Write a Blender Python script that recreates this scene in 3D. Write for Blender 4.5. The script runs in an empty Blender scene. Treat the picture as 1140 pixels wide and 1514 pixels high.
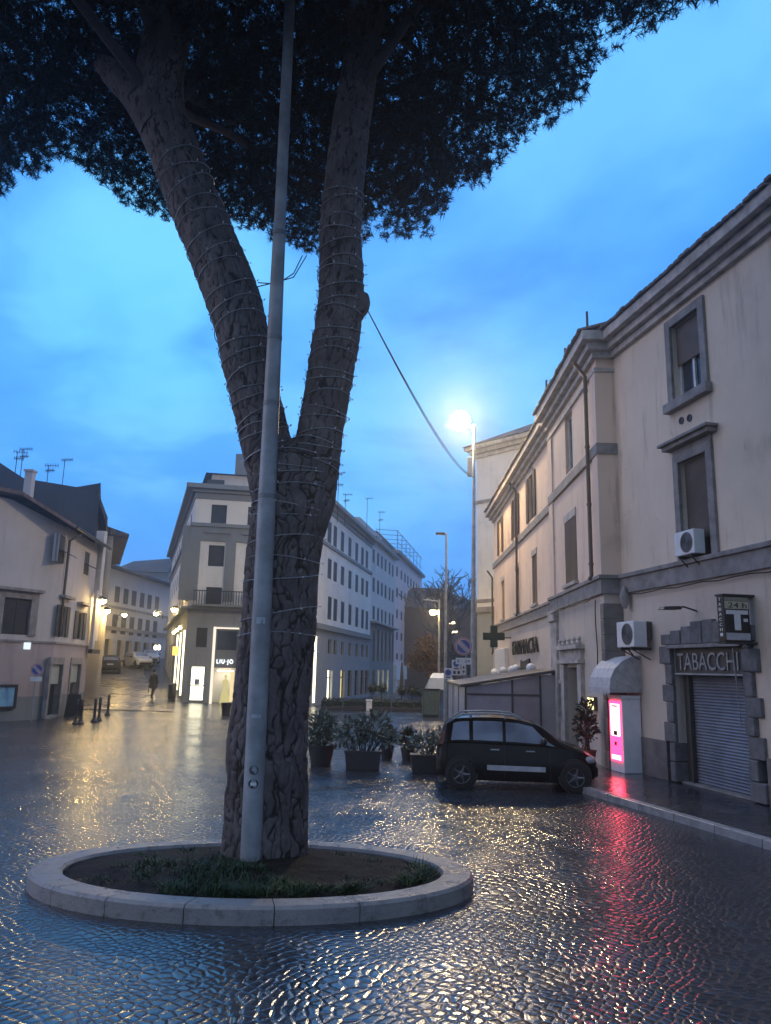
import bpy, bmesh, math, random
import numpy as np
from mathutils import Vector, Matrix, noise
from math import sin, cos, tan, pi, radians, sqrt, atan2, hypot

random.seed(7)
SC = bpy.context.scene
COL = SC.collection

# ------------------------------------------------------------------ camera
PITCH, ROLL, EYE, FPX, CX, CY = radians(11.5), radians(1.2), 2.4, 1137.0, 570.0, 757.0
FW = Vector((0, cos(PITCH), sin(PITCH)))
_r0, _u0 = Vector((1, 0, 0)), Vector((0, -sin(PITCH), cos(PITCH)))
RT = cos(ROLL) * _r0 + sin(ROLL) * _u0
UP = -sin(ROLL) * _r0 + cos(ROLL) * _u0
CAMP = Vector((0, 0, EYE))
cd = bpy.data.cameras.new('camera')
cam = bpy.data.objects.new('camera', cd)
COL.objects.link(cam)
cd.sensor_width = 36
cd.lens = FPX / 1514 * 36
cd.clip_start, cd.clip_end = 0.1, 2000
m3 = Matrix((RT, UP, -FW)).transposed()
cam.matrix_world = Matrix.Translation(CAMP) @ m3.to_4x4()
SC.camera = cam

# ------------------------------------------------------------------ world, sun, exposure
SC.view_settings.view_transform = 'Standard'
SC.view_settings.look = 'None'
SC.view_settings.exposure = 0.48
SC.view_settings.gamma = 1.0
SC.render.engine = 'CYCLES'
SC.cycles.use_denoising = True
SC.cycles.max_bounces = 6
SC.cycles.diffuse_bounces = 3
SC.cycles.glossy_bounces = 4
SC.cycles.sample_clamp_indirect = 8
SC.cycles.caustics_reflective = False
SC.cycles.caustics_refractive = False


class NT:
    """small node-tree builder"""
    def __init__(s, tree):
        s.t = tree
        s.n = tree.nodes
        s.n.clear()

    def add(s, typ, _props=None, **ins):
        nd = s.n.new(typ)
        for k, v in (_props or {}).items():
            setattr(nd, k, v)
        for k, v in ins.items():
            s.put(nd, k, v)
        return nd

    def put(s, nd, k, v):
        if k.startswith('i') and k[1:].isdigit():
            sock = nd.inputs[int(k[1:])]
        else:
            sock = nd.inputs[k.replace('_', ' ')]
        if isinstance(v, bpy.types.NodeSocket):
            s.t.links.new(v, sock)
        elif isinstance(v, bpy.types.Node):
            s.t.links.new(v.outputs[0], sock)
        else:
            if isinstance(v, tuple) and len(v) == 3 and sock.type == 'RGBA':
                v = v + (1,)
            sock.default_value = v

    def math(s, op, a, b=0.0, c=0.0, clamp=False):
        return s.add('ShaderNodeMath', dict(operation=op, use_clamp=clamp), i0=a, i1=b, i2=c).outputs[0]

    def vmath(s, op, a, b=(0, 0, 0)):
        return s.add('ShaderNodeVectorMath', dict(operation=op), i0=a, i1=b)

    def mix(s, f, a, b, blend='MIX'):
        nd = s.add('ShaderNodeMix', dict(data_type='RGBA', blend_type=blend))
        for i, v in ((0, f), (6, a), (7, b)):
            s.put(nd, 'i%d' % i, v)
        return nd.outputs[2]

    def ramp(s, f, a, b, lo=0.0, hi=1.0):
        return s.add('ShaderNodeMapRange', dict(interpolation_type='SMOOTHSTEP'), i0=f, i1=a, i2=b, i3=lo, i4=hi).outputs[0]

    def noise(s, vec, scale, detail=4, rough=0.55):
        return s.add('ShaderNodeTexNoise', None, Vector=vec, Scale=scale, Detail=detail, Roughness=rough).outputs[0]


world = bpy.data.worlds.new('World')
SC.world = world
world.use_nodes = True
w = NT(world.node_tree)
tc = w.add('ShaderNodeTexCoord').outputs['Generated']
sep = w.add('ShaderNodeSeparateXYZ', None, Vector=tc)
dx, dy, dz = sep.outputs
zc = w.math('MAXIMUM', dz, 0.0)
den = w.math('ADD', zc, 0.22)
pl = w.add('ShaderNodeCombineXYZ', None, X=w.math('DIVIDE', dx, den), Y=w.math('DIVIDE', dy, den), Z=1.3).outputs[0]
wv = w.add('ShaderNodeTexNoise', None, Vector=pl, Scale=0.9, Detail=3.0).outputs[1]
pl = w.vmath('ADD', pl, w.vmath('MULTIPLY', wv, (0.55, 0.55, 0.0)).outputs[0]).outputs[0]
n1 = w.noise(pl, 1.15, 5, 0.52)
n2 = w.noise(pl, 3.2, 6, 0.6)
cl = w.math('ADD', w.math('MULTIPLY', n1, 0.60), w.math('MULTIPLY', n2, 0.40))
base = w.mix(w.ramp(zc, 0.0, 0.75), (0.075, 0.325, 0.87), (0.06, 0.28, 0.80))
base = w.mix(w.ramp(cl, 0.50, 0.36), base, (0.055, 0.25, 0.68))
base = w.mix(w.math('MULTIPLY', w.ramp(cl, 0.50, 0.66), 0.75), base, (0.17, 0.50, 0.96))


def glow(az, el, width, col, src, amt):
    d = Vector((sin(radians(az)) * cos(radians(el)), cos(radians(az)) * cos(radians(el)), sin(radians(el))))
    dot = w.vmath('DOT_PRODUCT', tc, tuple(d)).outputs['Value']
    k = w.math('MULTIPLY', w.ramp(dot, cos(radians(width)), 1.0), w.ramp(cl, 0.40, 0.58))
    return w.mix(w.math('MULTIPLY', k, amt), src, col)


base = glow(-19, 25, 12, (0.15, 0.56, 0.96), base, 0.62)
base = glow(3, 20, 16, (0.14, 0.48, 0.95), base, 0.8)
base = glow(17, 38, 14, (0.12, 0.42, 0.92), base, 0.7)
# unseen sky behind the camera, added greyer to temper the blue light
back = w.mix(w.ramp(cl, 0.35, 0.65), (0.16, 0.25, 0.42), (0.30, 0.40, 0.58))
base = w.mix(w.ramp(dy, 0.25, -0.35), base, back)
# unseen zenith made brighter and paler: added neutral fill for walls and ground
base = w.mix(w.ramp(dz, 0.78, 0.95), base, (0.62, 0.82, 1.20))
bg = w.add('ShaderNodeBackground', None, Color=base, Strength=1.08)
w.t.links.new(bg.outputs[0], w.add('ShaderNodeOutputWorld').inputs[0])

sl = bpy.data.lights.new('sun', 'SUN')
sl.energy = 0.60
sl.angle = radians(50)
sl.color = (1.0, 0.74, 0.58)
sun = bpy.data.objects.new('sun', sl)
COL.objects.link(sun)
_sd = Vector((-0.93, 0.06, 0.30)).normalized()      # low on the left: added warm fill for the right-hand walls
sun.rotation_euler = _sd.to_track_quat('Z', 'Y').to_euler()


# ------------------------------------------------------------------ pixel -> place helpers
def ray(x, y):
    return FW + (x - CX) / FPX * RT - (y - CY) / FPX * UP


def gnd(x, y, z=0.0):
    d = ray(x, y)
    return CAMP + d * ((z - EYE) / d.z)


def atY(x, y, Y):
    d = ray(x, y)
    return CAMP + d * (Y / d.y)


def pxm(Y, y=990):
    """metres per photo pixel at distance Y"""
    return (atY(571, y, Y) - atY(570, y, Y)).length


# ------------------------------------------------------------------ materials
MATS = {}


def mat(name, fn):
    if name not in MATS:
        m = bpy.data.materials.new(name)
        m.use_nodes = True
        t = NT(m.node_tree)
        sh = fn(t)
        t.t.links.new(sh.outputs[0], t.add('ShaderNodeOutputMaterial').inputs[0])
        MATS[name] = m
    return MATS[name]


def pos(t):
    return t.add('ShaderNodeNewGeometry').outputs['Position']


def plaster(name, col, dirt=0.35, bump=0.15, rough=0.85):
    def fn(t):
        p = pos(t)
        big = t.noise(p, 0.55, 5, 0.6)
        st = t.vmath('MULTIPLY', p, (2.6, 2.6, 0.28)).outputs[0]
        streak = t.noise(st, 1.3, 4, 0.65)
        fine = t.noise(p, 34, 3, 0.6)
        dk = tuple(c * 0.62 for c in col)
        lt = tuple(min(1, c * 1.12) for c in col)
        c = t.mix(t.ramp(big, 0.35, 0.68), col, lt)
        c = t.mix(t.math('MULTIPLY', t.ramp(streak, 0.52, 0.75), dirt), c, dk)
        c = t.mix(t.math('MULTIPLY', t.ramp(big, 0.42, 0.25), dirt), c, dk)
        patch = t.noise(t.vmath('ADD', p, (11.3, 4.1, 7.7)).outputs[0], 0.85, 6, 0.7)
        c = t.mix(t.math('MULTIPLY', t.ramp(patch, 0.56, 0.66), 0.30), c, tuple(v * 0.78 for v in col))
        crk = t.add('ShaderNodeTexVoronoi', dict(feature='DISTANCE_TO_EDGE'), Vector=t.vmath('ADD', p, t.vmath('MULTIPLY', t.add('ShaderNodeTexNoise', None, Vector=p, Scale=1.7, Detail=4.0).outputs[1], (0.9, 0.9, 0.9)).outputs[0]).outputs[0], Scale=0.33).outputs[0]
        c = t.mix(t.math('MULTIPLY', t.ramp(crk, 0.008, 0.002), t.math('MULTIPLY', t.ramp(patch, 0.50, 0.65), 0.4)), c, tuple(v * 0.45 for v in col))
        b = t.add('ShaderNodeBump', None, Strength=bump, Distance=0.02, Height=fine)
        return t.add('ShaderNodeBsdfPrincipled', None, Base_Color=c, Roughness=rough, Normal=b.outputs[0])
    return mat(name, fn)


def stone(name, col, scale=3.0, rough=0.8, bump=0.5):
    def fn(t):
        p = pos(t)
        a = t.noise(p, scale, 6, 0.65)
        f = t.noise(p, scale * 9, 4, 0.6)
        c = t.mix(t.ramp(a, 0.3, 0.7), tuple(v * 0.65 for v in col), tuple(min(1, v * 1.2) for v in col))
        h = t.math('ADD', t.math('MULTIPLY', a, 0.6), t.math('MULTIPLY', f, 0.4))
        b = t.add('ShaderNodeBump', None, Strength=bump, Distance=0.03, Height=h)
        return t.add('ShaderNodeBsdfPrincipled', None, Base_Color=c, Roughness=rough, Normal=b.outputs[0])
    return mat(name, fn)


def plain(name, col, rough=0.5, metal=0.0, var=0.15, scale=6.0, coat=0.0):
    def fn(t):
        a = t.noise(pos(t), scale, 4, 0.6)
        c = t.mix(t.ramp(a, 0.3, 0.7), tuple(v * (1 - var) for v in col), tuple(min(1, v * (1 + var)) for v in col))
        r = t.math('ADD', t.math('MULTIPLY', a, 0.15), rough - 0.07)
        return t.add('ShaderNodeBsdfPrincipled', None, Base_Color=c, Roughness=r, Metallic=metal, Coat_Weight=coat)
    return mat(name, fn)


def emit(name, col, strength):
    return mat(name, lambda t: t.add('ShaderNodeEmission', None, Color=col, Strength=strength))


def glass_dark(name, col=(0.02, 0.025, 0.035), rough=0.08):
    def fn(t):
        a = t.noise(pos(t), 0.9, 2)
        c = t.mix(t.ramp(a, 0.35, 0.65), col, tuple(v * 2.2 for v in col))
        return t.add('ShaderNodeBsdfPrincipled', None, Base_Color=c, Roughness=rough, Specular_IOR_Level=0.5)
    return mat(name, fn)


def louvre(name, col, pitch=0.07):
    def fn(t):
        p = pos(t)
        z = t.add('ShaderNodeSeparateXYZ', None, Vector=p).outputs[2]
        fr = t.math('FRACT', t.math('DIVIDE', z, pitch))
        a = t.noise(p, 2.0, 4)
        c = t.mix(t.ramp(a, 0.3, 0.7), tuple(v * 0.75 for v in col), col)
        b = t.add('ShaderNodeBump', None, Strength=0.8, Distance=0.02, Height=fr)
        return t.add('ShaderNodeBsdfPrincipled', None, Base_Color=c, Roughness=0.6, Normal=b.outputs[0])
    return mat(name, fn)


def tiles(name, col):
    def fn(t):
        p = pos(t)
        a = t.noise(p, 1.2, 5, 0.6)
        f = t.noise(p, 9, 3)
        c = t.mix(t.ramp(a, 0.3, 0.7), tuple(v * 0.55 for v in col), tuple(v * 1.2 for v in col))
        wv = t.add('ShaderNodeTexWave', None, Vector=p, Scale=1.6, Distortion=1.0, Detail=1.0).outputs[1]
        h = t.math('ADD', wv, t.math('MULTIPLY', f, 0.5))
        b = t.add('ShaderNodeBump', None, Strength=0.7, Distance=0.06, Height=h)
        return t.add('ShaderNodeBsdfPrincipled', None, Base_Color=c, Roughness=0.75, Normal=b.outputs[0])
    return mat(name, fn)


def cobble_fn(scale, col, wet, bumpd, rnd=0.6, joints=0.5, tiltk=4.5):
    def fn(t):
        p = pos(t)
        r = t.add('ShaderNodeVectorRotate', dict(rotation_type='Z_AXIS'), Vector=p, Angle=0.62).outputs[0]
        wob = t.add('ShaderNodeTexNoise', None, Vector=p, Scale=0.55, Detail=2.0).outputs[1]
        r = t.vmath('ADD', r, t.vmath('MULTIPLY', wob, (0.9, 0.9, 0)).outputs[0]).outputs[0]
        ed = t.add('ShaderNodeTexVoronoi', dict(feature='DISTANCE_TO_EDGE', voronoi_dimensions='2D'), Vector=r, Scale=scale, Randomness=rnd).outputs[0]
        cell = t.add('ShaderNodeTexVoronoi', dict(feature='F1', voronoi_dimensions='2D'), Vector=r, Scale=scale, Randomness=rnd)
        cid = t.add('ShaderNodeSeparateColor', None, Color=cell.outputs['Color'])
        big = t.noise(p, 0.32, 4, 0.6)
        mid = t.noise(p, 2.3, 4, 0.6)
        fine = t.noise(p, 38, 3, 0.6)
        dome = t.ramp(ed, -0.03, 0.30)
        jm = t.ramp(ed, 0.005, 0.05)
        # every stone sits a little differently
        offs = t.vmath('SUBTRACT', r, cell.outputs['Position']).outputs[0]
        rd = t.vmath('SUBTRACT', cell.outputs['Color'], (0.5, 0.5, 0.5)).outputs[0]
        rd = t.vmath('MULTIPLY', rd, (1.0, 1.0, 0.0)).outputs[0]
        tilt = t.vmath('DOT_PRODUCT', offs, rd).outputs['Value']
        rip = t.noise(t.vmath('MULTIPLY', r, (1, 1, 0)).outputs[0], 17.0, 3, 0.55)
        h = t.math('ADD', t.math('MULTIPLY', dome, 0.46), t.math('MULTIPLY', tilt, tiltk))
        h = t.math('ADD', h, t.math('MULTIPLY', cid.outputs[0], 0.12))
        h = t.math('ADD', h, t.math('MULTIPLY', rip, 0.34))
        h = t.math('ADD', h, t.math('MULTIPLY', fine, 0.12))
        h = t.math('ADD', h, t.math('MULTIPLY', mid, 0.24))
        stonec = t.mix(cid.outputs[1], tuple(v * 0.6 for v in col), tuple(v * 1.35 for v in col))
        c = t.mix(jm, tuple(v * joints for v in col), stonec)
        ro = t.math('ADD', t.ramp(big, 0.35, 0.65, wet, wet + 0.10), t.math('MULTIPLY', cid.outputs[2], 0.08))
        ro = t.math('ADD', ro, t.math('MULTIPLY', t.math('SUBTRACT', 1.0, jm), 0.08))
        b = t.add('ShaderNodeBump', None, Strength=1.0, Distance=bumpd, Height=h)
        return t.add('ShaderNodeBsdfPrincipled', None, Base_Color=c, Roughness=ro, IOR=2.0, Normal=b.outputs[0])
    return fn


def kerb_fn(t):
    p = pos(t)
    a = t.noise(p, 2.4, 6, 0.7)
    b_ = t.noise(t.vmath('ADD', p, (3, 8, 1)).outputs[0], 7.5, 6, 0.75)
    f = t.noise(p, 60, 4, 0.6)
    c = t.mix(t.ramp(a, 0.3, 0.7), (0.19, 0.185, 0.19), (0.29, 0.275, 0.27))
    c = t.mix(t.math('MULTIPLY', t.ramp(b_, 0.52, 0.66), 0.75), c, (0.11, 0.105, 0.10))
    c = t.mix(t.math('MULTIPLY', t.ramp(b_, 0.40, 0.30), 0.6), c, (0.16, 0.17, 0.13))
    h = t.math('ADD', t.math('MULTIPLY', b_, 0.7), t.math('MULTIPLY', f, 0.3))
    bp = t.add('ShaderNodeBump', None, Strength=0.8, Distance=0.025, Height=h)
    return t.add('ShaderNodeBsdfPrincipled', None, Base_Color=c, Roughness=t.ramp(a, 0.3, 0.7, 0.20, 0.5), Normal=bp.outputs[0])


def soil_fn(t):
    p = pos(t)
    a = t.noise(p, 5, 6, 0.7)
    f = t.noise(p, 40, 4, 0.7)
    c = t.mix(t.ramp(a, 0.35, 0.65), (0.010, 0.008, 0.007), (0.030, 0.022, 0.017))
    c = t.mix(t.ramp(f, 0.6, 0.72), c, (0.05, 0.035, 0.024))
    b = t.add('ShaderNodeBump', None, Strength=1.0, Distance=0.05, Height=t.math('ADD', a, t.math('MULTIPLY', f, 0.6)))
    return t.add('ShaderNodeBsdfPrincipled', None, Base_Color=c, Roughness=t.ramp(a, 0.40, 0.30, 0.75, 0.2), Specular_IOR_Level=0.2, Normal=b.outputs[0])


M = dict(
    cobble=mat('wet_cobble', cobble_fn(11.0, (0.024, 0.028, 0.036), 0.11, 0.0105)),
    flag=mat('wet_street_slabs', cobble_fn(2.2, (0.085, 0.080, 0.075), 0.20, 0.010, 0.35, 0.6, 0.6)),
    pave=mat('wet_pavement', cobble_fn(2.6, (0.034, 0.036, 0.044), 0.14, 0.006, 0.1, 0.7, 0.3)),
    kerb=stone('kerb_stone', (0.30, 0.30, 0.31), 4, 0.35, 0.25),
    travertine=mat('travertine', kerb_fn),
    peach=plaster('peach_plaster', (0.66, 0.55, 0.44), 0.7),
    peach_b=plaster('warm_plaster', (0.74, 0.56, 0.43), 0.7),
    peach_low=plaster('lower_plaster', (0.57, 0.48, 0.40), 0.6),
    cream=plaster('cream_plaster', (0.68, 0.66, 0.62), 0.35),
    buff=plaster('buff_plaster', (0.47, 0.44, 0.43), 0.5),
    buff2=plaster('pale_buff_plaster', (0.56, 0.54, 0.53), 0.4),
    pinkw=plaster('pink_plaster', (0.72, 0.56, 0.55), 0.25),
    white_pl=plaster('white_plaster', (0.75, 0.73, 0.73), 0.25),
    greyw=plaster('grey_facing', (0.19, 0.205, 0.21), 0.4),
    grey2=plaster('blue_grey_plaster', (0.25, 0.27, 0.29), 0.4),
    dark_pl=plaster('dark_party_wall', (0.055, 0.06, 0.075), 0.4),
    brown_pl=plaster('brown_plaster', (0.13, 0.085, 0.075), 0.4),
    trim=stone('grey_stone_trim', (0.25, 0.235, 0.23), 3, 0.75, 0.35),
    trim_lt=stone('pale_stone_trim', (0.46, 0.42, 0.39), 3, 0.75, 0.3),
    peperino=stone('dark_peperino', (0.15, 0.15, 0.155), 5, 0.8, 0.7),
    plinth=stone('plinth_stone', (0.17, 0.155, 0.15), 2.5, 0.6, 0.3),
    roof=tiles('clay_tiles', (0.13, 0.085, 0.07)),
    roofd=tiles('dark_tiles', (0.07, 0.06, 0.06)),
    pane=glass_dark('window_glass'),
    shut_br=louvre('brown_shutter', (0.13, 0.085, 0.07)),
    shut_gr=louvre('green_grey_shutter', (0.045, 0.05, 0.055)),
    rollb=louvre('roller_blind', (0.13, 0.11, 0.105), 0.055),
    frame_dk=plain('dark_frame', (0.06, 0.055, 0.055), 0.5),
    frame_wh=plain('white_frame', (0.62, 0.62, 0.62), 0.45),
    iron=plain('dark_iron', (0.035, 0.035, 0.04), 0.45, 0.3),
    galv=plain('galvanised_steel', (0.30, 0.33, 0.36), 0.45, 0.35, 0.22, 3),
    polem=plain('painted_steel_post', (0.26, 0.29, 0.32), 0.5, 0.1, 0.25, 2.5),
    pipe=plain('copper_downpipe', (0.10, 0.07, 0.06), 0.5, 0.3),
    white=plain('white_paint', (0.72, 0.72, 0.73), 0.4, 0, 0.06),
    booth=plain('booth_panel', (0.80, 0.79, 0.82), 0.4, 0, 0.05),
    awn=plain('grey_canvas', (0.52, 0.50, 0.50), 0.7, 0, 0.15),
    black=plain('black_board', (0.012, 0.012, 0.015), 0.4),
    red=plain('sign_red', (0.45, 0.04, 0.05), 0.4),
    blue=plain('sign_blue', (0.04, 0.08, 0.30), 0.4),
    cross=plain('dark_green_cross', (0.015, 0.045, 0.03), 0.5),
    cable=plain('cable_black', (0.015, 0.015, 0.015), 0.6),
    wire=plain('pale_wire', (0.30, 0.31, 0.33), 0.4, 0.2),
    pot=plain('dark_plastic_pot', (0.035, 0.030, 0.035), 0.5),
    soil=mat('wet_soil', soil_fn),
    rubber=plain('tyre_rubber', (0.012, 0.012, 0.012), 0.7),
    alloy=plain('alloy_rim', (0.14, 0.14, 0.15), 0.35, 0.7),
    carblack=mat('black_car_paint', lambda t: t.add('ShaderNodeBsdfPrincipled', None, Base_Color=(0.003, 0.003, 0.004), Roughness=0.18, Specular_IOR_Level=0.22)),
    cardark=plain('dark_car_paint', (0.008, 0.009, 0.013), 0.2, 0, 0.1, 6, 0.0),
    carwhite=plain('white_car_paint', (0.62, 0.62, 0.62), 0.25, 0, 0.04, 6, 0.5),
    carglass=glass_dark('car_glass', (0.11, 0.13, 0.17), 0.03),
    tail=plain('tail_lens', (0.18, 0.01, 0.01), 0.2),
    headl=plain('head_lens', (0.45, 0.46, 0.48), 0.12),
    plastic=plain('bumper_plastic', (0.015, 0.015, 0.016), 0.5),
    green=plain('green_cabinet', (0.07, 0.10, 0.085), 0.45),
    canvas=plain('pale_canvas', (0.50, 0.54, 0.60), 0.6, 0, 0.06),
    film=plain('veranda_film', (0.36, 0.31, 0.34), 0.22, 0, 0.18, 0.8),
    lamp_warm=emit('lamp_warm', (1.0, 0.66, 0.22), 260.0),
    lamp_small=emit('lamp_small', (1.0, 0.80, 0.45), 9.0),
    flood=emit('flood_lamp', (1.0, 0.72, 0.36), 430.0),
    shopw=emit('shop_white', (1.0, 0.93, 0.66), 3.2),
    shopy=emit('shop_yellow', (1.0, 0.80, 0.42), 0.75),
    strip=emit('led_strip', (1.0, 0.90, 0.62), 2.6),
    sign_lit=emit('lit_letters', (0.9, 0.95, 1.0), 2.5),
    red_lit=emit('red_panel', (1.0, 0.016, 0.06), 8.5),
    pink_lit=emit('pink_panel', (1.0, 0.55, 0.60), 2.2),
    amber=emit('amber_panel', (1.0, 0.45, 0.10), 2.0),
    yellow_lit=emit('yellow_panel', (1.0, 0.88, 0.36), 2.5),
    skin=plain('skin', (0.35, 0.22, 0.17), 0.6),
    coat=plain('dark_coat', (0.02, 0.02, 0.026), 0.8),
)


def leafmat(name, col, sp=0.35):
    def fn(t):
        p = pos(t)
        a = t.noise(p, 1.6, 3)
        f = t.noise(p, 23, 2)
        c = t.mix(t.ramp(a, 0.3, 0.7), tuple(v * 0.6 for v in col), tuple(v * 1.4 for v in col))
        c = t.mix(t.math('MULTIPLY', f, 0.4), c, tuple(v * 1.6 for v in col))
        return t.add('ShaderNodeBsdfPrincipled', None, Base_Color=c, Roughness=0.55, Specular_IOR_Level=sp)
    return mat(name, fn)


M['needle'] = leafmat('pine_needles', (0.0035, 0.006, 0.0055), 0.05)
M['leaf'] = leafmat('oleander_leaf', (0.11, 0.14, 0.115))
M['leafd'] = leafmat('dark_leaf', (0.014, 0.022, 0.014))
M['leafb'] = leafmat('brown_leaf', (0.10, 0.06, 0.035))
M['grass'] = leafmat('grass_blade', (0.026, 0.050, 0.016))


def bark_fn(t):
    p = pos(t)
    att = t.add('ShaderNodeAttribute', dict(attribute_name='plate')).outputs['Fac']
    f = t.noise(t.vmath('MULTIPLY', p, (1, 1, 0.35)).outputs[0], 26, 5, 0.7)
    a = t.noise(p, 3.0, 4)
    c = t.mix(t.ramp(a, 0.3, 0.7), (0.090, 0.080, 0.082), (0.17, 0.148, 0.148))
    c = t.mix(t.ramp(f, 0.45, 0.72), c, (0.072, 0.064, 0.064))
    c = t.mix(t.ramp(att, 0.04, 0.48), (0.022, 0.019, 0.019), c)
    b = t.add('ShaderNodeBump', None, Strength=0.7, Distance=0.012, Height=f)
    return t.add('ShaderNodeBsdfPrincipled', None, Base_Color=c, Roughness=0.75, Specular_IOR_Level=0.25, Normal=b.outputs[0])


M['bark'] = mat('pine_bark', bark_fn)
M['twig'] = plain('bare_twig', (0.05, 0.045, 0.05), 0.8)


# ------------------------------------------------------------------ mesh helpers
class MB:
    def __init__(s):
        s.v, s.f = [], []

    def quad(s, *pts):
        k = len(s.v)
        s.v += [tuple(p) for p in pts]
        s.f.append(tuple(range(k, k + len(pts))))

    def hexa(s, p):
        k = len(s.v)
        s.v += [tuple(q) for q in p]
        for a in ((0, 3, 2, 1), (4, 5, 6, 7), (0, 1, 5, 4), (1, 2, 6, 5), (2, 3, 7, 6), (3, 0, 4, 7)):
            s.f.append(tuple(k + i for i in a))

    def box(s, x0, x1, y0, y1, z0, z1, mx=None):
        p = [Vector(q) for q in ((x0, y0, z0), (x1, y0, z0), (x1, y1, z0), (x0, y1, z0), (x0, y0, z1), (x1, y0, z1), (x1, y1, z1), (x0, y1, z1))]
        if mx is not None:
            p = [mx @ q for q in p]
        s.hexa(p)

    def fbox(s, fr, u0, u1, z0, z1, n0, n1):
        s.hexa([fr.p(u0, n0, z0), fr.p(u1, n0, z0), fr.p(u1, n1, z0), fr.p(u0, n1, z0),
                fr.p(u0, n0, z1), fr.p(u1, n0, z1), fr.p(u1, n1, z1), fr.p(u0, n1, z1)])

    def prism(s, poly, z0, z1):
        n = len(poly)
        k = len(s.v)
        s.v += [(x, y, z0) for x, y in poly] + [(x, y, z1) for x, y in poly]
        s.f.append(tuple(range(k + n - 1, k - 1, -1)))
        s.f.append(tuple(range(k + n, k + 2 * n)))
        for i in range(n):
            j = (i + 1) % n
            s.f.append((k + i, k + j, k + n + j, k + n + i))

    def extrude(s, pts, vec):
        """polygon of 3-D points swept along vec"""
        n = len(pts)
        k = len(s.v)
        vec = Vector(vec)
        s.v += [tuple(p) for p in pts] + [tuple(Vector(p) + vec) for p in pts]
        s.f.append(tuple(range(k, k + n)))
        s.f.append(tuple(range(k + 2 * n - 1, k + n - 1, -1)))
        for i in range(n):
            j = (i + 1) % n
            s.f.append((k + j, k + i, k + n + i, k + n + j))

    def tube(s, pts, rad, seg=8, cap=True):
        pts = [Vector(p) for p in pts]
        if not hasattr(rad, '__len__'):
            rad = [rad] * len(pts)
        k = len(s.v)
        ref = None
        for i, p in enumerate(pts):
            t = (pts[min(i + 1, len(pts) - 1)] - pts[max(i - 1, 0)]).normalized()
            if ref is None:
                ref = t.orthogonal().normalized()
            a = (ref - t * ref.dot(t)).normalized()
            ref = a
            b = t.cross(a)
            for j in range(seg):
                th = 2 * pi * j / seg
                s.v.append(tuple(p + (a * cos(th) + b * sin(th)) * rad[i]))
        for i in range(len(pts) - 1):
            for j in range(seg):
                q = (j + 1) % seg
                s.f.append((k + i * seg + j, k + i * seg + q, k + (i + 1) * seg + q, k + (i + 1) * seg + j))
        if cap:
            s.f.append(tuple(k + j for j in range(seg - 1, -1, -1)))
            e = k + (len(pts) - 1) * seg
            s.f.append(tuple(e + j for j in range(seg)))

    def lathe(s, prof, c=(0, 0, 0), seg=24, ax=None):
        c = Vector(c)
        rot = ax.to_track_quat('Z', 'Y').to_matrix() if ax is not None else Matrix.Identity(3)
        k = len(s.v)
        for r, z in prof:
            for j in range(seg):
                th = 2 * pi * j / seg
                s.v.append(tuple(c + rot @ Vector((r * cos(th), r * sin(th), z))))
        for i in range(len(prof) - 1):
            for j in range(seg):
                q = (j + 1) % seg
                s.f.append((k + i * seg + j, k + i * seg + q, k + (i + 1) * seg + q, k + (i + 1) * seg + j))
        s.f.append(tuple(k + j for j in range(seg - 1, -1, -1)))
        e = k + (len(prof) - 1) * seg
        s.f.append(tuple(e + j for j in range(seg)))

    def ball(s, c, r, seg=12, sq=(1, 1, 1)):
        k = len(s.v)
        rings = max(4, seg // 2)
        prof = [(max(1e-4, sin(pi * i / rings)), -cos(pi * i / rings)) for i in range(rings + 1)]
        for q, z in prof:
            for j in range(seg):
                th = 2 * pi * j / seg
                s.v.append((c[0] + r * sq[0] * q * cos(th), c[1] + r * sq[1] * q * sin(th), c[2] + r * sq[2] * z))
        for i in range(rings):
            for j in range(seg):
                q = (j + 1) % seg
                s.f.append((k + i * seg + j, k + i * seg + q, k + (i + 1) * seg + q, k + (i + 1) * seg + j))

    def build_each(s, name, m, parent=None, bevel=0.0, n=8):
        """one object for every box in this builder"""
        for k in range(0, len(s.v), n):
            b = MB()
            b.v = s.v[k:k + n]
            b.f = [tuple(i - k for i in f) for f in s.f if k <= f[0] < k + n]
            b.build(name, m, parent, bevel=bevel)

    def build(s, name, m, parent=None, smooth=False, bevel=0.0, weld=False):
        me = bpy.data.meshes.new(name)
        me.from_pydata(s.v, [], s.f)
        me.materials.append(m)
        if weld or bevel or smooth:
            bm = bmesh.new()
            bm.from_mesh(me)
            bmesh.ops.remove_doubles(bm, verts=bm.verts, dist=1e-4)
            bmesh.ops.recalc_face_normals(bm, faces=bm.faces)
            bm.to_mesh(me)
            bm.free()
        if smooth:
            me.polygons.foreach_set('use_smooth', [True] * len(me.polygons))
            try:
                me.set_sharp_from_angle(angle=radians(40))
            except Exception:
                pass
        o = bpy.data.objects.new(name, me)
        COL.objects.link(o)
        if parent is not None:
            o.parent = parent
            o.matrix_parent_inverse = parent.matrix_basis.inverted()
        if bevel:
            md = o.modifiers.new('bevel', 'BEVEL')
            md.width = bevel
            md.segments = 2
            md.limit_method = 'ANGLE'
        return o


def tag(o, label=None, cat=None, group=None, kind=None):
    for k, v in (('label', label), ('category', cat), ('group', group), ('kind', kind)):
        if v:
            o[k] = v
    return o


def thing(name, loc, label, cat, group=None):
    o = bpy.data.objects.new(name, None)
    o.location = loc
    o.empty_display_size = 0.2
    COL.objects.link(o)
    return tag(o, label, cat, group)


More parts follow.
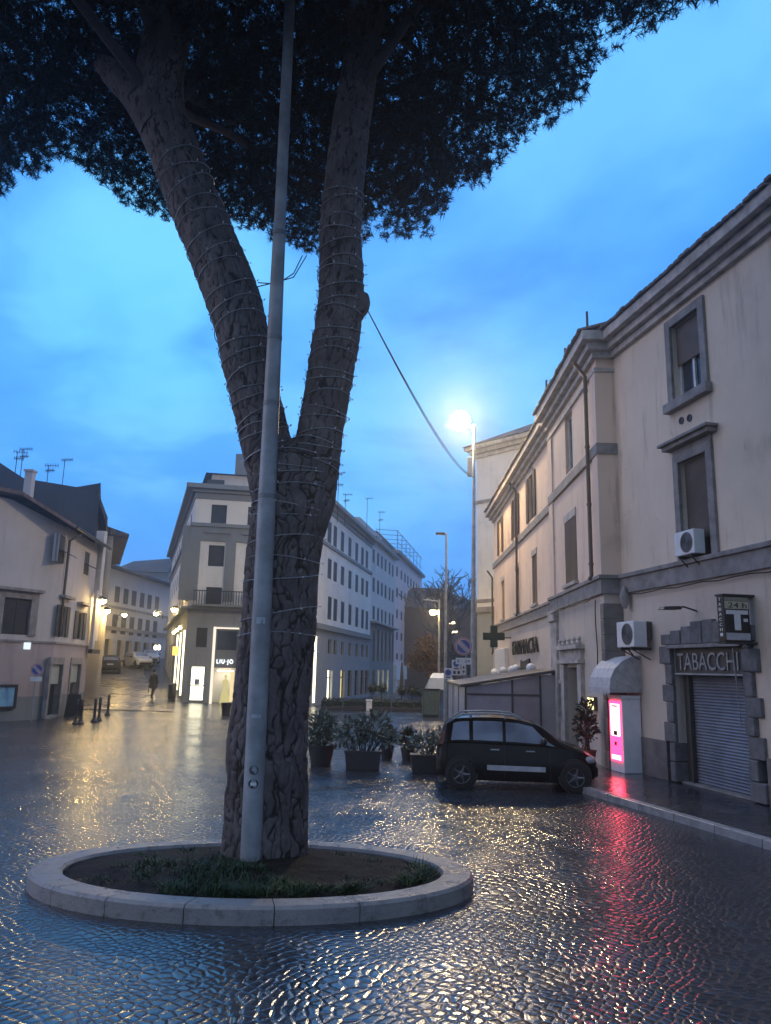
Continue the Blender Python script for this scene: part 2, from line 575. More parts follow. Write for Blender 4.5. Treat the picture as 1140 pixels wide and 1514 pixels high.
def copy_thing(o, loc, rz=None, label=None):
    c = o.copy()
    COL.objects.link(c)

    def rec(src, dst):
        for ch in list(src.children):
            k = ch.copy()
            COL.objects.link(k)
            k.parent = dst
            rec(ch, k)
    rec(o, c)
    c.location = loc
    if rz is not None:
        c.rotation_euler = (0, 0, rz)
    if label:
        c['label'] = label
    return c


class Fr:
    """a vertical facade: u runs along it, n points out of it"""
    def __init__(s, P, az, side):
        a = radians(az)
        s.o = Vector((P[0], P[1], 0))
        s.d = Vector((sin(a), cos(a), 0))
        s.n = Vector((s.d.y, -s.d.x, 0)) * side
        s.side = side
        s.rd = s.d * side               # reading direction of a text on it

    def p(s, u, n, z):
        return s.o + s.d * u + s.n * n + Vector((0, 0, z))

    def px(s, x, y, off=0.0):
        d = ray(x, y)
        k = (s.o + s.n * off - CAMP).dot(s.n) / d.dot(s.n)
        X = CAMP + d * k
        return (X - s.o).dot(s.d), X.z

    def ux(s, x, z):
        """u of the point of this facade seen at photo column x at height z"""
        lo, hi = -60.0, 120.0
        y = 990.0
        for _ in range(12):
            u, zz = s.px(x, y)
            X = s.p(u, 0, z) - CAMP
            zc_ = X.dot(FW)
            y = CY - FPX * X.dot(UP) / zc_
        return s.px(x, y)[0]

    def shift(s, u, n=0.0, az=None):
        P = s.p(u, n, 0)
        a = math.degrees(atan2(s.d.x, s.d.y)) if az is None else az
        return Fr((P.x, P.y), a, s.side)


def wall_holes(mb, fr, u0, u1, z0, z1, holes, depth=0.22):
    us = sorted({u0, u1, *[min(max(h[i], u0), u1) for h in holes for i in (0, 1)]})
    zs = sorted({z0, z1, *[min(max(h[i], z0), z1) for h in holes for i in (2, 3)]})
    for i in range(len(us) - 1):
        for j in range(len(zs) - 1):
            a, b, c, d = us[i], us[i + 1], zs[j], zs[j + 1]
            if b - a < 1e-5 or d - c < 1e-5:
                continue
            mu, mz = (a + b) / 2, (c + d) / 2
            if any(h[0] < mu < h[1] and h[2] < mz < h[3] for h in holes):
                continue
            mb.quad(fr.p(a, 0, c), fr.p(b, 0, c), fr.p(b, 0, d), fr.p(a, 0, d))
    for a, b, c, d in holes:
        if b <= u0 or a >= u1 or d <= z0 or c >= z1:
            continue
        c2 = max(c, z0)
        d2 = min(d, z1)
        sides_ = [((a, c2), (a, d2)), ((b, c2), (b, d2))]
        if d <= z1:
            sides_.append(((a, d2), (b, d2)))
        if c >= z0:
            sides_.append(((a, c2), (b, c2)))
        for q in sides_:
            (ua, za), (ub, zb) = q
            mb.quad(fr.p(ua, 0, za), fr.p(ub, 0, zb), fr.p(ub, -depth, zb), fr.p(ua, -depth, za))


def window(fr, h, parent, style='blind', depth=0.2, frame='frame_dk', blind='rollb', drop=None, sill=None, name='window'):
    """a window in the opening h = (u0,u1,z0,z1): frame with a pane, a blind or shutters"""
    a, b, c, d = h
    W, H = b - a, d - c
    t = min(0.07, W * 0.09)
    m = MB()
    for bx in ((a, a + t, c, d), (b - t, b, c, d), (a + t, b - t, d - t, d), (a + t, b - t, c, c + t), ((a + b) / 2 - t / 2, (a + b) / 2 + t / 2, c + t, d - t)):
        m.fbox(fr, bx[0], bx[1], bx[2], bx[3], -depth - 0.02, -depth + 0.05)
    wo = m.build(name, M[frame], parent)
    g = MB()
    g.quad(fr.p(a, -depth, c), fr.p(b, -depth, c), fr.p(b, -depth, d), fr.p(a, -depth, d))
    g.build('pane', M['pane'], wo)
    if style in ('blind', 'half'):
        if drop is None:
            drop = 1.0 if style == 'blind' else 0.5
        k = MB()
        k.fbox(fr, a + 0.01, b - 0.01, d - H * drop + (0.01 if drop == 1 else 0), d - 0.01, -depth + 0.06, -depth + 0.09)
        k.build('roller_blind', M[blind], wo)
    if style == 'closed':
        for q0, q1 in ((a + 0.01, (a + b) / 2 - 0.01), ((a + b) / 2 + 0.01, b - 0.01)):
            k = MB()
            k.fbox(fr, q0, q1, c + 0.01, d - 0.01, -depth + 0.06, -depth + 0.11)
            k.build('shutter', M[blind], wo)
    if style == 'open':
        for q0, q1 in ((a - W * 0.48, a - 0.01), (b + 0.01, b + W * 0.48)):
            k = MB()
            k.fbox(fr, q0, q1, c, d, 0.012, 0.055)
            k.build('shutter', M[blind], wo)
    if sill:
        k = MB()
        k.fbox(fr, a - 0.12, b + 0.12, c - 0.12, c - 0.003, -0.05, sill)
        k.build('sill', M['trim'], wo)
    return wo


def text_mesh(name, body, fr, u, z, size, n, m, parent, depth=0.02, width=None, right=None, up=None, origin=None, align='LEFT', space=1.0):
    cu = bpy.data.curves.new('t', 'FONT')
    cu.body = body
    cu.size = 1.0
    cu.extrude = 0.5
    cu.align_x = align
    cu.space_character = space
    to = bpy.data.objects.new('t', cu)
    COL.objects.link(to)
    dg = bpy.context.evaluated_depsgraph_get()
    me = bpy.data.meshes.new_from_object(to.evaluated_get(dg))
    bpy.data.objects.remove(to)
    xs = [v.co.x for v in me.vertices]
    ys = [v.co.y for v in me.vertices]
    hh = max(ys) - min(ys)
    ww = max(xs) - min(xs)
    sy = size / hh
    sx = (width / ww) if width else sy
    R_ = right or fr.rd
    U_ = up or Vector((0, 0, 1))
    N_ = R_.cross(U_)
    O_ = origin or fr.p(u, n, z)
    x0 = min(xs)
    y0 = min(ys)
    for v in me.vertices:
        c = v.co.copy()
        v.co = O_ + R_ * ((c.x - x0) * sx) + U_ * ((c.y - y0) * sy) + N_ * ((c.z + 0.5) * depth)
    me.materials.clear()
    me.materials.append(m)
    o = bpy.data.objects.new(name, me)
    COL.objects.link(o)
    if parent is not None:
        o.parent = parent
        o.matrix_parent_inverse = parent.matrix_basis.inverted()
    return o


# ------------------------------------------------------------------ ground, street, pavement
def rise(x, y):
    """the street on the left climbs away from the square"""
    k = max(0.0, y - 44.0)
    side = min(1.0, max(0.0, (-x - 9.0 - 0.0 * k) / 3.0))
    return (0.04 * k + 0.0006 * k * k) * side if k < 60 else (0.04 * 60 + 0.0006 * 3600) * side


g = MB()
xs = [-400, -120, -60] + [-40 + 1.5 * i for i in range(24)] + [-3 + 3 * i for i in range(8)] + [40, 120, 400]
ys = [-60, -10, 0, 10, 20, 30, 38] + [42 + 2 * i for i in range(36)] + [140, 220, 600]
k = 0
for y in ys:
    for x in xs:
        g.v.append((x, y, rise(x, y)))
nx = len(xs)
for j in range(len(ys) - 1):
    for i in range(nx - 1):
        a = j * nx + i
        g.f.append((a, a + 1, a + nx + 1, a + nx))
o = g.build('ground', M['cobble'], smooth=True)
tag(o, kind='structure')

# paved carriageway of the climbing street
s_ = MB()
edge = [(-10.5, 40.5, -17.0, 41.5), (-12.9, 45, -17.6, 45), (-14.3, 50, -19.5, 50), (-17.6, 60, -23.0, 60), (-21.2, 70, -26.5, 70), (-24.2, 80, -28.5, 80), (-27.0, 90, -30, 90)]
row = []
for a in edge:
    row.append([(a[0] + (a[2] - a[0]) * t / 6, a[1] + (a[3] - a[1]) * t / 6) for t in range(7)])
for i in range(len(row) - 1):
    for sub in range(4):
        for t in range(6):
            def P_(t_, q):
                x = row[i][t_][0] * (1 - q) + row[i + 1][t_][0] * q
                y = row[i][t_][1] * (1 - q) + row[i + 1][t_][1] * q
                return (x, y, rise(x, y) + 0.03)
            q0, q1 = sub / 4, (sub + 1) / 4
            s_.quad(P_(t, q0), P_(t + 1, q0), P_(t + 1, q1), P_(t, q1))
tag(s_.build('street', M['flag'], weld=True), kind='structure')

# facades of the long building on the right
FA = Fr((6.2, 18.6), -11.5, -1)
uA1 = FA.px(923, 1000)[0]
a0 = FA.p(uA1, 0, 0)
b0 = atY(897, 1000, a0.y - 0.05)
FB = Fr((b0.x, b0.y), 1.0, -1)
U_B1 = FB.px(817, 900)[0]
FB2 = FB.shift(U_B1, -0.22)
U_B2 = FB2.px(731, 900)[0]

# right pavement with a pale kerb
kA, kB = gnd(1140, 1240, 0.12), gnd(880, 1166, 0.12)
kd = (kB - kA).normalized()
k0, k1 = kA - kd * 16, kB + kd * 0.3
kn = Vector((-kd.y, kd.x, 0))               # out into the square
outline = [k0, k1, Vector((4.6, 24, 0.12)), Vector((4.4, 45, 0.12)), Vector((6.4, 45, 0.12)), FB.p(0, -0.4, 0.12), FA.p(uA1, -0.4, 0.12), FA.p(-16, -0.4, 0.12)]
p_ = MB()
p_.prism([(q.x, q.y) for q in outline], -0.05, 0.12)
tag(p_.build('sidewalk', M['pave']), kind='structure')
kk = MB()
L_ = (k1 - k0).length
q = 0.0
while q < L_:
    e = min(L_, q + 1.0)
    P = [k0 + kd * (q + 0.006), k0 + kd * (e - 0.006)]
    kk.hexa([P[0] + Vector((0, 0, -0.17)), P[1] + Vector((0, 0, -0.17)), P[1] + kn * 0.16 + Vector((0, 0, -0.17)), P[0] + kn * 0.16 + Vector((0, 0, -0.17)),
             P[0] + Vector((0, 0, 0.012)), P[1] + Vector((0, 0, 0.012)), P[1] + kn * 0.16 + Vector((0, 0, 0.006)), P[0] + kn * 0.16 + Vector((0, 0, 0.006))])
    q = e
kk.build('kerb', M['kerb'], bevel=0.012)['kind'] = 'structure'

# ------------------------------------------------------------------ long plastered building on the right
RB = thing('apartment_building', (FA.p(-2, -1, 0)), 'long peach plastered building with closed tobacco shop on the right', 'building')
Z1a, Z1b = 4.36, 4.84          # stone string course above the ground floor
Z2a, Z2b = 8.02, 8.32
ZC = 10.72                      # underside of the cornice
UA0 = -16.0
doorA = (-3.72, -1.32, 0.12, 2.98)
hA = [(-3.02, -1.92, 8.50, 10.32), (-2.98, -1.95, 4.842, 7.05), (-8.3, -7.2, 8.50, 10.32), (-8.3, -7.2, 4.842, 7.05)]
m = MB()
wall_holes(m, FA, UA0, uA1, Z1a, ZC + 0.7, hA, 0.24)
up = m.build('upper_wall', M['peach'], RB)
m = MB()
wall_holes(m, FA, UA0, uA1, 0.95, Z1a, [doorA], 0.35)
m.build('lower_wall', M['peach_low'], RB)
m = MB()
m.fbox(FA, doorA[1] + 0.42, uA1, 0.0, 0.95, -0.3, 0.05)
m.fbox(FA, UA0, doorA[0] - 0.45, 0.0, 0.95, -0.3, 0.05)
m.build('plinth', M['plinth'], RB, bevel=0.01)
# building core behind the openings
m = MB()
cA0, cA1, cB, cB2 = FA.p(UA0, -0.36, 0), FA.p(uA1 - 0.1, -0.36, 0), FB.p(0.3, -0.4, 0), FB2.p(U_B2 - 0.3, -0.36, 0)
m.prism([(cA0.x, cA0.y), (cA0.x + 9, cA0.y), (cB2.x + 10, cB2.y), (cB2.x, cB2.y), (cB.x, cB.y), (cA1.x, cA1.y)], 0, ZC + 0.65)
m.build('inner_wall', M['dark_pl'], RB)
# section B
hB = []
u_a, z_a = FB.px(848, 697)
winB_up = (u_a, FB.ux(836, 9.4), 8.45, 10.25)
winB_lo = (FB.ux(853, 6), FB.ux(836, 6), 5.02, 6.95)
portB = (FB.ux(860.5, 1.5), FB.ux(840, 1.5), 0.12, 2.55)
slitB = (FB.ux(833, 1.5), FB.ux(828.5, 1.5), 0.85, 2.05)
hB = [winB_up, winB_lo]
m = MB()
wall_holes(m, FB, 0.0, U_B1, Z1a, ZC + 0.7, hB, 0.24)
m.quad(FB.p(U_B1, 0, Z1a), FB.p(U_B1, -0.5, Z1a), FB.p(U_B1, -0.5, ZC + 0.7), FB.p(U_B1, 0, ZC + 0.7))
# return face at the corner, towards the photographer
m.quad(FB.p(0, 0, Z1a), FB.p(0, -0.55, Z1a), FB.p(0, -0.55, ZC + 0.7), FB.p(0, 0, ZC + 0.7))
cols = [(787.2, 794), (762, 768.5), (741.5, 746.2)]
colsU = [(778, 794), (756, 769), (736, 745)]
hB2 = []
for xa, xb in colsU:
    c_ = (FB2.ux(xa, 9.3) + FB2.ux(xb, 9.3)) / 2
    hB2.append((c_ - 0.55, c_ + 0.55, 8.50, 10.35))
for xa, xb in cols:
    c_ = (FB2.ux(xa, 6) + FB2.ux(xb, 6)) / 2
    hB2.append((c_ - 0.55, c_ + 0.55, 5.0, 6.95))
LB2 = U_B2
wall_holes(m, FB2, 0.0, LB2, Z1a, ZC + 0.7, hB2, 0.24)
e0, e1 = FB2.p(LB2, 0, 0), FB2.p(LB2, -6, 0)
m.quad(e0 + Vector((0, 0, 0)), e1, e1 + Vector((0, 0, ZC + .7)), e0 + Vector((0, 0, ZC + .7)))
m.build('upper_wall', M['peach_b'], RB)
m = MB()
wall_holes(m, FB, 0.0, U_B1, 0.0, Z1a, [portB, slitB], 0.35)
wall_holes(m, FB2, 0.0, LB2, 0.0, Z1a, [], 0.3)
m.quad(FB.p(0, 0, 0), FB.p(0, -0.55, 0), FB.p(0, -0.55, Z1a), FB.p(0, 0, Z1a))
m.build('lower_wall', M['peach_low'], RB)


def run(m, prof, pieces):
    """moulding of (z0,z1,n) bands along facade pieces (fr,u0,u1)"""
    for z0, z1, n in prof:
        for fr, u0, u1 in pieces:
            m.fbox(fr, u0, u1, z0, z1, -0.1, n)


def pieces_for(n):
    return [(FA, UA0, uA1 - 0.02), (FB, -n, U_B1 + n * 0.5), (FB2, n * 0.6 + 0.02, LB2 + n)]


m = MB()
for z0, z1, n in ((Z1a, Z1b - 0.10, 0.09), (Z1b - 0.10, Z1b, 0.15)):
    for fr, u0, u1 in pieces_for(n):
        m.fbox(fr, u0, u1, z0, z1, -0.55 if fr is FB else -0.1, n)
m.build('string_course', M['trim'], RB, bevel=0.012)
m = MB()
for fr, u0, u1 in pieces_for(0.08)[1:]:
    m.fbox(fr, u0, u1, Z2a, Z2b, -0.5 if fr is FB else -0.1, 0.08)
m.build('string_course', M['trim'], RB, bevel=0.012)
m = MB()
for z0, z1, n in ((ZC - 0.42, ZC - 0.30, 0.07), (ZC - 0.04, ZC + 0.14, 0.12), (ZC + 0.14, ZC + 0.34, 0.26), (ZC + 0.34, ZC + 0.60, 0.44)):
    for fr, u0, u1 in (pieces_for(n) if z0 > ZC - 0.1 else pieces_for(n)[1:2]):
        m.fbox(fr, u0, u1, z0, z1, -0.6 if fr is FB else -0.1, n)
m.build('cornice', M['trim_lt'], RB, bevel=0.015)
# stone corner quoins of the ground floor
m = MB()
z = 0.14
while z < Z1a - 0.35:
    h_ = 0.40
    m.fbox(FB, -0.04, 0.28 if int(z * 10) % 2 else 0.42, z, z + h_ - 0.015, -0.5, 0.035)
    z += h_
m.build('quoin', M['plinth'], RB, bevel=0.012)
# pilaster between the two sections and at the far end
for fr, u0, u1 in ((FB, U_B1 - 0.9, U_B1 + 0.03), (FB2, LB2 - 0.8, LB2 + 0.03)):
    m = MB()
    m.fbox(fr, u0, u1, 0.12, Z1a - 0.01, -0.1, 0.09)
    m.fbox(fr, u0 - 0.07, u1 + 0.05, Z1a - 0.34, Z1a - 0.004, -0.1, 0.17)
    m.build('pilaster', M['trim_lt'], RB, bevel=0.015)
m = MB()
m.fbox(FB, U_B1 - 0.6, U_B1 + 0.03, Z1b + 0.003, Z2a - 0.003, -0.1, 0.05)
m.fbox(FB, U_B1 - 0.6, U_B1 + 0.03, Z2b + 0.003, ZC - 0.43, -0.1, 0.05)
m.fbox(FB, -0.035, 0.5, Z1b + 0.003, Z2a - 0.003, -0.5, 0.05)
m.fbox(FB, -0.035, 0.5, Z2b + 0.003, ZC - 0.43, -0.5, 0.05)
m.build_each('pilaster', M['peach_b'], RB)
# roof: rows of clay tiles whose ends show above the gutter
m = MB()
for fr, u0, u1 in ((FA, UA0, uA1 + 0.1), (FB, -0.35, U_B1 + 0.2), (FB2, 0.25, LB2 + 0.3)):
    u = u0
    while u < u1:
        z_ = ZC + 0.61 + 0.05 * noise.noise((u * 0.5, 0, 3)) + random.uniform(-0.01, 0.015)
        nn = 0.52 + random.uniform(-0.02, 0.02)
        m.hexa([fr.p(u, -2.6, z_ + 0.85), fr.p(u + 0.2, -2.6, z_ + 0.85), fr.p(u + 0.2, nn, z_), fr.p(u, nn, z_),
                fr.p(u + 0.03, -2.6, z_ + 0.97), fr.p(u + 0.17, -2.6, z_ + 0.97), fr.p(u + 0.17, nn, z_ + 0.07), fr.p(u + 0.03, nn, z_ + 0.07)])
        u += 0.215
m.build('roof', M['roof'], RB)
# windows
wA = window(FA, hA[0], RB, 'half', 0.2, 'frame_wh', 'rollb', 0.52)
wA2 = window(FA, hA[1], RB, 'blind', 0.2, 'frame_dk', 'rollb', 0.80)
window(FA, hA[2], RB, 'blind', 0.2)
window(FA, hA[3], RB, 'blind', 0.2)
for h, par, hood in ((hA[0], wA, False), (hA[1], wA2, True)):
    a, b, c, d = h
    m = MB()
    m.fbox(FA, a - 0.2, a, c, d + 0.2, -0.06, 0.07)
    m.fbox(FA, b, b + 0.2, c, d + 0.2, -0.06, 0.07)
    m.fbox(FA, a, b, d, d + 0.2, -0.06, 0.07)
    if not hood:
        m.fbox(FA, a - 0.27, b + 0.27, c - 0.22, c - 0.003, -0.06, 0.17)
    else:
        m.fbox(FA, a - 0.2, b + 0.2, d + 0.203, d + 0.33, -0.06, 0.05)
        m.fbox(FA, a - 0.36, b + 0.36, d + 0.333, d + 0.43, -0.06, 0.22)
        m.fbox(FA, a - 0.42, b + 0.42, d + 0.433, d + 0.50, -0.06, 0.30)
    m.build('surround', M['trim'], par, bevel=0.012)
for h in (winB_up,):
    window(FB, h, RB, 'glass', 0.16, 'frame_wh')
window(FB, winB_lo, RB, 'closed', 0.1, 'frame_dk', 'shut_br')
for i, h in enumerate(hB2):
    window(FB2, h, RB, 'open' if i < 3 else 'closed', 0.15, 'frame_dk', 'shut_br')
m = MB()
for fr, h in [(FB, winB_up), (FB, winB_lo)] + [(FB2, h) for h in hB2]:
    a, b, c, d = h
    m.fbox(fr, a - 0.02, b + 0.02, d + 0.004, d + 0.24, -0.02, 0.03)
    if c < 6:
        m.fbox(fr, a - 0.12, b + 0.12, c - 0.1, c - 0.004, -0.02, 0.12)
m.build('lintel', M['trim_lt'], RB)
# downpipes
for fr, x, zt, zb in ((FB, 878.5, ZC, 4.9), (FB2, 768.5, ZC, 4.9), (FB2, 731.5, 7.8, 3.4)):
    u = fr.ux(x, 7)
    m = MB()
    m.tube([fr.p(u, 0.42, zt + 0.1), fr.p(u, 0.14, zt - 0.3), fr.p(u, 0.14, zb), fr.p(u, 0.2, zb - 0.12)], 0.055, 10)
    for z in np.arange(zb + 0.3, zt - 0.4, 1.6):
        m.lathe([(0.072, -0.03), (0.072, 0.03)], fr.p(u, 0.14, z), 10)
    m.build('downpipe', M['pipe'], RB, smooth=True)
# cables slung along the wall
m = MB()
m.tube([FB.p(0.4 + 0.6 * i, 0.19, Z1a - 0.06 - 0.05 * sin(i * 1.3) ** 2) for i in range(10)], 0.018, 6)
m.tube([FB.p(0.62 + 0.05 * sin(i), 0.06, Z1a - 0.1 - 0.28 * i) for i in range(9)], 0.015, 6)
m.tube([FA.p(0.3 - 0.5 * i, 0.11, Z1a - 0.05 - 0.04 * sin(i * 1.1) ** 2) for i in range(12)], 0.014, 6)
m.build('cable', M['cable'], RB)
# little wall lantern bracket under the string course by the corner, and two vent grilles
u, z = FA.px(932, 885)
m = MB()
m.lathe([(0.05, -0.25), (0.10, -0.12), (0.12, 0.08), (0.06, 0.2), (0.03, 0.3)], FA.p(u, 0.16, z), 10)
m.fbox(FA, u - 0.04, u + 0.04, z + 0.1, z + 0.24, -0.05, 0.1)
m.build('corbel', M['trim'], RB, smooth=True)
for x, y in ((1008, 622), (1020, 618)):
    u, z = FA.px(x, y)
    m = MB()
    m.lathe([(0.085, -0.03), (0.085, 0.025), (0.06, 0.025), (0.06, 0.005)], FA.p(u, 0, z), 14, FA.n)
    m.build('vent_grille', M['iron'], RB, smooth=True)
# spikes on the roof edge
for x, yt, yb in ((873, 461, 484), (840, 515, 535), (812, 562, 580)):
    u, z = FB.px(x, yt)
    m = MB()
    m.tube([FB.p(u, 0.1, z), FB.p(u, 0.1, ZC + 0.6)], 0.035, 8)
    m.build('vent_pipe', M['iron'], RB)
# tobacco shop doorway: rough stone surround, fascia and roller shutter
m = MB()
a, b, c, d = doorA
rng = random.Random(3)
for edge_, sg in ((a, -1), (b, 1)):
    z = 0.14
    i = 0
    while z < 3.0:
        h_ = rng.uniform(0.34, 0.46)
        w_ = 0.26 if i % 2 else 0.44
        if sg > 0 and z < 0.8:
            w_ = 0.2
        u0, u1 = (edge_ - w_, edge_ - 0.002) if sg < 0 else (edge_ + 0.002, edge_ + w_)
        m.fbox(FA, u0, u1, z, min(3.02, z + h_ - 0.012), -0.3, 0.07 + rng.uniform(0, 0.05))
        z += h_
        i += 1
hts = [0.26, 0.34, 0.42, 0.52, 0.54, 0.48, 0.40, 0.34]
n_ = len(hts)
ww = (b - a + 0.7) / n_
for i, h_ in enumerate(hts):
    u1 = b + 0.35 - i * ww
    m.fbox(FA, u1 - ww + 0.006, u1 - 0.006, d + 0.065, d + 0.065 + h_ * 0.9, -0.1, 0.08 + rng.uniform(0, 0.04))
m.build('stone_surround', M['peperino'], RB, bevel=0.02)
m = MB()
m.fbox(FA, a - 0.05, b + 0.05, d - 0.02, d + 0.055, -0.25, 0.16)
m.build('fascia_ledge', M['trim'], RB, bevel=0.01)
m = MB()
m.fbox(FA, a + 0.003, b - 0.003, 2.44, d - 0.024, -0.3, -0.03)
fas = m.build('shop_fascia', M['frame_dk'], RB)
m = MB()
m.fbox(FA, a + 0.003, b - 0.003, 2.40, 2.437, -0.3, 0.02)
m.build('fascia_rail', M['galv'], fas)
text_mesh('lettering', 'TABACCHI', FA, b - 0.10, 2.50, 0.36, -0.03, M['galv'], fas, 0.03, (b - a) - 0.32)
# shutter of horizontal slats
m = MB()
z = 0.16
while z < 2.40:
    e = min(2.40, z + 0.062)
    m.quad(FA.p(a, -0.24, z), FA.p(b - 0.28, -0.24, z), FA.p(b - 0.28, -0.215, z + 0.03), FA.p(a, -0.215, z + 0.03))
    m.quad(FA.p(a, -0.215, z + 0.03), FA.p(b - 0.28, -0.215, z + 0.03), FA.p(b - 0.28, -0.24, e), FA.p(a, -0.24, e))
    z = e
m.build('roller_shutter', plain('shutter_steel', (0.20, 0.21, 0.24), 0.45, 0.3, 0.2, 1.5), RB)
m = MB()
m.fbox(FA, b - 0.28, b - 0.003, 0.13, 2.395, -0.32, -0.20)
m.fbox(FA, b - 0.30, b - 0.24, 0.13, 2.395, -0.196, -0.12)
m.build('shutter_rail', M['frame_dk'], RB)
m = MB()
m.fbox(FA, a + 0.01, b - 0.01, 0.125, 0.16, -0.35, -0.02)
m.build('doorstep', M['trim'], RB)
# stone portal of the house door in section B
a, b, c, d = portB
m = MB()
m.fbox(FB, a - 0.42, a - 0.003, 0.13, d + 0.1, -0.1, 0.12)
m.fbox(FB, b + 0.003, b + 0.42, 0.13, d + 0.1, -0.1, 0.12)
m.fbox(FB, a - 0.5, b + 0.5, d + 0.103, d + 0.22, -0.1, 0.2)
m.fbox(FB, a - 0.42, b + 0.42, d + 0.223, d + 0.5, -0.1, 0.12)
m.fbox(FB, a - 0.55, b + 0.55, d + 0.503, d + 0.62, -0.1, 0.26)
for i in range(5):
    u = a - 0.4 + (b - a + 0.8) * i / 4
    m.lathe([(0.07, 0), (0.09, 0.05), (0.04, 0.1), (0.07, 0.17), (0.01, 0.24)], FB.p(u, 0.12, d + 0.62), 10)
m.build('stone_portal', M['trim_lt'], RB, bevel=0.012)
m = MB()
m.fbox(FB, a, b, 0.13, d, -0.34, -0.28)
m.fbox(FB, a + 0.1, (a + b) / 2 - 0.05, 0.3, d - 0.7, -0.277, -0.25)
m.fbox(FB, (a + b) / 2 + 0.05, b - 0.1, 0.3, d - 0.7, -0.277, -0.25)
m.build('door', plain('door_wood', (0.035, 0.026, 0.024), 0.5), RB)
window(FB, slitB, RB, 'glass', 0.15, 'frame_wh')
m = MB()
a, b, c, d = slitB
m.fbox(FB, a - 0.12, a, c - 0.12, d + 0.12, -0.05, 0.05)
m.fbox(FB, b, b + 0.12, c - 0.12, d + 0.12, -0.05, 0.05)
m.fbox(FB, a, b, d, d + 0.12, -0.05, 0.05)
m.build('surround', M['trim_lt'], RB)
# pharmacy letters and the little dark panel below
ul, ur = FB2.ux(760, 3.5), FB2.ux(797.5, 3.5)
text_mesh('lettering', 'FARMACIA', FB2, ul, 3.12, 0.62, 0.03, M['black'], RB, 0.06, abs(ul - ur), space=1.1)
u0, u1 = FB2.ux(785, 2.9), FB2.ux(771.5, 2.9)
m = MB()
P = [FB2.p(u0, 0.03, 2.50), FB2.p(u1, 0.03, 2.42), FB2.p(u1 - 0.1, 0.03, 2.88), FB2.p(u1 - 0.7, 0.03, 2.80), FB2.p(u0, 0.03, 2.92)]
m.extrude(P, FB2.n * 0.05)
m.build('emblem', M['black'], RB)
u0, u1 = FB2.ux(752, 2.8), FB2.ux(737, 2.8)
m = MB()
m.fbox(FB2, u0, u1, 1.9, 3.5, 0.005, 0.2)
m.build('pale_panel', M['white'], RB, bevel=0.02)

# ------------------------------------------------------------------ things on the right building
def ac_unit(fr, u, z, w_=0.80, h_=0.56, dp=0.30, label='', n0=0.12, facing=None):
    """outdoor unit of an air conditioner, grille facing direction 'n' of fr or along -d"""
    base = fr.p(u, n0, z)
    t = thing('air_conditioner', base, label, 'air conditioner', 'air conditioner units on the peach building')
    ax = facing or fr.n
    rt = Vector((-ax.y, ax.x, 0))
    R3 = Matrix((rt, ax, Vector((0, 0, 1)))).transposed().to_4x4()
    mx = Matrix.Translation(base) @ R3
    m = MB()
    m.box(-w_ / 2, w_ / 2, 0, dp, 0, h_, mx)
    m.build('casing', M['white'], t, bevel=0.02)
    cx = 0.10
    c = mx @ Vector((cx, dp, h_ / 2))
    m = MB()
    m.lathe([(h_ * 0.42, 0.0), (h_ * 0.42, 0.012), (h_ * 0.36, 0.014), (h_ * 0.36, 0.004)], c, 28, ax)
    for r in (0.30, 0.22, 0.14, 0.07):
        pts = [c + (rt * cos(a_) + Vector((0, 0, 1)) * sin(a_)) * (h_ * r * 1.15) + ax * 0.014 for a_ in np.linspace(0, 2 * pi, 25)]
        m.tube(pts, 0.006, 5, False)
    m.build('fan_grille', plain('grille_grey', (0.10, 0.11, 0.12), 0.5), t)
    m = MB()
    for sx in (-w_ * 0.3, w_ * 0.3):
        m.box(sx - 0.02, sx + 0.02, -n0 + 0.005, dp, -0.06, -0.002, mx)
        m.tube([mx @ Vector((sx, -n0 + 0.03, -0.28)), mx @ Vector((sx, dp - 0.03, -0.05))], 0.014, 6)
    m.build('bracket', M['iron'], t)
    m = MB()
    m.tube([mx @ Vector((-w_ / 2, 0.08, 0.1)), mx @ Vector((-w_ / 2 - 0.1, 0.04, 0.02)), mx @ Vector((-w_ / 2 - 0.1, -n0 + 0.03, -0.2))], 0.02, 6)
    m.build('hose', M['plastic'], t)
    return t


u = (FA.px(1003, 810, 0.25)[0] + FA.px(1025, 810, 0.25)[0]) / 2
ac_unit(FA, u, 4.90, 0.72, 0.52, 0.27, 'white air conditioner standing on the sill of the hooded window', 0.02)
u = (FA.px(914, 940, 0.5)[0] + FA.px(937, 940, 0.5)[0]) / 2
ac_unit(FA, u, FA.px(925, 957, 0.5)[1], 0.80, 0.60, 0.34, 'white air conditioner bracketed above the grey arched awning', 0.18)
u, z = FA.px(960, 932)
m = MB()
m.fbox(FA, u - 0.14, u + 0.14, z - 0.22, z + 0.2, 0.003, 0.16)
tag(m.build('meter_box', M['frame_dk'], bevel=0.02), 'small dark meter box on the wall beside the lower air conditioner', 'meter box')

# wall lamp over the tobacco shop (unlit)
u, z = FA.px(1030, 900)
t = thing('wall_lamp', FA.p(u, 0, z), 'unlit flat wall lamp above the stone tobacco shop doorway', 'lamp')
m = MB()
m.tube([FA.p(u, 0, z - 0.05), FA.p(u, 0.3, z + 0.03), FA.p(u, 0.55, z)], 0.018, 8)
m.build('arm', M['iron'], t)
m = MB()
m.hexa([FA.p(u - 0.13, 0.42, z - 0.035), FA.p(u + 0.13, 0.42, z - 0.035), FA.p(u + 0.13, 0.85, z - 0.05), FA.p(u - 0.13, 0.85, z - 0.05),
        FA.p(u - 0.10, 0.45, z + 0.035), FA.p(u + 0.10, 0.45, z + 0.035), FA.p(u + 0.10, 0.80, z + 0.015), FA.p(u - 0.10, 0.80, z + 0.015)])
m.build('lamp_head', M['iron'], t, bevel=0.01)

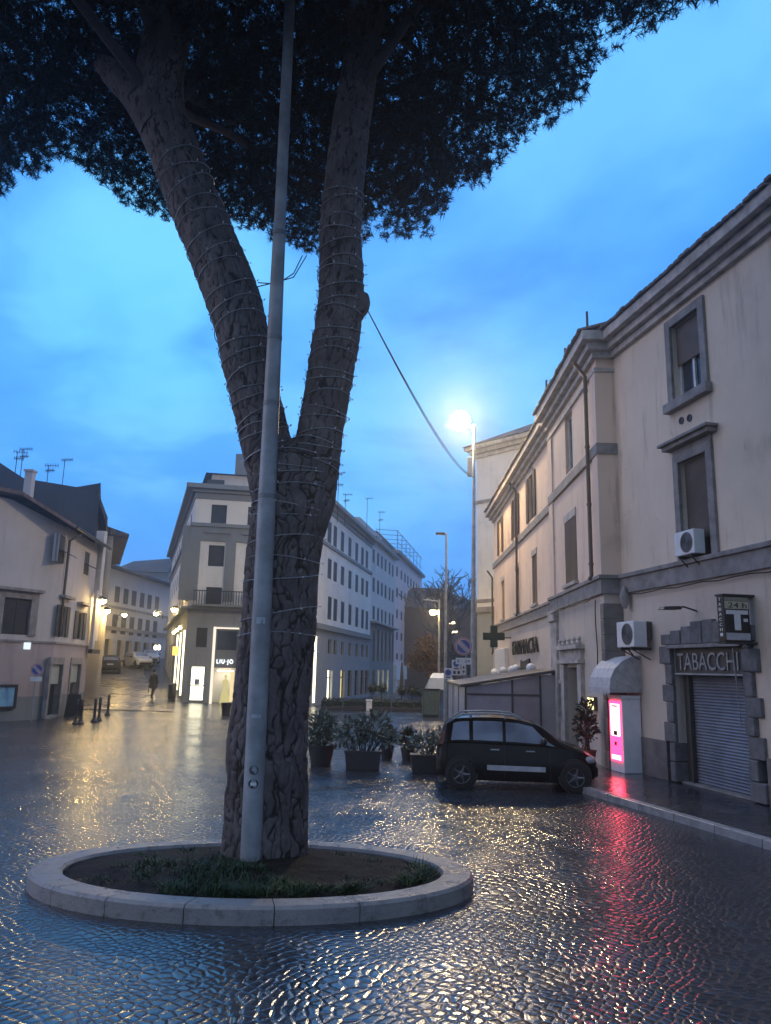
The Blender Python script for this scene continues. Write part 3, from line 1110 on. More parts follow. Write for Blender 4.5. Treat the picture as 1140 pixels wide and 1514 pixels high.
# projecting tobacco sign: a box square to the wall, face towards the square's near end
sx0, zt = FA.px(1078, 880, 0.55)
us = FA.px(1114, 945)[0] - 0.1
n0, n1 = 0.12, 0.66
zb, zt = FA.px(1112, 950, 0.3)[1] + 0.02, FA.px(1080, 880, 0.6)[1]
t = thing('tobacco_sign', FA.p(us, 0, zb), 'black projecting tobacco sign with a big white T beside the shutter', 'sign')
th = 0.2
m = MB()
m.fbox(FA, us, us + th, zb, zt, n0, n1)
m.build('sign_box', M['black'], t, bevel=0.01)
m = MB()
m.fbox(FA, us - 0.02, us + th + 0.02, zt + 0.002, zt + 0.04, -0.05, n1 + 0.02)
m.fbox(FA, us - 0.02, us + th + 0.02, zb - 0.04, zb - 0.002, -0.1, n1 + 0.02)
m.build('bracket', M['iron'], t)
H_ = zt - zb
fx = us - 0.004
Rr = -FA.n                          # reads from the street towards the wall


def panel(n_a, n_b, z_a, z_b, mm, nm='panel', e=0.006):
    m = MB()
    m.fbox(FA, fx - e, fx, z_a, z_b, n_a, n_b)
    return m.build(nm, mm, t)


cream = plain('sign_cream', (0.50, 0.48, 0.34), 0.4)
cream2 = plain('sign_dim', (0.26, 0.25, 0.20), 0.4)
panel(n0 + 0.02, n1 - 0.02, zb + H_ * 0.895, zt - 0.02, cream2)
panel(n0 + 0.02, n1 - 0.02, zb + H_ * 0.72, zb + H_ * 0.885, cream)
panel(n0 + 0.02, n1 - 0.02, zb + 0.03, zb + H_ * 0.19, plain('sign_grey', (0.42, 0.43, 0.46), 0.4))
text_mesh('lettering', '24 h', FA, 0, 0, H_ * 0.115, 0, M['black'], t, 0.006, (n1 - n0) * 0.72, Rr, None, FA.p(fx - 0.007, n1 - 0.09, zb + H_ * 0.745))
m = MB()
m.fbox(FA, fx - 0.01, fx, zb + H_ * 0.60, zb + H_ * 0.69, n0 + 0.04, n1 - 0.04)
m.fbox(FA, fx - 0.01, fx, zb + H_ * 0.25, zb + H_ * 0.60, (n0 + n1) / 2 - 0.065, (n0 + n1) / 2 + 0.065)
m.build('letter_t', M['white'], t)
panel(n0 + 0.05, n0 + 0.14, zb + H_ * 0.44, zb + H_ * 0.51, M['white'])
# column of small letters on the outer end
ends = 'TABACCHI'
for i, ch in enumerate(ends):
    text_mesh('letter', ch, FA, 0, 0, H_ * 0.07, 0, M['white'], t, 0.006, 0.075, FA.rd, None, FA.p(us + th * 0.5 + 0.04, n1 + 0.001, zt - 0.085 - i * H_ * 0.112))
# thin stay from the sign down over the shutter
m = MB()
pa = FA.p(FA.px(1083, 958, .3)[0], 0.3, FA.px(1083, 958, .3)[1])
pb = FA.p(FA.px(1098, 1075)[0], 0.02, FA.px(1098, 1075)[1])
m.tube([pa, pb], 0.012, 6)
tag(m.build('stay_wire', M['wire']), 'thin slanting metal stay from the tobacco sign down past the shutter', 'wire')

# lit vending booth with its arched awning
zg = 0.12
uB0 = FA.px(953, 1145)[0]
nb = 0.50
uB1 = uB0 + 0.66
t = thing('vending_booth', FA.p(uB0, 0.4, zg), 'white vending booth with glowing red and white front panel', 'vending machine')
zt = 1.80
m = MB()
m.fbox(FA, uB0, uB1, zg, zt, 0.02, nb)
m.build('cabinet', M['booth'], t, bevel=0.015)
m = MB()
m.fbox(FA, uB0 - 0.01, uB1 + 0.01, zt + 0.002, zt + 0.09, 0.02, nb + 0.02)
m.build('top_rail', M['white'], t, bevel=0.01)
z0 = FA.px(913, 1125, nb)[1]
z1 = FA.px(904, 1036, nb)[1]
e0_, e1_ = uB0 + 0.07, uB1 - 0.07
m = MB()
m.fbox(FA, e0_, e1_, z0, z1, nb - 0.02, nb + 0.02)
lf = m.build('light_panel', M['red_lit'], t)
m = MB()
hh = z1 - z0
m.fbox(FA, e0_ + 0.02, e1_ - 0.05, z0 + hh * 0.42, z1 - 0.06, nb + 0.022, nb + 0.03)
m.fbox(FA, e0_ + 0.03, e1_ - 0.05, z0 + 0.03, z0 + hh * 0.10, nb + 0.022, nb + 0.03)
m.build_each('white_panel', M['pink_lit'], lf)
m = MB()
for i in range(4):
    for j in range(3):
        q_ = e0_ + 0.05 + j * 0.135
        m.fbox(FA, q_, q_ + 0.10, z1 - 0.30 - i * 0.17, z1 - 0.20 - i * 0.17, nb + 0.031, nb + 0.036)
m.build_each('product', emit('product_glow', (1.0, 0.42, 0.50), 2.4), lf)
m = MB()
m.fbox(FA, e0_ + 0.15, e0_ + 0.30, z0 + hh * 0.43, z0 + hh * 0.50, nb + 0.033, nb + 0.045)
m.fbox(FA, e0_ + 0.20, e0_ + 0.28, z0 + hh * 0.26, z0 + hh * 0.32, nb + 0.025, nb + 0.045)
m.fbox(FA, e0_ + 0.12, e0_ + 0.36, z1 - 0.13, z1 - 0.1, nb + 0.033, nb + 0.038)
m.build('keypad', M['black'], lf)

za, zb_ = FA.px(955, 969)[1], 2.0
t = thing('arched_awning', FA.p(uB0, 0, zb_), 'grey arched canvas awning over the glowing vending booth', 'awning')
nA = 0.84
prof = []
for i in range(6):
    th = pi / 2 * i / 5
    prof.append((nA * sin(th), zb_ + 0.06 + (za - zb_ - 0.06) * cos(th)))
prof.append((nA, zb_ - 0.04))
u0, u1 = uB0 - 0.06, uB0 + 1.0
m = MB()
for i in range(len(prof) - 1):
    (na, za_), (nb_, zb2) = prof[i], prof[i + 1]
    m.quad(FA.p(u0, na, za_), FA.p(u1, na, za_), FA.p(u1, nb_, zb2), FA.p(u0, nb_, zb2))
    m.quad(FA.p(u0, na * 0.985, za_ - 0.015), FA.p(u1, na * 0.985, za_ - 0.015), FA.p(u1, nb_ * 0.985, zb2 - 0.015), FA.p(u0, nb_ * 0.985, zb2 - 0.015))
m.build('canvas', M['awn'], t, bevel=0)
for uu in (u0, u1):
    m = MB()
    for i in range(len(prof) - 1):
        m.quad(FA.p(uu, 0, zb_ - 0.04), FA.p(uu, *prof[i]), FA.p(uu, *prof[i + 1]))
        m.quad(FA.p(uu + (0.012 if uu == u0 else -0.012), 0, zb_ - 0.04), FA.p(uu + (0.012 if uu == u0 else -0.012), prof[i][0] * .99, prof[i][1] - .01), FA.p(uu + (0.012 if uu == u0 else -0.012), prof[i + 1][0] * .99, prof[i + 1][1] - .01))
    m.build('side_canvas', M['awn'], t)
for i in (1, 2, 3, 4, 5):
    for uu in (u0 - 0.008, u1):
        m = MB()
        m.tube([FA.p(uu, 0, zb_ - 0.03), FA.p(uu, prof[i][0], prof[i][1])], 0.006, 5)
        m.build('rib', M['awn'], t)
m = MB()
for i in range(14):
    q0 = u0 + (u1 - u0) * i / 14
    m.quad(FA.p(q0, nA - 0.002, zb_ - 0.04), FA.p(q0 + (u1 - u0) / 14, nA - 0.002, zb_ - 0.04), FA.p(q0 + (u1 - u0) / 28, nA - 0.002, zb_ - 0.13))
m.fbox(FA, u0, u1, zb_ - 0.06, zb_ - 0.035, nA - 0.03, nA)
m.build('valance', M['awn'], t)

# small lit wall sign between doorway and awning
u, z = FB.px(871.5, 1040, 0.15)
t = thing('wall_light', FB.p(u, 0, z), 'small glowing yellow wall light between the house door and the booth', 'lamp')
m = MB()
m.fbox(FB, u - 0.22, u + 0.22, z - 0.14, z + 0.14, 0.10, 0.15)
m.build('lit_panel', M['yellow_lit'], t)
m = MB()
m.fbox(FB, u - 0.25, u + 0.25, z - 0.17, z + 0.17, 0.0, 0.098)
m.build('case', M['frame_dk'], t)

# pharmacy cross
cp = atY(730, 941, 37.0)
t = thing('pharmacy_cross', cp, 'unlit dark green pharmacy cross sticking out from the far wall end', 'sign')
m = MB()
s = 0.17
m.box(-3 * s, 3 * s, -0.1, 0.1, -s, s, Matrix.Translation(cp))
m.box(-s, s, -0.101, 0.101, s, 3 * s, Matrix.Translation(cp))
m.box(-s, s, -0.101, 0.101, -3 * s, -s, Matrix.Translation(cp))
m.build('cross', M['cross'], t, bevel=0.01)
m = MB()
m.tube([cp + Vector((0.5, 0, -0.05)), Vector((FB2.p(0, 0, 0).x + 0.4, cp.y, cp.z - 0.05))], 0.03, 8)
m.build('bracket', M['iron'], t)

# dark wall shrub in a pot beside the booth
def leaf_cloud(m, c, rad, n, size, rng, up=0.3):
    for _ in range(n):
        while True:
            q = Vector((rng.uniform(-1, 1), rng.uniform(-1, 1), rng.uniform(-1, 1)))
            if 0.15 < q.length < 1:
                break
        q = q * (0.55 + 0.45 * rng.random())
        p = Vector((c[0] + q.x * rad[0], c[1] + q.y * rad[1], c[2] + q.z * rad[2]))
        d = (q.normalized() + Vector((rng.gauss(0, .5), rng.gauss(0, .5), rng.gauss(0, .5) + up))).normalized()
        sd = d.cross(Vector((rng.gauss(0, 1), rng.gauss(0, 1), rng.gauss(0, 1)))).normalized()
        L = size * rng.uniform(0.6, 1.3)
        W = L * 0.22
        m.quad(p, p + d * L * 0.5 + sd * W, p + d * L, p + d * L * 0.5 - sd * W)


def shrub(name, loc, label, cat, foliage, pot, group=None, stems=6, leafm='leaf', potm='pot', lsz=0.14, seed=1):
    t = thing(name, loc, label, cat, group)
    rng = random.Random(seed)
    loc = Vector(loc)
    m = MB()
    if pot[0] == 'round':
        r, h_ = pot[1:]
        m.lathe([(r * 0.72, 0.0), (r, h_ * 0.94), (r * 1.07, h_ * 0.95), (r * 1.07, h_), (r * 0.9, h_), (r * 0.88, h_ * 0.9), (0.01, h_ * 0.9)], loc, 22)
    else:
        wx, wy, h_ = pot[1:]
        a_ = 0.92
        for (p0, p1) in (((-wx, -wy), (wx, wy)),):
            m.hexa([loc + Vector(q) for q in ((-wx * a_, -wy * a_, 0), (wx * a_, -wy * a_, 0), (wx * a_, wy * a_, 0), (-wx * a_, wy * a_, 0), (-wx, -wy, h_ * .88), (wx, -wy, h_ * .88), (wx, wy, h_ * .88), (-wx, wy, h_ * .88))])
            m.hexa([loc + Vector(q) for q in ((-wx * 1.05, -wy * 1.05, h_ * .88), (wx * 1.05, -wy * 1.05, h_ * .88), (wx * 1.05, wy * 1.05, h_ * .88), (-wx * 1.05, wy * 1.05, h_ * .88), (-wx * 1.05, -wy * 1.05, h_), (wx * 1.05, -wy * 1.05, h_), (wx * 1.05, wy * 1.05, h_), (-wx * 1.05, wy * 1.05, h_))])
    m.build('pot', M[potm], t, smooth=pot[0] == 'round', bevel=0.008 if pot[0] != 'round' else 0)
    h_ = pot[-1]
    m = MB()
    st = MB()
    for (cx, cy, cz, rx, ry, rz, n) in foliage:
        leaf_cloud(m, loc + Vector((cx, cy, cz)), (rx, ry, rz), n, lsz, rng)
        for _ in range(stems):
            e = loc + Vector((cx + rng.uniform(-.8, .8) * rx, cy + rng.uniform(-.8, .8) * ry, cz + rng.uniform(-.2, 1.0) * rz))
            s0 = loc + Vector((cx * 0.4 + rng.uniform(-.1, .1), cy * 0.4, h_ * 0.9))
            mid = (s0 + e) / 2 + Vector((rng.uniform(-.06, .06), rng.uniform(-.06, .06), 0.08))
            st.tube([s0, mid, e], [0.012, 0.009, 0.004], 5)
    m.build('foliage', M[leafm], t)
    st.build('stem', M['twig'], t)
    return t


shrub('potted_shrub', (5.12, 19.9, 0.12), 'dark tall potted shrub between the house door and the red lit booth', 'shrub',
      [(0, 0, 0.95, 0.32, 0.32, 0.48, 380), (0.02, 0, 1.35, 0.2, 0.22, 0.35, 150)], ('round', 0.24, 0.4), None, 5, 'leafd', 'pot', 0.13, 5)

# ------------------------------------------------------------------ glazed restaurant veranda
VY = 25.4
v0 = atY(687, 1013, VY)
vx0 = v0.x
t = thing('veranda', (vx0 + 1.4, VY, 0.12), 'low glazed restaurant veranda with sloping roof behind the black car', 'veranda')
vx1 = FB.p(VY - FB.o.y, 0, 0).x - 0.02
zl, zr = atY(687, 1015, VY).z, atY(822, 993, VY).z
LV = 6.5
m = MB()
m.hexa([Vector((vx0 - 0.15, VY - 0.12, zl - 0.02)), Vector((vx1, VY - 0.12, zr - 0.02)), Vector((vx1 + 0.1, VY + LV, zr - 0.02)), Vector((vx0 - 0.05, VY + LV, zl - 0.02)),
        Vector((vx0 - 0.15, VY - 0.12, zl + 0.07)), Vector((vx1, VY - 0.12, zr + 0.07)), Vector((vx1 + 0.1, VY + LV, zr + 0.07)), Vector((vx0 - 0.05, VY + LV, zl + 0.07))])
m.build('roof', M['frame_dk'], t, bevel=0.015)
m = MB()
xd = atY(798, 1040, VY).x
posts = [vx0, (vx0 + xd) / 2 + 0.3, xd, vx1 - 0.06]
zt_ = lambda x: zl + (zr - zl) * (x - vx0) / (vx1 - vx0) - 0.024
for x in posts:
    m.box(x, x + 0.06, VY - 0.02, VY + 0.05, 0.1, zt_(x))
for j in range(1, 4):
    y = VY + LV * j / 3
    m.box(vx0, vx0 + 0.06, y - 0.06, y, 0.1, zl - 0.024)
zmid = 1.62
m.box(vx0 + 0.06, xd, VY - 0.015, VY + 0.04, zmid, zmid + 0.06)
m.box(vx0 + 0.06, xd, VY - 0.015, VY + 0.04, 0.12, 0.55)
m.build('frame', M['frame_dk'], t)
m = MB()
m.quad(Vector((vx0 + 0.06, VY + 0.01, 0.55)), Vector((xd, VY + 0.01, 0.55)), Vector((xd, VY + 0.01, zt_(xd))), Vector((vx0 + 0.06, VY + 0.01, zt_(vx0))))
m.build('front_glazing', M['film'], t)
m = MB()
m.quad(Vector((vx0 + 0.02, VY + 0.05, 0.1)), Vector((vx0 + 0.02, VY + LV, 0.1)), Vector((vx0 + 0.02, VY + LV, zl - 0.02)), Vector((vx0 + 0.02, VY + 0.05, zl - 0.02)))
m.build('side_glazing', plain('side_film', (0.45, 0.45, 0.50), 0.25, 0, 0.1, 1), t)
m = MB()
m.box(xd + 0.06, vx1 - 0.06, VY, VY + 0.04, 0.1, zt_(xd + 0.06))
m.build('end_panel', plain('end_panel', (0.38, 0.34, 0.34), 0.4, 0, 0.1, 1), t)
m = MB()
m.box(vx0 + 0.05, vx1, VY + LV - 0.05, VY + LV, 0.1, zl - 0.03)
m.build('back_panel', M['film'], t)
for x, y in ((731, 994), (744, 992), (757, 990.5), (763, 989), (785, 988)):
    u, z = FB2.px(x, y, 0.3)
    t = thing('globe_lamp', FB2.p(u, 0, z), 'unlit white globe lamp on the wall above the veranda roof', 'lamp', 'white globe lamps above the veranda')
    m = MB()
    m.ball(FB2.p(u, 0.3, z), 0.19, 16)
    m.build('globe', M['white'], t, smooth=True)
    m = MB()
    m.tube([FB2.p(u, 0, z - 0.3), FB2.p(u, 0.3, z - 0.3), FB2.p(u, 0.3, z - 0.16)], 0.025, 8)
    m.build('bracket', M['iron'], t)

# ------------------------------------------------------------------ tall pale building behind (right of the mast)
YC = 47.0
c0 = atY(705, 900, YC + 3)
FC = Fr((c0.x, c0.y), 138, 1)           # runs towards the viewer and right
ZCt = FC.px(705, 662)[1]
t = thing('corner_house', FC.p(3, -3, 0), 'tall pale yellow house with grey ground floor behind the lamp mast', 'building')
zs1 = FC.px(706, 906)[1]
m = MB()
P = [FC.p(0, 0, 0), FC.p(9, 0, 0), FC.p(9, -8, 0), FC.p(0, -8, 0)]
m.prism([(q.x, q.y) for q in P], zs1, ZCt - 0.8)
m.build('upper_wall', M['cream'], t)
m = MB()
m.prism([(q.x, q.y) for q in P], 0, zs1 - 0.003)
m.build('lower_wall', M['grey2'], t)
m = MB()
for ya, h_, n in ((745, 0.22, 0.08), (891, 0.2, 0.07), (906, 0.35, 0.16)):
    z = FC.px(710, ya)[1]
    m.fbox(FC, -n, 9, z, z + h_, -0.1, n)
m.build_each('string_course', M['trim'], t)
m = MB()
for i, n in enumerate((0.15, 0.35, 0.6)):
    z = ZCt - 0.8 + i * 0.26
    m.fbox(FC, -n, 9, z + 0.003, z + 0.26, -8, n)
m.build('cornice', M['trim_lt'], t, bevel=0.03)
m = MB()
P = [FC.p(-0.7, 0.7, ZCt), FC.p(9, 0.7, ZCt), FC.p(9, -8, ZCt), FC.p(-0.7, -8, ZCt)]
apex = [FC.p(4, -3.5, ZCt + 2.2), FC.p(6, -3.5, ZCt + 2.2)]
m.quad(P[0], P[1], apex[1], apex[0])
m.quad(P[3], P[0], apex[0])
m.quad(P[1], P[2], apex[1])
m.quad(P[2], P[3], apex[0], apex[1])
m.quad(P[3], P[2], P[1], P[0])
m.build('roof', M['roof'], t)

# ------------------------------------------------------------------ corner block across the square (front, left and right fronts)
dco = gnd(268, 1042)
FDf = Fr((dco.x, dco.y), 78.5, 1)
UDf = FDf.ux(466, 6)
dc2 = FDf.p(UDf, 0, 0)
FDr = Fr((dc2.x, dc2.y), 10.0, 1)
FDl = Fr((dco.x, dco.y), -17.5, -1)
DB = thing('corner_building', FDf.p(UDf / 2, -4, 0), 'grey and cream corner block with lit shop across the square', 'building')
ZD0 = FDf.px(300, 900)[1]          # top of the stone ground floor
ZDc = FDf.px(290, 728)[1]          # underside of the cornice
ZDs = FDf.px(290, 778)[1]
ZDt = FDf.px(290, 715)[1]
UDr = FDr.ux(548, 8)
UDl = 34.0
cW = [(308, 331), (362, 386), (416, 440)]
rowsz = [(FDf.px(318, 774)[1] + 0.02, FDf.px(318, 746)[1]), (FDf.px(314, 837)[1], FDf.px(314, 806)[1]), (FDf.px(312, 897)[1], FDf.px(312, 868)[1])]
wD = FDf.ux(331, 9) - FDf.ux(308, 9)
cu_ = [(FDf.ux(a, 9) + FDf.ux(b, 9)) / 2 for a, b in cW]
hf = [(c - wD / 2, c + wD / 2, z0, z1) for c in cu_ for z0, z1 in rowsz]
m = MB()
wall_holes(m, FDf, 0, UDf, ZD0, ZDc, hf, 0.25)
colr = [487.4, 495.8, 506.5, 517.4, 527.5, 536.0, 542.5]
rz_r = []
for (ya, yb) in ((771, 803), (826, 856), (882, 916)):
    zt_r = FDr.px(487.4, ya)[1]
    zb_r = FDr.px(487.4, yb)[1]
    rz_r.append((zb_r, zt_r))
hr = []
for x in colr:
    for zb_r, zt_r in rz_r:
        c = FDr.ux(x, (zb_r + zt_r) / 2)
        hr.append((c - 0.55, c + 0.55, zb_r, zt_r))
ZDr0 = FDr.px(470, 930)[1]
hr_m, hr_g = [], []
for i, x in enumerate(colr):
    c = FDr.ux(x, 3.6)
    hr_m.append((c - 0.5, c + 0.5, FDr.px(480, 966)[1], FDr.px(480, 944)[1]))
    c = FDr.ux(x, 1.5)
    if i != 1:
        hr_g.append((c - 0.75, c + 0.75, 0.25, FDr.px(480, 991)[1]))
ZDrc = FDr.px(487, 752)[1]
wall_holes(m, FDr, 0, UDr, ZDr0, ZDrc, hr, 0.25)
hl = []
for i in range(7):
    for z0, z1 in rowsz:
        hl.append((3.0 + i * 3.7, 4.3 + i * 3.7, z0, z1))
wall_holes(m, FDl, 0, UDl, ZD0, ZDc, hl, 0.25)
cf = [FDf.p(0.8, -1.7, 0), FDf.p(UDf - 0.8, -1.7, 0), FDr.p(UDr, -0.35, 0), FDl.p(UDl, -0.35, 0)]
m.build('upper_wall', M['cream'], DB)
m = MB()
m.prism([(q.x, q.y) for q in cf], 0, ZDc)
m.build('inner_wall', M['dark_pl'], DB)
# stone lower storey
shopF = (FDf.ux(316, 2), FDf.ux(350, 2), 0.05, FDf.px(330, 930)[1])
litF = (FDf.ux(283.5, 2), FDf.ux(302, 2), FDf.px(290, 1035)[1], FDf.px(290, 986)[1])
mezF = (FDf.ux(290, 4), FDf.ux(306, 4), FDf.px(298, 957)[1], FDf.px(298, 928)[1])
shopF2 = (FDf.ux(395, 2), FDf.ux(440, 2), 0.05, shopF[3])
m = MB()
wall_holes(m, FDf, 0, UDf, 0, ZD0, [shopF, litF, mezF, shopF2], 0.3)
wall_holes(m, FDr, 0, UDr, 0, ZDr0, hr_m + hr_g, 0.3)
hl2 = [(1.2 + i * 4.2, 3.6 + i * 4.2, 0.2, 4.0) for i in range(6)]
wall_holes(m, FDl, 0, UDl, 0, ZD0, hl2, 0.3)
m.build('stone_base', M['grey2'], DB)
# grey pilasters and panels of the front
m = MB()
zp0, zp1 = ZD0 + 0.5, ZDs - 0.003
for xa, xb in ((268, 295), (333, 348), (389, 403), (446, 466)):
    m.fbox(FDf, FDf.ux(xa, 9), FDf.ux(xb, 9), zp0, zp1, -0.1, 0.10)
m.fbox(FDf, 0.0, UDf, ZDs - 0.9, ZDs - 0.003, -0.1, 0.097)
m.fbox(FDl, 0.0, 1.0, zp0, zp1, -0.1, 0.10)
m.fbox(FDl, 1.0, UDl, ZDs - 0.5, ZDs - 0.003, -0.1, 0.06)
m.build_each('pilaster', M['greyw'], DB)
m = MB()
for fr, ue in ((FDf, UDf), (FDl, UDl)):
    m.fbox(fr, -0.22, ue, ZDs, ZDs + 0.22, -0.1, 0.2)
    m.fbox(fr, -0.4, ue, ZD0 - 0.05, ZD0 + 0.12, -0.1, 0.38)
m.fbox(FDr, -0.2, UDr, rz_r[0][0] - 0.35, rz_r[0][0] - 0.12, -0.1, 0.12)
m.fbox(FDr, -0.3, UDr, ZDr0, ZDr0 + 0.35, -0.1, 0.28)
m.build('string_course', M['greyw'], DB)
m = MB()
for i, (c, (z0, z1)) in enumerate([(c, r) for c in cu_ for r in rowsz[1:]]):
    if i % 2 == 0:
        m.fbox(FDf, c - wD * 0.85, c + wD * 0.85, z1 + 0.75, z1 + 0.95, 0.0, 0.2)
m.build('window_hood', M['greyw'], DB)
# balcony along the front above the shops
m = MB()
m.fbox(FDf, 0.2, UDf - 0.3, ZD0 + 0.123, ZD0 + 0.25, -0.05, 0.62)
bal = m.build('balcony', M['greyw'], DB)
m = MB()
u = 0.3
while u < UDf - 0.4:
    m.fbox(FDf, u, u + 0.045, ZD0 + 0.25, ZD0 + 1.05, 0.5, 0.54)
    u += 0.16
m.fbox(FDf, 0.25, UDf - 0.35, ZD0 + 1.05, ZD0 + 1.11, 0.48, 0.56)
m.build('railing', M['iron'], bal)
# cornice, attic and roof
m = MB()
for fr, ue in ((FDf, UDf), (FDl, UDl)):
    for z0, z1, n in ((ZDc, ZDc + 0.2, 0.25), (ZDc + 0.2, ZDc + 0.5, 0.6), (ZDc - 0.4, ZDc - 0.003, 0.06)):
        m.fbox(fr, -n, ue + 0.1, z0, z1, -0.5, n)
for z0, z1, n in ((ZDrc, ZDrc + 0.2, 0.25), (ZDrc + 0.2, ZDrc + 0.48, 0.6), (ZDrc - 0.35, ZDrc - 0.003, 0.07)):
    m.fbox(FDr, -n, UDr, z0, z1, -0.5, n)
m.build('cornice', M['greyw'], DB, bevel=0.03)
m = MB()
at = [FDf.p(0.9, -1.0, 0), FDf.p(UDf - 0.6, -1.0, 0), FDr.p(UDr - 0.2, -1.2, 0), FDl.p(UDl - 1, -1.0, 0)]
m.prism([(q.x, q.y) for q in at], ZDc + 0.4, ZDc + 1.5)
m.build('attic_wall', M['buff2'], DB)
m = MB()
zr0 = ZDc + 1.5
e = [FDf.p(0.5, -0.6, zr0), FDf.p(UDf - 0.2, -0.6, zr0), FDr.p(UDr, -0.8, zr0), FDl.p(UDl, -0.6, zr0)]
cen = (e[0] + e[1] + e[2] + e[3]) / 4
r0 = [p + (cen - p) * 0.55 + Vector((0, 0, 1.7)) for p in e]
for i in range(4):
    j = (i + 1) % 4
    m.quad(e[i], e[j], r0[j], r0[i])
m.quad(*r0)
m.quad(*reversed(e))
m.build('roof', M['roofd'], DB)
m = MB()
ch = FDf.p(FDf.ux(366, 15), -2.4, 0)
m.box(ch.x - 0.7, ch.x + 0.9, ch.y - 0.5, ch.y + 0.6, ZDc + 1.0, ZDc + 3.3)
m.build('chimney', M['greyw'], DB)
m = MB()
u = FDf.ux(320, 14)
m.fbox(FDf, u - 0.6, u + 0.5, ZDc + 0.62, ZDc + 1.15, -1.05, -0.97)
m.build('attic_window', M['frame_dk'], DB)
for i, h in enumerate(hf):
    window(FDf, h, DB, 'blind', 0.2, 'frame_dk', 'shut_gr')
for i, h in enumerate(hr):
    window(FDr, h, DB, 'closed', 0.12, 'frame_dk', 'shut_gr')
for h in hr_m:
    window(FDr, h, DB, 'glass', 0.2, 'frame_dk')
for h in hl:
    window(FDl, h, DB, 'closed', 0.12, 'frame_dk', 'shut_gr')
window(FDf, mezF, DB, 'blind', 0.15, 'frame_dk', 'shut_gr')


def lit_front(fr, h, parent, m_lit, depth=0.28, frame='iron', name='shop_window', strip=True):
    a, b, c, d = h
    m = MB()
    m.fbox(fr, a, b, c, d, -depth - 0.03, -depth)
    so = m.build(name, M[m_lit], parent)
    m = MB()
    for q in (a, (a + b) / 2, b):
        m.fbox(fr, q - 0.04, q + 0.04, c, d, -depth + 0.003, -depth + 0.08)
    m.fbox(fr, a, b, d - (d - c) * 0.28, d - (d - c) * 0.28 + 0.08, -depth + 0.003, -depth + 0.085)
    m.build_each('frame', M[frame], so)
    return so


# lit display box in the stone front
m = MB()
m.fbox(FDf, litF[0], litF[1], litF[2], litF[3], -0.2, -0.02)
lb = m.build('display_box', M['shopw'], DB)
m = MB()
m.fbox(FDf, litF[0] - 0.06, litF[0], litF[2] - 0.06, litF[3] + 0.06, -0.05, 0.04)
m.fbox(FDf, litF[1], litF[1] + 0.06, litF[2] - 0.06, litF[3] + 0.06, -0.05, 0.04)
m.fbox(FDf, litF[0], litF[1], litF[2] + (litF[3] - litF[2]) * 0.42, litF[2] + (litF[3] - litF[2]) * 0.45, -0.015, 0.0)
m.fbox(FDf, litF[0] + 0.2, litF[1] - 0.25, litF[2] + 0.9, litF[2] + 1.25, -0.015, -0.005)
m.build_each('frame', M['galv'], lb)
# shop entrance with name sign, LED edges and a dressed figure in the window
a, b, c, d = shopF
sgz = FDf.px(330, 979)[1]
m = MB()
m.fbox(FDf, a - 0.3, b + 0.6, c, sgz - 0.2, -1.5, -1.45)
m.quad(FDf.p(a, -1.45, c + .02), FDf.p(b, -1.45, c + .02), FDf.p(b, -0.3, c + .02), FDf.p(a, -0.3, c + .02))
sh = m.build('shop_window', M['buff2'], DB)
m = MB()
m.fbox(FDf, a + 0.2, b - 0.2, sgz - 0.55, sgz - 0.5, -1.2, -0.4)
m.build('ceiling_light', emit('shop_ceiling', (1.0, 0.85, 0.62), 7.0), sh)
m = MB()
m.fbox(FDf, (a + b) / 2 + 0.35, b - 0.1, c + 0.1, sgz - 0.5, -1.42, -1.3)
m.build('curtain', M['shopy'], sh)  # curtain glows by itself: shop light put into its colour
m = MB()
m.fbox(FDf, a, b, sgz - 0.35, d, -0.3, -0.12)
sg = m.build('shop_fascia', M['greyw'], DB)
m = MB()
m.fbox(FDf, a + 0.1, b - 0.1, sgz + 0.75, d - 0.12, -0.115, -0.10)
m.build('pane', M['pane'], sg)
text_mesh('lettering', 'LIU·JO', FDf, FDf.ux(321, 3), sgz - 0.17, 0.34, -0.11, M['sign_lit'], sg, 0.03, FDf.ux(345, 3) - FDf.ux(321, 3), space=1.35)
m = MB()
m.fbox(FDf, a - 0.17, a - 0.003, c, d + 0.12, -0.05, 0.06)
m.fbox(FDf, a, b, d + 0.003, d + 0.10, -0.05, 0.06)
m.build('light_edge', emit('soft_led', (1.0, 0.86, 0.70), 0.9), sg)
m = MB()
mc = FDf.p(a + 0.75, -0.8, c + 0.03)
m.lathe([(0.30, 0.0), (0.24, 0.5), (0.13, 0.95), (0.17, 1.25), (0.19, 1.38), (0.06, 1.45), (0.05, 1.52), (0.09, 1.62), (0.06, 1.74), (0.01, 1.76)], mc, 16)
tag(m.build('mannequin', emit('lit_dress', (0.9, 0.80, 0.36), 0.55), smooth=True), 'pale dressed mannequin in the corner shop window', 'mannequin')  # dress is emissive, standing in for shop light falling on it
lit_front(FDf, shopF2, DB, 'shopy')
# left side shops with light strips
for i, h in enumerate(hl2):
    so = lit_front(FDl, h, DB, 'shopy' if i in (0, 1) else 'pane', 0.25)
    if i < 3:
        m = MB()
        m.fbox(FDl, h[0] - 0.22, h[0] - 0.08, 0.3 + rise(-15, FDl.p(h[0], 0, 0).y), 4.5, 0.0, 0.1)
        m.build('light_strip', M['strip'], so)
        m = MB()
        m.ball(FDl.p(h[0] - 0.15, 0.35, 4.65), 0.12, 10)
        m.build('spot_lamp', M['lamp_small'], so)
m = MB()
m.fbox(FDl, 6.8, 6.92, 3.0, 3.6, 0.05, 0.45)
m.build('shop_sign', M['amber'], DB)
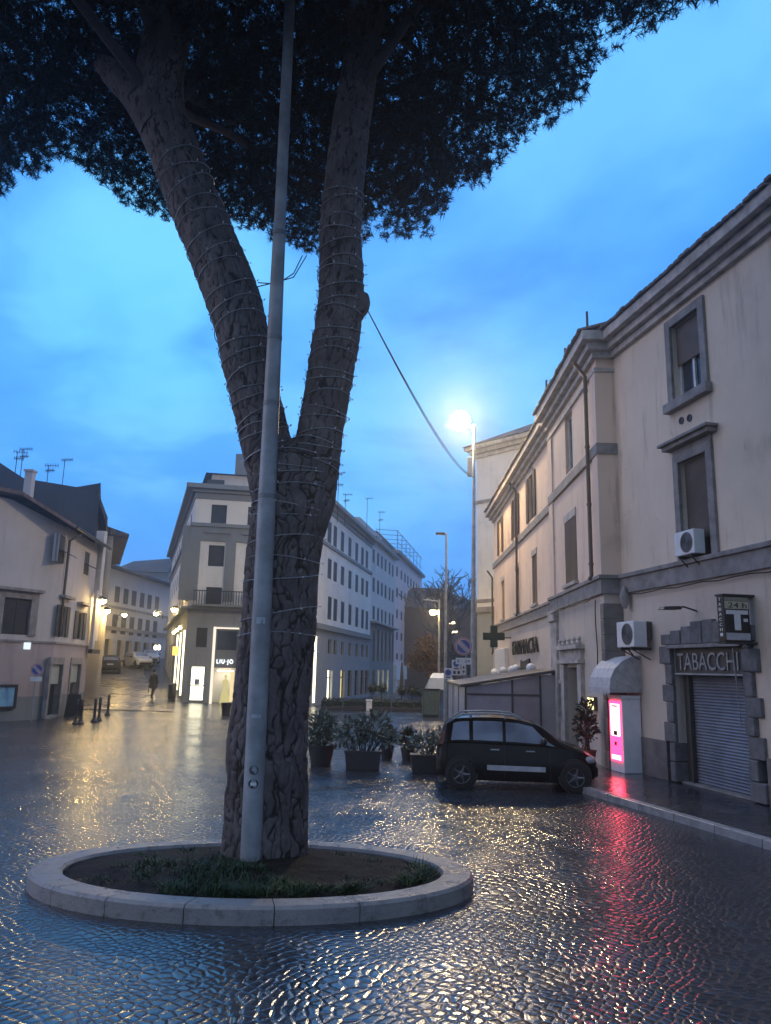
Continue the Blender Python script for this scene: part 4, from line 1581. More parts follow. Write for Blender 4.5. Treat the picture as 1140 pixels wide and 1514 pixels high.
# right side shops
for i, h in enumerate(hr_g):
    lit_front(FDr, h, DB, 'shopw' if i == 0 else ('shopy' if i == 1 else 'pane'), 0.25)
m = MB()
m.fbox(FDr, 0.15, 0.28, 0.2, FDr.px(472, 942)[1], 0.0, 0.12)
m.build('light_strip', M['strip'], DB)

# ------------------------------------------------------------------ next houses down the right-hand street
def street_house(name, xa, xb, label, wallm, cols, rows, z_top_px, base_z, wref, roof, lower=None, u0=None, depth=10):
    fr = FDr
    u_0 = u0
    u_1 = fr.ux(xb, 8)
    ztop = fr.px(*z_top_px)[1]
    t = thing(name, fr.p((u_0 + u_1) / 2, -4, 0), label, 'building')
    holes = []
    for x in cols:
        for (xr, ya, yb) in rows:
            zb_, zt_ = fr.px(xr, yb)[1], fr.px(xr, ya)[1]
            c = fr.ux(x, (zb_ + zt_) / 2)
            holes.append((c - wref / 2, c + wref / 2, zb_, zt_))
    m = MB()
    wall_holes(m, fr, u_0 + 0.02, u_1, base_z, ztop, holes, 0.22)
    q = [fr.p(u_0 + 0.02, -0.3, 0), fr.p(u_1, -0.3, 0), fr.p(u_1, -depth, 0), fr.p(u_0 + 0.02, -depth, 0)]
    m.prism([(p.x, p.y) for p in q], 0, ztop - 0.02)
    m.quad(fr.p(u_0 + 0.02, 0, 0), fr.p(u_0 + 0.02, -0.4, 0), fr.p(u_0 + 0.02, -0.4, ztop), fr.p(u_0 + 0.02, 0, ztop))
    m.build('upper_wall', M[wallm], t)
    for h in holes:
        window(fr, h, t, 'closed', 0.1, 'frame_dk', 'shut_gr')
    m = MB()
    m.fbox(fr, u_0 + 0.02, u_1 + 0.1, ztop, ztop + 0.35, -depth, 0.45)
    m.build('cornice', M['trim'], t)
    return t, u_1, ztop, holes


tE, uE, zE, _ = street_house('terraced_house', 548, 583, 'narrow grey terraced house with dark arcaded middle storey', 'buff2', [552.5, 559, 564.6, 570, 576, 580.6],
                             [(552.5, 812, 832), (552.5, 854, 875), (552.5, 896, 916)], (549, 797), FDr.px(550, 918)[1], 0.95, None, u0=UDr)
m = MB()
zb0, zb1 = FDr.px(550, 982)[1], FDr.px(550, 918)[1]
hE = [(FDr.ux(x, 4) - 0.5, FDr.ux(x, 4) + 0.5, zb0 + 0.3, zb1 - 0.6) for x in (552.5, 559, 564.6, 570, 576, 580.6)]
wall_holes(m, FDr, UDr + 0.02, uE, zb0, zb1 - 0.003, hE, 0.25)
m.fbox(FDr, UDr + 0.02, uE, zb1 - 0.2, zb1 - 0.05, 0, 0.5)
m.build('arcade', M['greyw'], tE)
m = MB()
hEg = [(FDr.ux(x, 1.5) - 0.55, FDr.ux(x, 1.5) + 0.55, 0.2, zb0 - 0.5) for x in (552.5, 559, 566, 573)]
wall_holes(m, FDr, UDr + 0.02, uE, 0, zb0 - 0.003, hEg, 0.25)
m.build('lower_wall', M['greyw'], tE)
for i, h in enumerate(hEg):
    lit_front(FDr, h, tE, 'shopw' if i in (1, 2, 3) else 'pane', 0.22)
for h in hE:
    window(FDr, h, tE, 'glass', 0.2, 'frame_dk')
m = MB()
q = [FDr.p(UDr + 1.5, -1.5, 0), FDr.p(uE, -1.5, 0), FDr.p(uE, -8, 0), FDr.p(UDr + 1.5, -8, 0)]
m.prism([(p.x, p.y) for p in q], zE + 0.3, zE + 2.4)
m.build('attic_wall', M['buff'], tE)

tF, uF, zF, _ = street_house('apartment_house', 583, 623, 'long pink apartment house with white shop band and roof terrace', 'pinkw', [587, 593.5, 598.8, 603, 607.5, 611.7, 615.5, 619],
                             [(587, 838, 852), (587, 869, 883), (587, 901, 914), (587, 934, 946), (587, 966, 975)], (585, 818), FDr.px(585, 983)[1], 1.1, None, u0=uE, depth=12)
m = MB()
zb0, zb1 = FDr.px(585, 1005)[1], FDr.px(585, 983)[1]
m.fbox(FDr, uE + 0.03, uF, zb0, zb1 - 0.004, -0.3, 0.35)
m.build('shop_band', M['white_pl'], tF)
m = MB()
n_ = 9
for i in range(n_):
    u = uE + 0.5 + (uF - uE - 1) * i / (n_ - 1)
    m.fbox(FDr, u - 0.25, u + 0.25, 0, zb0 - 0.003, -0.3, 0.3)
m.build('pillar', M['white_pl'], tF)
m = MB()
q = [FDr.p(uE + 1, -2.2, 0), FDr.p(uF - 3, -2.2, 0), FDr.p(uF - 3, -9, 0), FDr.p(uE + 1, -9, 0)]
m.prism([(p.x, p.y) for p in q], zF + 0.3, zF + 2.6)
m.build('penthouse', M['brown_pl'], tF)
m = MB()
u = uE + 0.6
while u < uF:
    m.tube([FDr.p(u, 0.1, zF + 0.3), FDr.p(u, 0.1, zF + 2.5)], 0.035, 6)
    m.tube([FDr.p(u, 0.2, zF + 2.5), FDr.p(u, -2.3, zF + 2.7)], 0.03, 6)
    u += 3.2
m.tube([FDr.p(uE + 0.5, 0.1, zF + 2.5), FDr.p(uF, 0.1, zF + 2.5)], 0.035, 6)
m.tube([FDr.p(uE + 0.5, 0.1, zF + 1.3), FDr.p(uF, 0.1, zF + 1.3)], 0.03, 6)
m.build('terrace_frame', M['iron'], tF)

# dim brown building closing the street
YB = 88.0
p0, p1 = atY(622, 990, YB), atY(700, 990, YB)
zt0, zt1 = atY(640, 868, YB).z, atY(690, 918, YB).z
t = thing('distant_house', ((p0.x + p1.x) / 2, YB + 3, 0), 'dim brown house at the far end of the right-hand street', 'building')
m = MB()
m.prism([(p0.x - 3, YB), (p1.x + 2, YB), (p1.x + 2, YB + 9), (p0.x - 3, YB + 9)], 0, zt0 - 2.4)
m.build('wall', M['brown_pl'], t)
m = MB()
xm = (p0.x + p1.x) / 2 - 0.8
m.hexa([Vector((p0.x - 3.4, YB - .4, zt0 - 2.4)), Vector((p1.x + 2.4, YB - .4, zt0 - 2.4)), Vector((p1.x + 2.4, YB + 9, zt0 - 2.4)), Vector((p0.x - 3.4, YB + 9, zt0 - 2.4)),
        Vector((p0.x - 1, YB + 3, zt0 + .2)), Vector((xm, YB + 3, zt0 + .2)), Vector((xm, YB + 6, zt0 + .2)), Vector((p0.x - 1, YB + 6, zt0 + .2))])
m.build('roof', M['roofd'], t)
for x, y in ((667, 921), (671, 921), (669, 934.5), (674, 934.5)):
    q = atY(x, y, YB - 0.1)
    m = MB()
    m.box(q.x - 0.16, q.x + 0.16, YB - 0.05, YB - 0.01, q.z - 0.10, q.z + 0.10)
    m.build('lit_window', M['lamp_small'], t)

# ------------------------------------------------------------------ houses on the left
gc = gnd(69, 1063)
FG1 = Fr((gc.x, gc.y), 208, -1)           # gable front, runs left towards the viewer
FG2 = Fr((gc.x, gc.y), -6.5, 1)          # street side
GH = thing('gabled_house', FG1.p(4, -3, 0), 'weathered buff house with a sloping eave and two dark doorways', 'building')
UG1 = 14.0
UG2 = FG2.ux(136, 5)
zGe = FG2.px(79, 768)[1]                 # eave at the corner
zGs = FG1.px(40, 950)[1]
uR = FG1.ux(15, 8)
zGr = FG1.px(15, 738)[1]
slope = (zGr - zGe) / max(0.2, uR)
bigW = (FG1.ux(44, 4.5), FG1.ux(4, 4.5), FG1.px(20, 938)[1], FG1.px(20, 884)[1])
post = (FG1.ux(25, 1.5), FG1.ux(-14, 1.5), FG1.px(10, 1048)[1], FG1.px(10, 1012)[1])
m = MB()
wall_holes(m, FG1, 0, UG1, zGs, zGe - 0.3, [bigW], 0.3)
m.quad(FG1.p(0, 0, zGe - 0.3), FG1.p(UG1, 0, zGe - 0.3), FG1.p(UG1, 0, zGr + 0.2), FG1.p(uR, 0, zGr), FG1.p(0, 0, zGe))
g2w = []
for xa, xb, ya, yb in ((84.5, 97, 790, 832), (124, 131.5, 815, 850)):
    u_0, u_1 = FG2.ux(xa, 7), FG2.ux(xb, 7)
    c = (u_0 + u_1) / 2
    g2w.append((c - 0.45, c + 0.45, FG2.px((xa + xb) / 2, yb)[1], FG2.px((xa + xb) / 2, ya)[1]))
for xa, xb, ya, yb in ((86, 103, 884, 942), (113, 127, 893, 946)):
    u_0, u_1 = FG2.ux(xa, 5), FG2.ux(xb, 5)
    c = (u_0 + u_1) / 2
    g2w.append((c - 0.5, c + 0.5, FG2.px((xa + xb) / 2, yb)[1], FG2.px((xa + xb) / 2, ya + 12)[1]))
wall_holes(m, FG2, 0, UG2, zGs, zGe + 0.05, g2w, 0.25)
m.build('upper_wall', M['buff'], GH)
doors = []
for xa, xb, ya in ((70, 88, 982), (101, 115, 982)):
    doors.append((FG2.ux(xa, 1), FG2.ux(xb, 1), 0.1, FG2.px(xa, ya)[1]))
m = MB()
wall_holes(m, FG1, 0, UG1, 0.95, zGs - 0.003, [], 0.3)
wall_holes(m, FG2, 0, UG2, 0.95, zGs - 0.003, doors, 0.3)
m.build('lower_wall', plaster('rosy_plaster', (0.36, 0.30, 0.29), 0.45), GH)
m = MB()
wall_holes(m, FG1, 0, UG1, 0, 0.947, [], 0.3)
wall_holes(m, FG2, 0, UG2, 0, 0.947, doors, 0.3)
m.build('plinth', M['greyw'], GH)
m = MB()
cg = [FG2.p(0.3, -0.35, 0), FG2.p(UG2, -0.35, 0), FG2.p(UG2, -9, 0), FG1.p(UG1, -0.35, 0)]
m.prism([(q.x, q.y) for q in cg], 0, zGe - 0.1)
m.build('inner_wall', M['dark_pl'], GH)
m = MB()
m.fbox(FG1, 0, UG1, zGs, zGs + 0.09, -0.05, 0.05)
m.fbox(FG2, 0, UG2, zGs, zGs + 0.09, -0.05, 0.05)
m.build('string_course', M['trim'], GH)
# roof planes with a deep eave
ov = 0.55
ed0 = FG2.p(-0.6, ov, zGe - 0.12)
ed1 = FG2.p(UG2 + 0.1, ov, zGe - 0.12)
rg0 = FG1.p(uR, 0.55, zGr + 0.15)
rg1 = rg0 + FG2.d * (UG2 + 4)
lg0 = FG1.p(UG1, 0.55, zGr - 0.1)
lg1 = lg0 + FG2.d * (UG2 + 4)
th = Vector((0, 0, 0.16))
m = MB()
m.hexa([ed0, ed1, rg1, rg0, ed0 + th, ed1 + th, rg1 + th, rg0 + th])
m.hexa([rg0, rg1, lg1, lg0, rg0 + th, rg1 + th, lg1 + th, lg0 + th])
m.build('roof', M['roof'], GH)
m = MB()
m.tube([ed0 + Vector((0, 0, 0.05)) + FG2.n * 0.06, ed1 + Vector((0, 0, 0.05)) + FG2.n * 0.06], 0.075, 8)
u = 0.25
m.tube([FG2.p(u + 0.5, ov, zGe - 0.1), FG2.p(u, 0.12, zGe - 0.55), FG2.p(u, 0.10, zGs + 0.3)], 0.06, 8)
m.build('gutter', M['iron'], GH, smooth=True)
a, b, c, d = bigW
window(FG1, bigW, GH, 'closed', 0.15, 'frame_dk', 'shut_gr')
m = MB()
m.fbox(FG1, a - 0.35, a, c - 0.02, d + 0.3, -0.05, 0.08)
m.fbox(FG1, b, b + 0.35, c - 0.02, d + 0.3, -0.05, 0.08)
m.fbox(FG1, a, b, d, d + 0.3, -0.05, 0.08)
m.fbox(FG1, a - 0.5, b + 0.5, d + 0.303, d + 0.42, -0.05, 0.24)
m.build('surround', M['trim'], GH)
for i, h in enumerate(g2w):
    wo = window(FG2, h, GH, 'closed' if i < 2 else 'open', 0.12, 'frame_dk', 'shut_gr')
    if i < 2:                                   # lower flap of the blind propped out
        a, b, c, d = h
        m = MB()
        zz = c + (d - c) * 0.42
        m.hexa([FG2.p(a, 0.02, zz), FG2.p(b, 0.02, zz), FG2.p(b, 0.55, c + 0.25), FG2.p(a, 0.55, c + 0.25), FG2.p(a, 0.02, zz + .04), FG2.p(b, 0.02, zz + .04), FG2.p(b, 0.55, c + .29), FG2.p(a, 0.55, c + .29)])
        m.build('propped_flap', M['shut_gr'], wo)
    else:
        a, b, c, d = h
        m = MB()
        m.fbox(FG2, a - 0.3, b + 0.3, d + 0.32, d + 0.44, 0, 0.28)
        m.build('hood', M['trim'], wo)
for h in doors:
    a, b, c, d = h
    m = MB()
    m.fbox(FG2, a, b, 0.05, d, -0.32, -0.26)
    dr = m.build('door', M['black'], GH)
    m = MB()
    m.fbox(FG2, a - 0.16, a, 0.05, d + 0.3, -0.1, 0.05)
    m.fbox(FG2, b, b + 0.16, 0.05, d + 0.3, -0.1, 0.05)
    m.fbox(FG2, a, b, d, d + 0.3, -0.1, 0.05)
    m.build('surround', M['trim'], dr)
    m = MB()
    m.fbox(FG2, a + 0.03, b - 0.03, d - 0.85, d - 0.02, -0.24, -0.1)
    m.build('door_sign', plain('faded_sign', (0.34, 0.36, 0.33), 0.5), dr)
# pale lit letter tile
u, z = FG1.px(39, 955)
m = MB()
m.fbox(FG1, u - 0.13, u + 0.13, z - 0.14, z + 0.14, 0.0, 0.1)
m.build('lit_tile', emit('tile_lamp', (0.75, 0.85, 1.0), 0.9), GH)
# framed blue poster board
a, b, c, d = post
t = thing('poster_board', FG1.p((a + b) / 2, 0.05, c), 'dark framed poster board with a plain pale blue sheet', 'notice board')
m = MB()
m.fbox(FG1, a + 0.08, b - 0.08, c + 0.08, d - 0.08, 0.02, 0.07)
m.build('sheet', plain('blue_sheet', (0.20, 0.42, 0.58), 0.3), t)
m = MB()
for q in ((a, a + 0.1, c, d), (b - 0.1, b, c, d), (a + 0.1, b - 0.1, c, c + 0.1), (a + 0.1, b - 0.1, d - 0.1, d)):
    m.fbox(FG1, *q, 0.003, 0.11)
m.build('frame', M['iron'], t)

# taller dark house behind the gabled one, with party wall towards us
FH = Fr(tuple(FG2.p(UG2 + 0.3, 0.25, 0).xy), -19.5, 1)
yH = FH.o.y
zh = [(-14, 675), (35, 707), (113, 720), (149, 714)]
t = thing('tall_house', (FH.o.x - 5, yH + 4, 0), 'tall house with a blank dark party wall above the buff house', 'building')
pts = []
for x, y in zh:
    q = atY(x, y, yH)
    pts.append((q.x, q.z))
ptsb = [(pts[0][0] - 4, 0), (pts[-1][0] + 0.0, 0)]
m = MB()
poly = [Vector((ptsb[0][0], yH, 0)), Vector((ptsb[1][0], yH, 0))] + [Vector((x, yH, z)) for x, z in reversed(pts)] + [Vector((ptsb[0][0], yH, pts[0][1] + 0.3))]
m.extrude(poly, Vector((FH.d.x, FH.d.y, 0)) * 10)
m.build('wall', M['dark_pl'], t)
m = MB()
xe, ze = pts[-1]
m.hexa([Vector((xe - 0.25, yH - 0.15, ze - 0.35)), Vector((xe + 0.55, yH - .15, ze - 2.2)), Vector((xe + 0.55, yH - .15, ze - 2.2)) + FH.d * 9, Vector((xe - 0.25, yH - 0.15, ze - 0.35)) + FH.d * 9,
        Vector((xe - 0.25, yH - 0.15, ze - 0.05)), Vector((xe + 0.6, yH - .15, ze - 1.9)), Vector((xe + 0.6, yH - .15, ze - 1.9)) + FH.d * 9, Vector((xe - 0.25, yH - 0.15, ze - 0.05)) + FH.d * 9])
m.build('roof', M['roofd'], t)
m = MB()
q = atY(147, 800, yH - 0.2)
m.box(q.x - 0.22, q.x + 0.2, yH - 0.1, yH + 0.3, 3.5, ze - 2.6)
m.build('pale_strip', M['buff2'], t)
m = MB()
q = atY(41, 735, yH - 1.5)
q0 = atY(41, 698, yH - 1.5)
m.box(q.x - 0.19, q.x + 0.19, yH - 1.7, yH - 1.3, q.z - 1.8, q0.z)
m.box(q.x - 0.25, q.x + 0.25, yH - 1.76, yH - 1.24, q0.z, q0.z + 0.1)
m.build('chimney', M['buff'], GH)

# next house: street side seen at a flat angle
FK = Fr(tuple(atY(150, 990, 50.5).xy), -20.5, 1)
t = thing('narrow_house', FK.p(6, -3, 0), 'narrow grey house along the left side of the rising street', 'building')
zk = atY(158, 792, 50.5).z
hk = [(1.2 + i * 3, 2.2 + i * 3, z, z + 1.8) for i in range(5) for z in (3.9, 6.9)]
m = MB()
wall_holes(m, FK, 0, 16, 0, zk, hk, 0.2)
m.prism([(q.x, q.y) for q in (FK.p(0, -0.25, 0), FK.p(16, -0.25, 0), FK.p(16, -8, 0), FK.p(0, -8, 0))], 0, zk - 0.05)
m.quad(FK.p(0, 0, 0), FK.p(0, -8, 0), FK.p(0, -8, zk), FK.p(0, 0, zk))
m.build('wall', M['buff'], t)
for h in hk:
    window(FK, h, t, 'closed', 0.1, 'frame_dk', 'shut_gr')
m = MB()
m.hexa([FK.p(-0.3, 0.95, zk), FK.p(16, 0.95, zk), FK.p(16, -8, zk), FK.p(-0.3, -8, zk), FK.p(-0.3, 0.95, zk + 0.15), FK.p(16, 0.95, zk + 0.15), FK.p(16, -4, zk + 1.6), FK.p(-0.3, -4, zk + 1.6)])
m.build('roof', M['roofd'], t)

# house at the bend facing down the street
i0 = atY(150, 990, 72)
FI = Fr((i0.x - 0.4, i0.y), 4.0, 1)
t = thing('bend_house', FI.p(8, -4, 0), 'pale house with arches where the rising street bends', 'building')
zi = FI.px(170, 842)[1]
zi2 = zi
LI = FI.ux(240, 8)
hi_ = []
for x in (172, 185, 197, 209, 220, 231):
    c = FI.ux(x, 8)
    hi_.append((c - 0.6, c + 0.6, FI.px(170, 890)[1], FI.px(170, 866)[1]))
    hi_.append((c - 0.6, c + 0.6, FI.px(170, 940)[1] + .2, FI.px(170, 908)[1]))
hg_ = []
for x in (160, 178, 190, 203, 216, 228):
    c = FI.ux(x, 4)
    hg_.append((c - 0.8, c + 0.8, 1.0, 4.6))
m = MB()
wall_holes(m, FI, 0, LI + 3, 5.6, zi, hi_, 0.2)
wall_holes(m, FI, 0, LI + 3, 0, 5.597, hg_, 0.4)
m.prism([(q.x, q.y) for q in (FI.p(0, -0.42, 0), FI.p(LI + 3, -0.42, 0), FI.p(LI + 3, -9, 0), FI.p(0, -9, 0))], 0, zi - 0.05)
m.quad(FI.p(0, 0, 0), FI.p(0, -9, 0), FI.p(0, -9, zi), FI.p(0, 0, zi))
m.build('wall', M['buff2'], t)
m = MB()
m.fbox(FI, 0, LI + 3, 5.45, 5.8, -0.05, 0.15)
m.fbox(FI, 0, LI + 3, FI.px(170, 900)[1], FI.px(170, 896)[1], -0.05, 0.1)
m.build('string_course', M['trim'], t)
for h in hi_:
    window(FI, h, t, 'closed', 0.1, 'frame_dk', 'shut_gr')
for h in hg_:
    a, b, c, d = h
    m = MB()
    m.fbox(FI, a, b, c - 1, d, -0.38, -0.33)
    m.build('door', M['frame_dk'], t)
m = MB()
m.hexa([FI.p(-0.4, 0.7, zi), FI.p(LI + 3, 0.7, zi), FI.p(LI + 3, -9, zi), FI.p(-0.4, -9, zi), FI.p(-0.4, 0.7, zi + 0.2), FI.p(LI + 3, 0.7, zi + 0.2), FI.p(LI + 3, -5, zi + 2.0), FI.p(-0.4, -5, zi + 2.0)])
m.build('roof', M['roofd'], t)
t = thing('hill_house', (-31, 112, 0), 'grey house with low roof rising over the end of the street', 'building')
q0, q1 = atY(165, 845, 110), atY(250, 845, 110)
m = MB()
m.prism([(q0.x, 110), (q1.x, 110), (q1.x, 118), (q0.x, 118)], 0, q0.z)
m.build('wall', M['grey2'], t)
m = MB()
zz = atY(205, 828, 113).z
m.hexa([Vector((q0.x, 109.4, q0.z)), Vector((q1.x, 109.4, q0.z)), Vector((q1.x, 118, q0.z)), Vector((q0.x, 118, q0.z)), Vector((q0.x + 2, 113, zz - .2)), Vector((q1.x, 113, zz + .4)), Vector((q1.x, 115, zz + .4)), Vector((q0.x + 2, 115, zz - .2))])
m.build('roof', M['roofd'], t)

# lit banner-like bay on the left house corner
t = thing('wall_banner', tuple(FH.p(0.4, 0.3, 2.4)), 'pale vertical sign box lit by the lamp at the buff house corner', 'sign')
q0, q1 = atY(133, 960, yH - 0.6), atY(146, 873, yH - 0.6)
m = MB()
m.box(q0.x, q1.x, yH - 0.75, yH - 0.45, q0.z, q1.z)
m.build('panel', M['buff2'], t, bevel=0.02)
m = MB()
m.box(q0.x - 0.02, q1.x + 0.02, yH - 0.78, yH + 0.3, q0.z - 0.2, q0.z - 0.003)
m.build('bracket', M['iron'], t)

# ------------------------------------------------------------------ antennas
ANT = 'television antennas on the roofs'


def antenna(x, ytop, ybot, Y, label, kind=0):
    b_, a_ = atY(x, ybot, Y), atY(x, ytop, Y)
    m = MB()
    h_ = a_.z - b_.z
    p = Vector((b_.x, Y, b_.z))
    m.tube([p - Vector((0, 0, 0.6)), p + Vector((0, 0, h_))], 0.022, 6)
    rng = random.Random(int(x * 7 + ytop))
    for lv, L in ((1.0, 0.5), (0.72, 0.35)) if kind else ((1.0, 0.45),):
        an = rng.uniform(-0.7, 0.7)
        d = Vector((cos(an), sin(an), 0.06))
        c = p + Vector((0, 0, h_ * lv))
        m.tube([c - d * L * 0.4, c + d * L], 0.015, 5)
        e = Vector((-d.y, d.x, 0))
        for j in range(6):
            q = c + d * (L * (j / 5 * 1.3 - 0.35))
            m.tube([q - e * 0.18, q + e * 0.18], 0.010, 4)
            m.tube([q - Vector((0, 0, .12)), q + Vector((0, 0, .12))], 0.012, 4)
    return tag(m.build('antenna', M['iron']), label, 'antenna', ANT)


antenna(22, 668, 702, yH + 1, 'leftmost tall antenna over the dark party wall', 1)
antenna(30, 664, 704, yH + 2, 'forked antenna just right of the leftmost one', 1)
antenna(69, 688, 716, yH + 1, 'short antenna between the chimney and the hooked mast', 1)
antenna(92, 680, 718, yH + 2, 'thin hooked antenna mast nearest the gable edge', 0)
antenna(499, 700, 760, 52, 'tallest antenna beside the pine trunk on the cream roof', 1)
antenna(510, 731, 765, 55, 'low antenna just right of the tallest one beside the trunk', 1)
antenna(542, 737, 790, 64, 'middle antenna at the joint of cream and grey roofs', 0)
antenna(561, 757, 800, 70, 'rightmost antenna over the pink apartment house', 1)
antenna(170, 792, 830, 66, 'small antenna at the narrow house in the rising street', 0)

# ------------------------------------------------------------------ street lights of the left street
def wall_lantern(x, y, Y, wx, label):
    """bracket lantern: head seen at (x,y), fixed to a wall at column wx"""
    h = atY(x, y, Y)
    wp = atY(wx, y + 4, Y)
    t = thing('street_lantern', h, label, 'street lamp', 'glowing bracket lanterns in the rising street')
    m = MB()
    m.tube([wp + Vector((0, 0.2, -0.25)), wp + Vector((0, 0, 0.1)), (wp + h) / 2 + Vector((0, 0, 0.32)), h + Vector((0, 0, 0.2))], 0.035, 8)
    m.build('arm', M['iron'], t)
    m = MB()
    m.lathe([(0.05, 0.24), (0.20, 0.14), (0.27, 0.06), (0.27, 0.03)], h, 16)
    m.build('shade', M['iron'], t, smooth=True)
    m = MB()
    m.ball(h - Vector((0, 0, 0.02)), 0.20, 12, (1, 1, 0.75))
    m.build('bulb', M['lamp_warm'], t, smooth=True)
    return t


wall_lantern(151, 888, 39.5, 138, 'glowing yellow lantern nearest on the buff house corner')
wall_lantern(158, 903, 50, 151, 'second glowing lantern on the left wall behind the sign box')
wall_lantern(184, 909, 71, 174, 'farthest glowing lantern on the house at the bend')
wall_lantern(231, 907, 66, 240, 'far lantern on the right wall of the rising street')
wall_lantern(258, 901, 53.5, 264, 'near lantern on the right wall close to the corner shop')
for i, (x, y) in enumerate(((230, 958.5), (235, 958.5))):
    q = atY(x, y, 62)
    m = MB()
    m.ball(q, 0.13, 10)
    m.lathe([(0.15, 0.06), (0.1, 0.2), (0.02, 0.26)], q, 10)
    tag(m.build('spot_light', M['lamp_small']), 'tiny white spotlight low on the right wall of the rising street', 'lamp', 'pair of tiny white spotlights')

# ------------------------------------------------------------------ stone pine in its ring
RC = Vector((-1.40, 9.32, 0))
RA, RBb, RW, RH = 2.47, 1.46, 0.36, 0.17
t = thing('planter_ring', RC, 'low pale stone ring kerb around the big pine', 'tree planter')
m = MB()
nseg, per = 18, 6
for sgi in range(nseg):
    for kx in range(per):
        a0_ = 2 * pi * (sgi + kx / per * 0.988 + 0.006) / nseg
        a1_ = 2 * pi * (sgi + (kx + 1) / per * 0.988 + 0.006) / nseg
        P = []
        for aa in (a0_, a1_):
            o_ = RC + Vector((RA * cos(aa), RBb * sin(aa), 0))
            i_ = RC + Vector(((RA - RW) * cos(aa), (RBb - RW * 0.8) * sin(aa), 0))
            P.append((o_, i_))
        bev = 0.03
        prof = []
        for (o_, i_) in P:
            dr_ = (i_ - o_).normalized()
            prof.append([o_ + Vector((0, 0, -0.05)), o_ + Vector((0, 0, RH - bev)), o_ + dr_ * bev + Vector((0, 0, RH)), i_ - dr_ * bev + Vector((0, 0, RH)), i_ + Vector((0, 0, RH - bev)), i_ + Vector((0, 0, -0.05))])
        for r in range(5):
            m.quad(prof[0][r], prof[1][r], prof[1][r + 1], prof[0][r + 1])
        if kx == 0:
            m.quad(*prof[0])
        if kx == per - 1:
            m.quad(*reversed(prof[1]))
m.build('stone_kerb', M['travertine'], t, smooth=False, weld=True)
m = MB()
rings, sg_ = 14, 64
base_i = len(m.v)


def soil_z(x, y):
    r = hypot((x - RC.x) / (RA - 0.38), (y - RC.y) / (RBb - 0.3))
    return 0.125 + 0.12 * (1 - r * r) + 0.03 * noise.noise((x * 2.2, y * 2.2, 0)) + 0.02 * noise.noise((x * 7, y * 7, 3))


for i in range(rings + 1):
    for j in range(sg_):
        a_ = 2 * pi * j / sg_
        rr = i / rings
        x = RC.x + (RA - RW + 0.02) * rr * cos(a_)
        y = RC.y + (RBb - RW * 0.8 + 0.02) * rr * sin(a_)
        m.v.append((x, y, soil_z(x, y)))
for i in range(rings):
    for j in range(sg_):
        q = (j + 1) % sg_
        m.f.append((i * sg_ + j, i * sg_ + q, (i + 1) * sg_ + q, (i + 1) * sg_ + j))
m.build('soil', M['soil'], t, smooth=True)
# grass tufts on the soil
rng = random.Random(21)
m = MB()
gr = MB()


def blade(x, y, h_, lean):
    z = soil_z(x, y) - 0.01
    a_ = rng.uniform(0, 2 * pi)
    d = Vector((cos(a_), sin(a_), 0))
    s_ = Vector((-d.y, d.x, 0)) * rng.uniform(0.004, 0.008)
    p = Vector((x, y, z))
    mid = p + d * lean * 0.4 + Vector((0, 0, h_ * 0.65))
    tip = p + d * lean + Vector((0, 0, h_))
    gr.v += [tuple(p - s_), tuple(p + s_), tuple(mid + s_ * 0.7), tuple(mid - s_ * 0.7), tuple(tip)]
    k_ = len(gr.v) - 5
    gr.f.append((k_, k_ + 1, k_ + 2, k_ + 3))
    gr.f.append((k_ + 3, k_ + 2, k_ + 4))


clumps = []
for _ in range(70):
    a_ = rng.uniform(pi * 0.95, pi * 1.62)
    rr = sqrt(rng.uniform(0.05, 1.0)) * 0.95
    clumps.append((RC.x + 0.15 + (RA - RW) * rr * cos(a_) * 0.72, RC.y - 0.1 + (RBb - RW) * rr * sin(a_), rng.uniform(0.05, 0.13)))
for _ in range(42):
    a_ = rng.uniform(pi * 1.35, pi * 1.78)
    clumps.append((RC.x + (RA - RW) * 0.86 * cos(a_) * rng.uniform(.85, 1), RC.y + (RBb - RW) * 0.9 * sin(a_), rng.uniform(0.05, 0.14)))
for _ in range(22):
    a_ = rng.uniform(-0.5, 0.25)
    clumps.append((RC.x + (RA - RW) * rng.uniform(.86, .97) * cos(a_), RC.y + (RBb - RW) * 0.9 * sin(a_), rng.uniform(0.06, 0.16)))
for _ in range(30):
    a_ = rng.uniform(0, 2 * pi)
    clumps.append((RC.x + (RA - RW) * rng.uniform(.5, .97) * cos(a_), RC.y + (RBb - RW * .8) * rng.uniform(.5, .97) * sin(a_), rng.uniform(0.03, 0.07)))
for cx, cy, h_ in clumps:
    for _ in range(rng.randint(24, 50)):
        x, y = rng.gauss(cx, 0.06), rng.gauss(cy, 0.05)
        if hypot((x - RC.x) / (RA - RW), (y - RC.y) / (RBb - RW * .8)) < 0.985:
            blade(x, y, h_ * rng.uniform(0.25, 0.95), h_ * rng.uniform(0.4, 1.5))
tag(gr.build('grass', M['grass']), kind='stuff')

TY = 9.85
PT = thing('pine_tree', (atY(390, 1290, TY).x, TY, 0.2), 'huge forked stone pine standing in the round stone planter', 'tree')


def path_from(px, Y0, dY=None):
    out = []
    for i, (x, y, wd) in enumerate(px):
        Y = Y0 + (dY[i] if dY else 0.0)
        c = atY(x, y, Y)
        depth = (c - CAMP).dot(FW)
        out.append((c, wd / FPX * depth / 2 * 0.96))
    return out


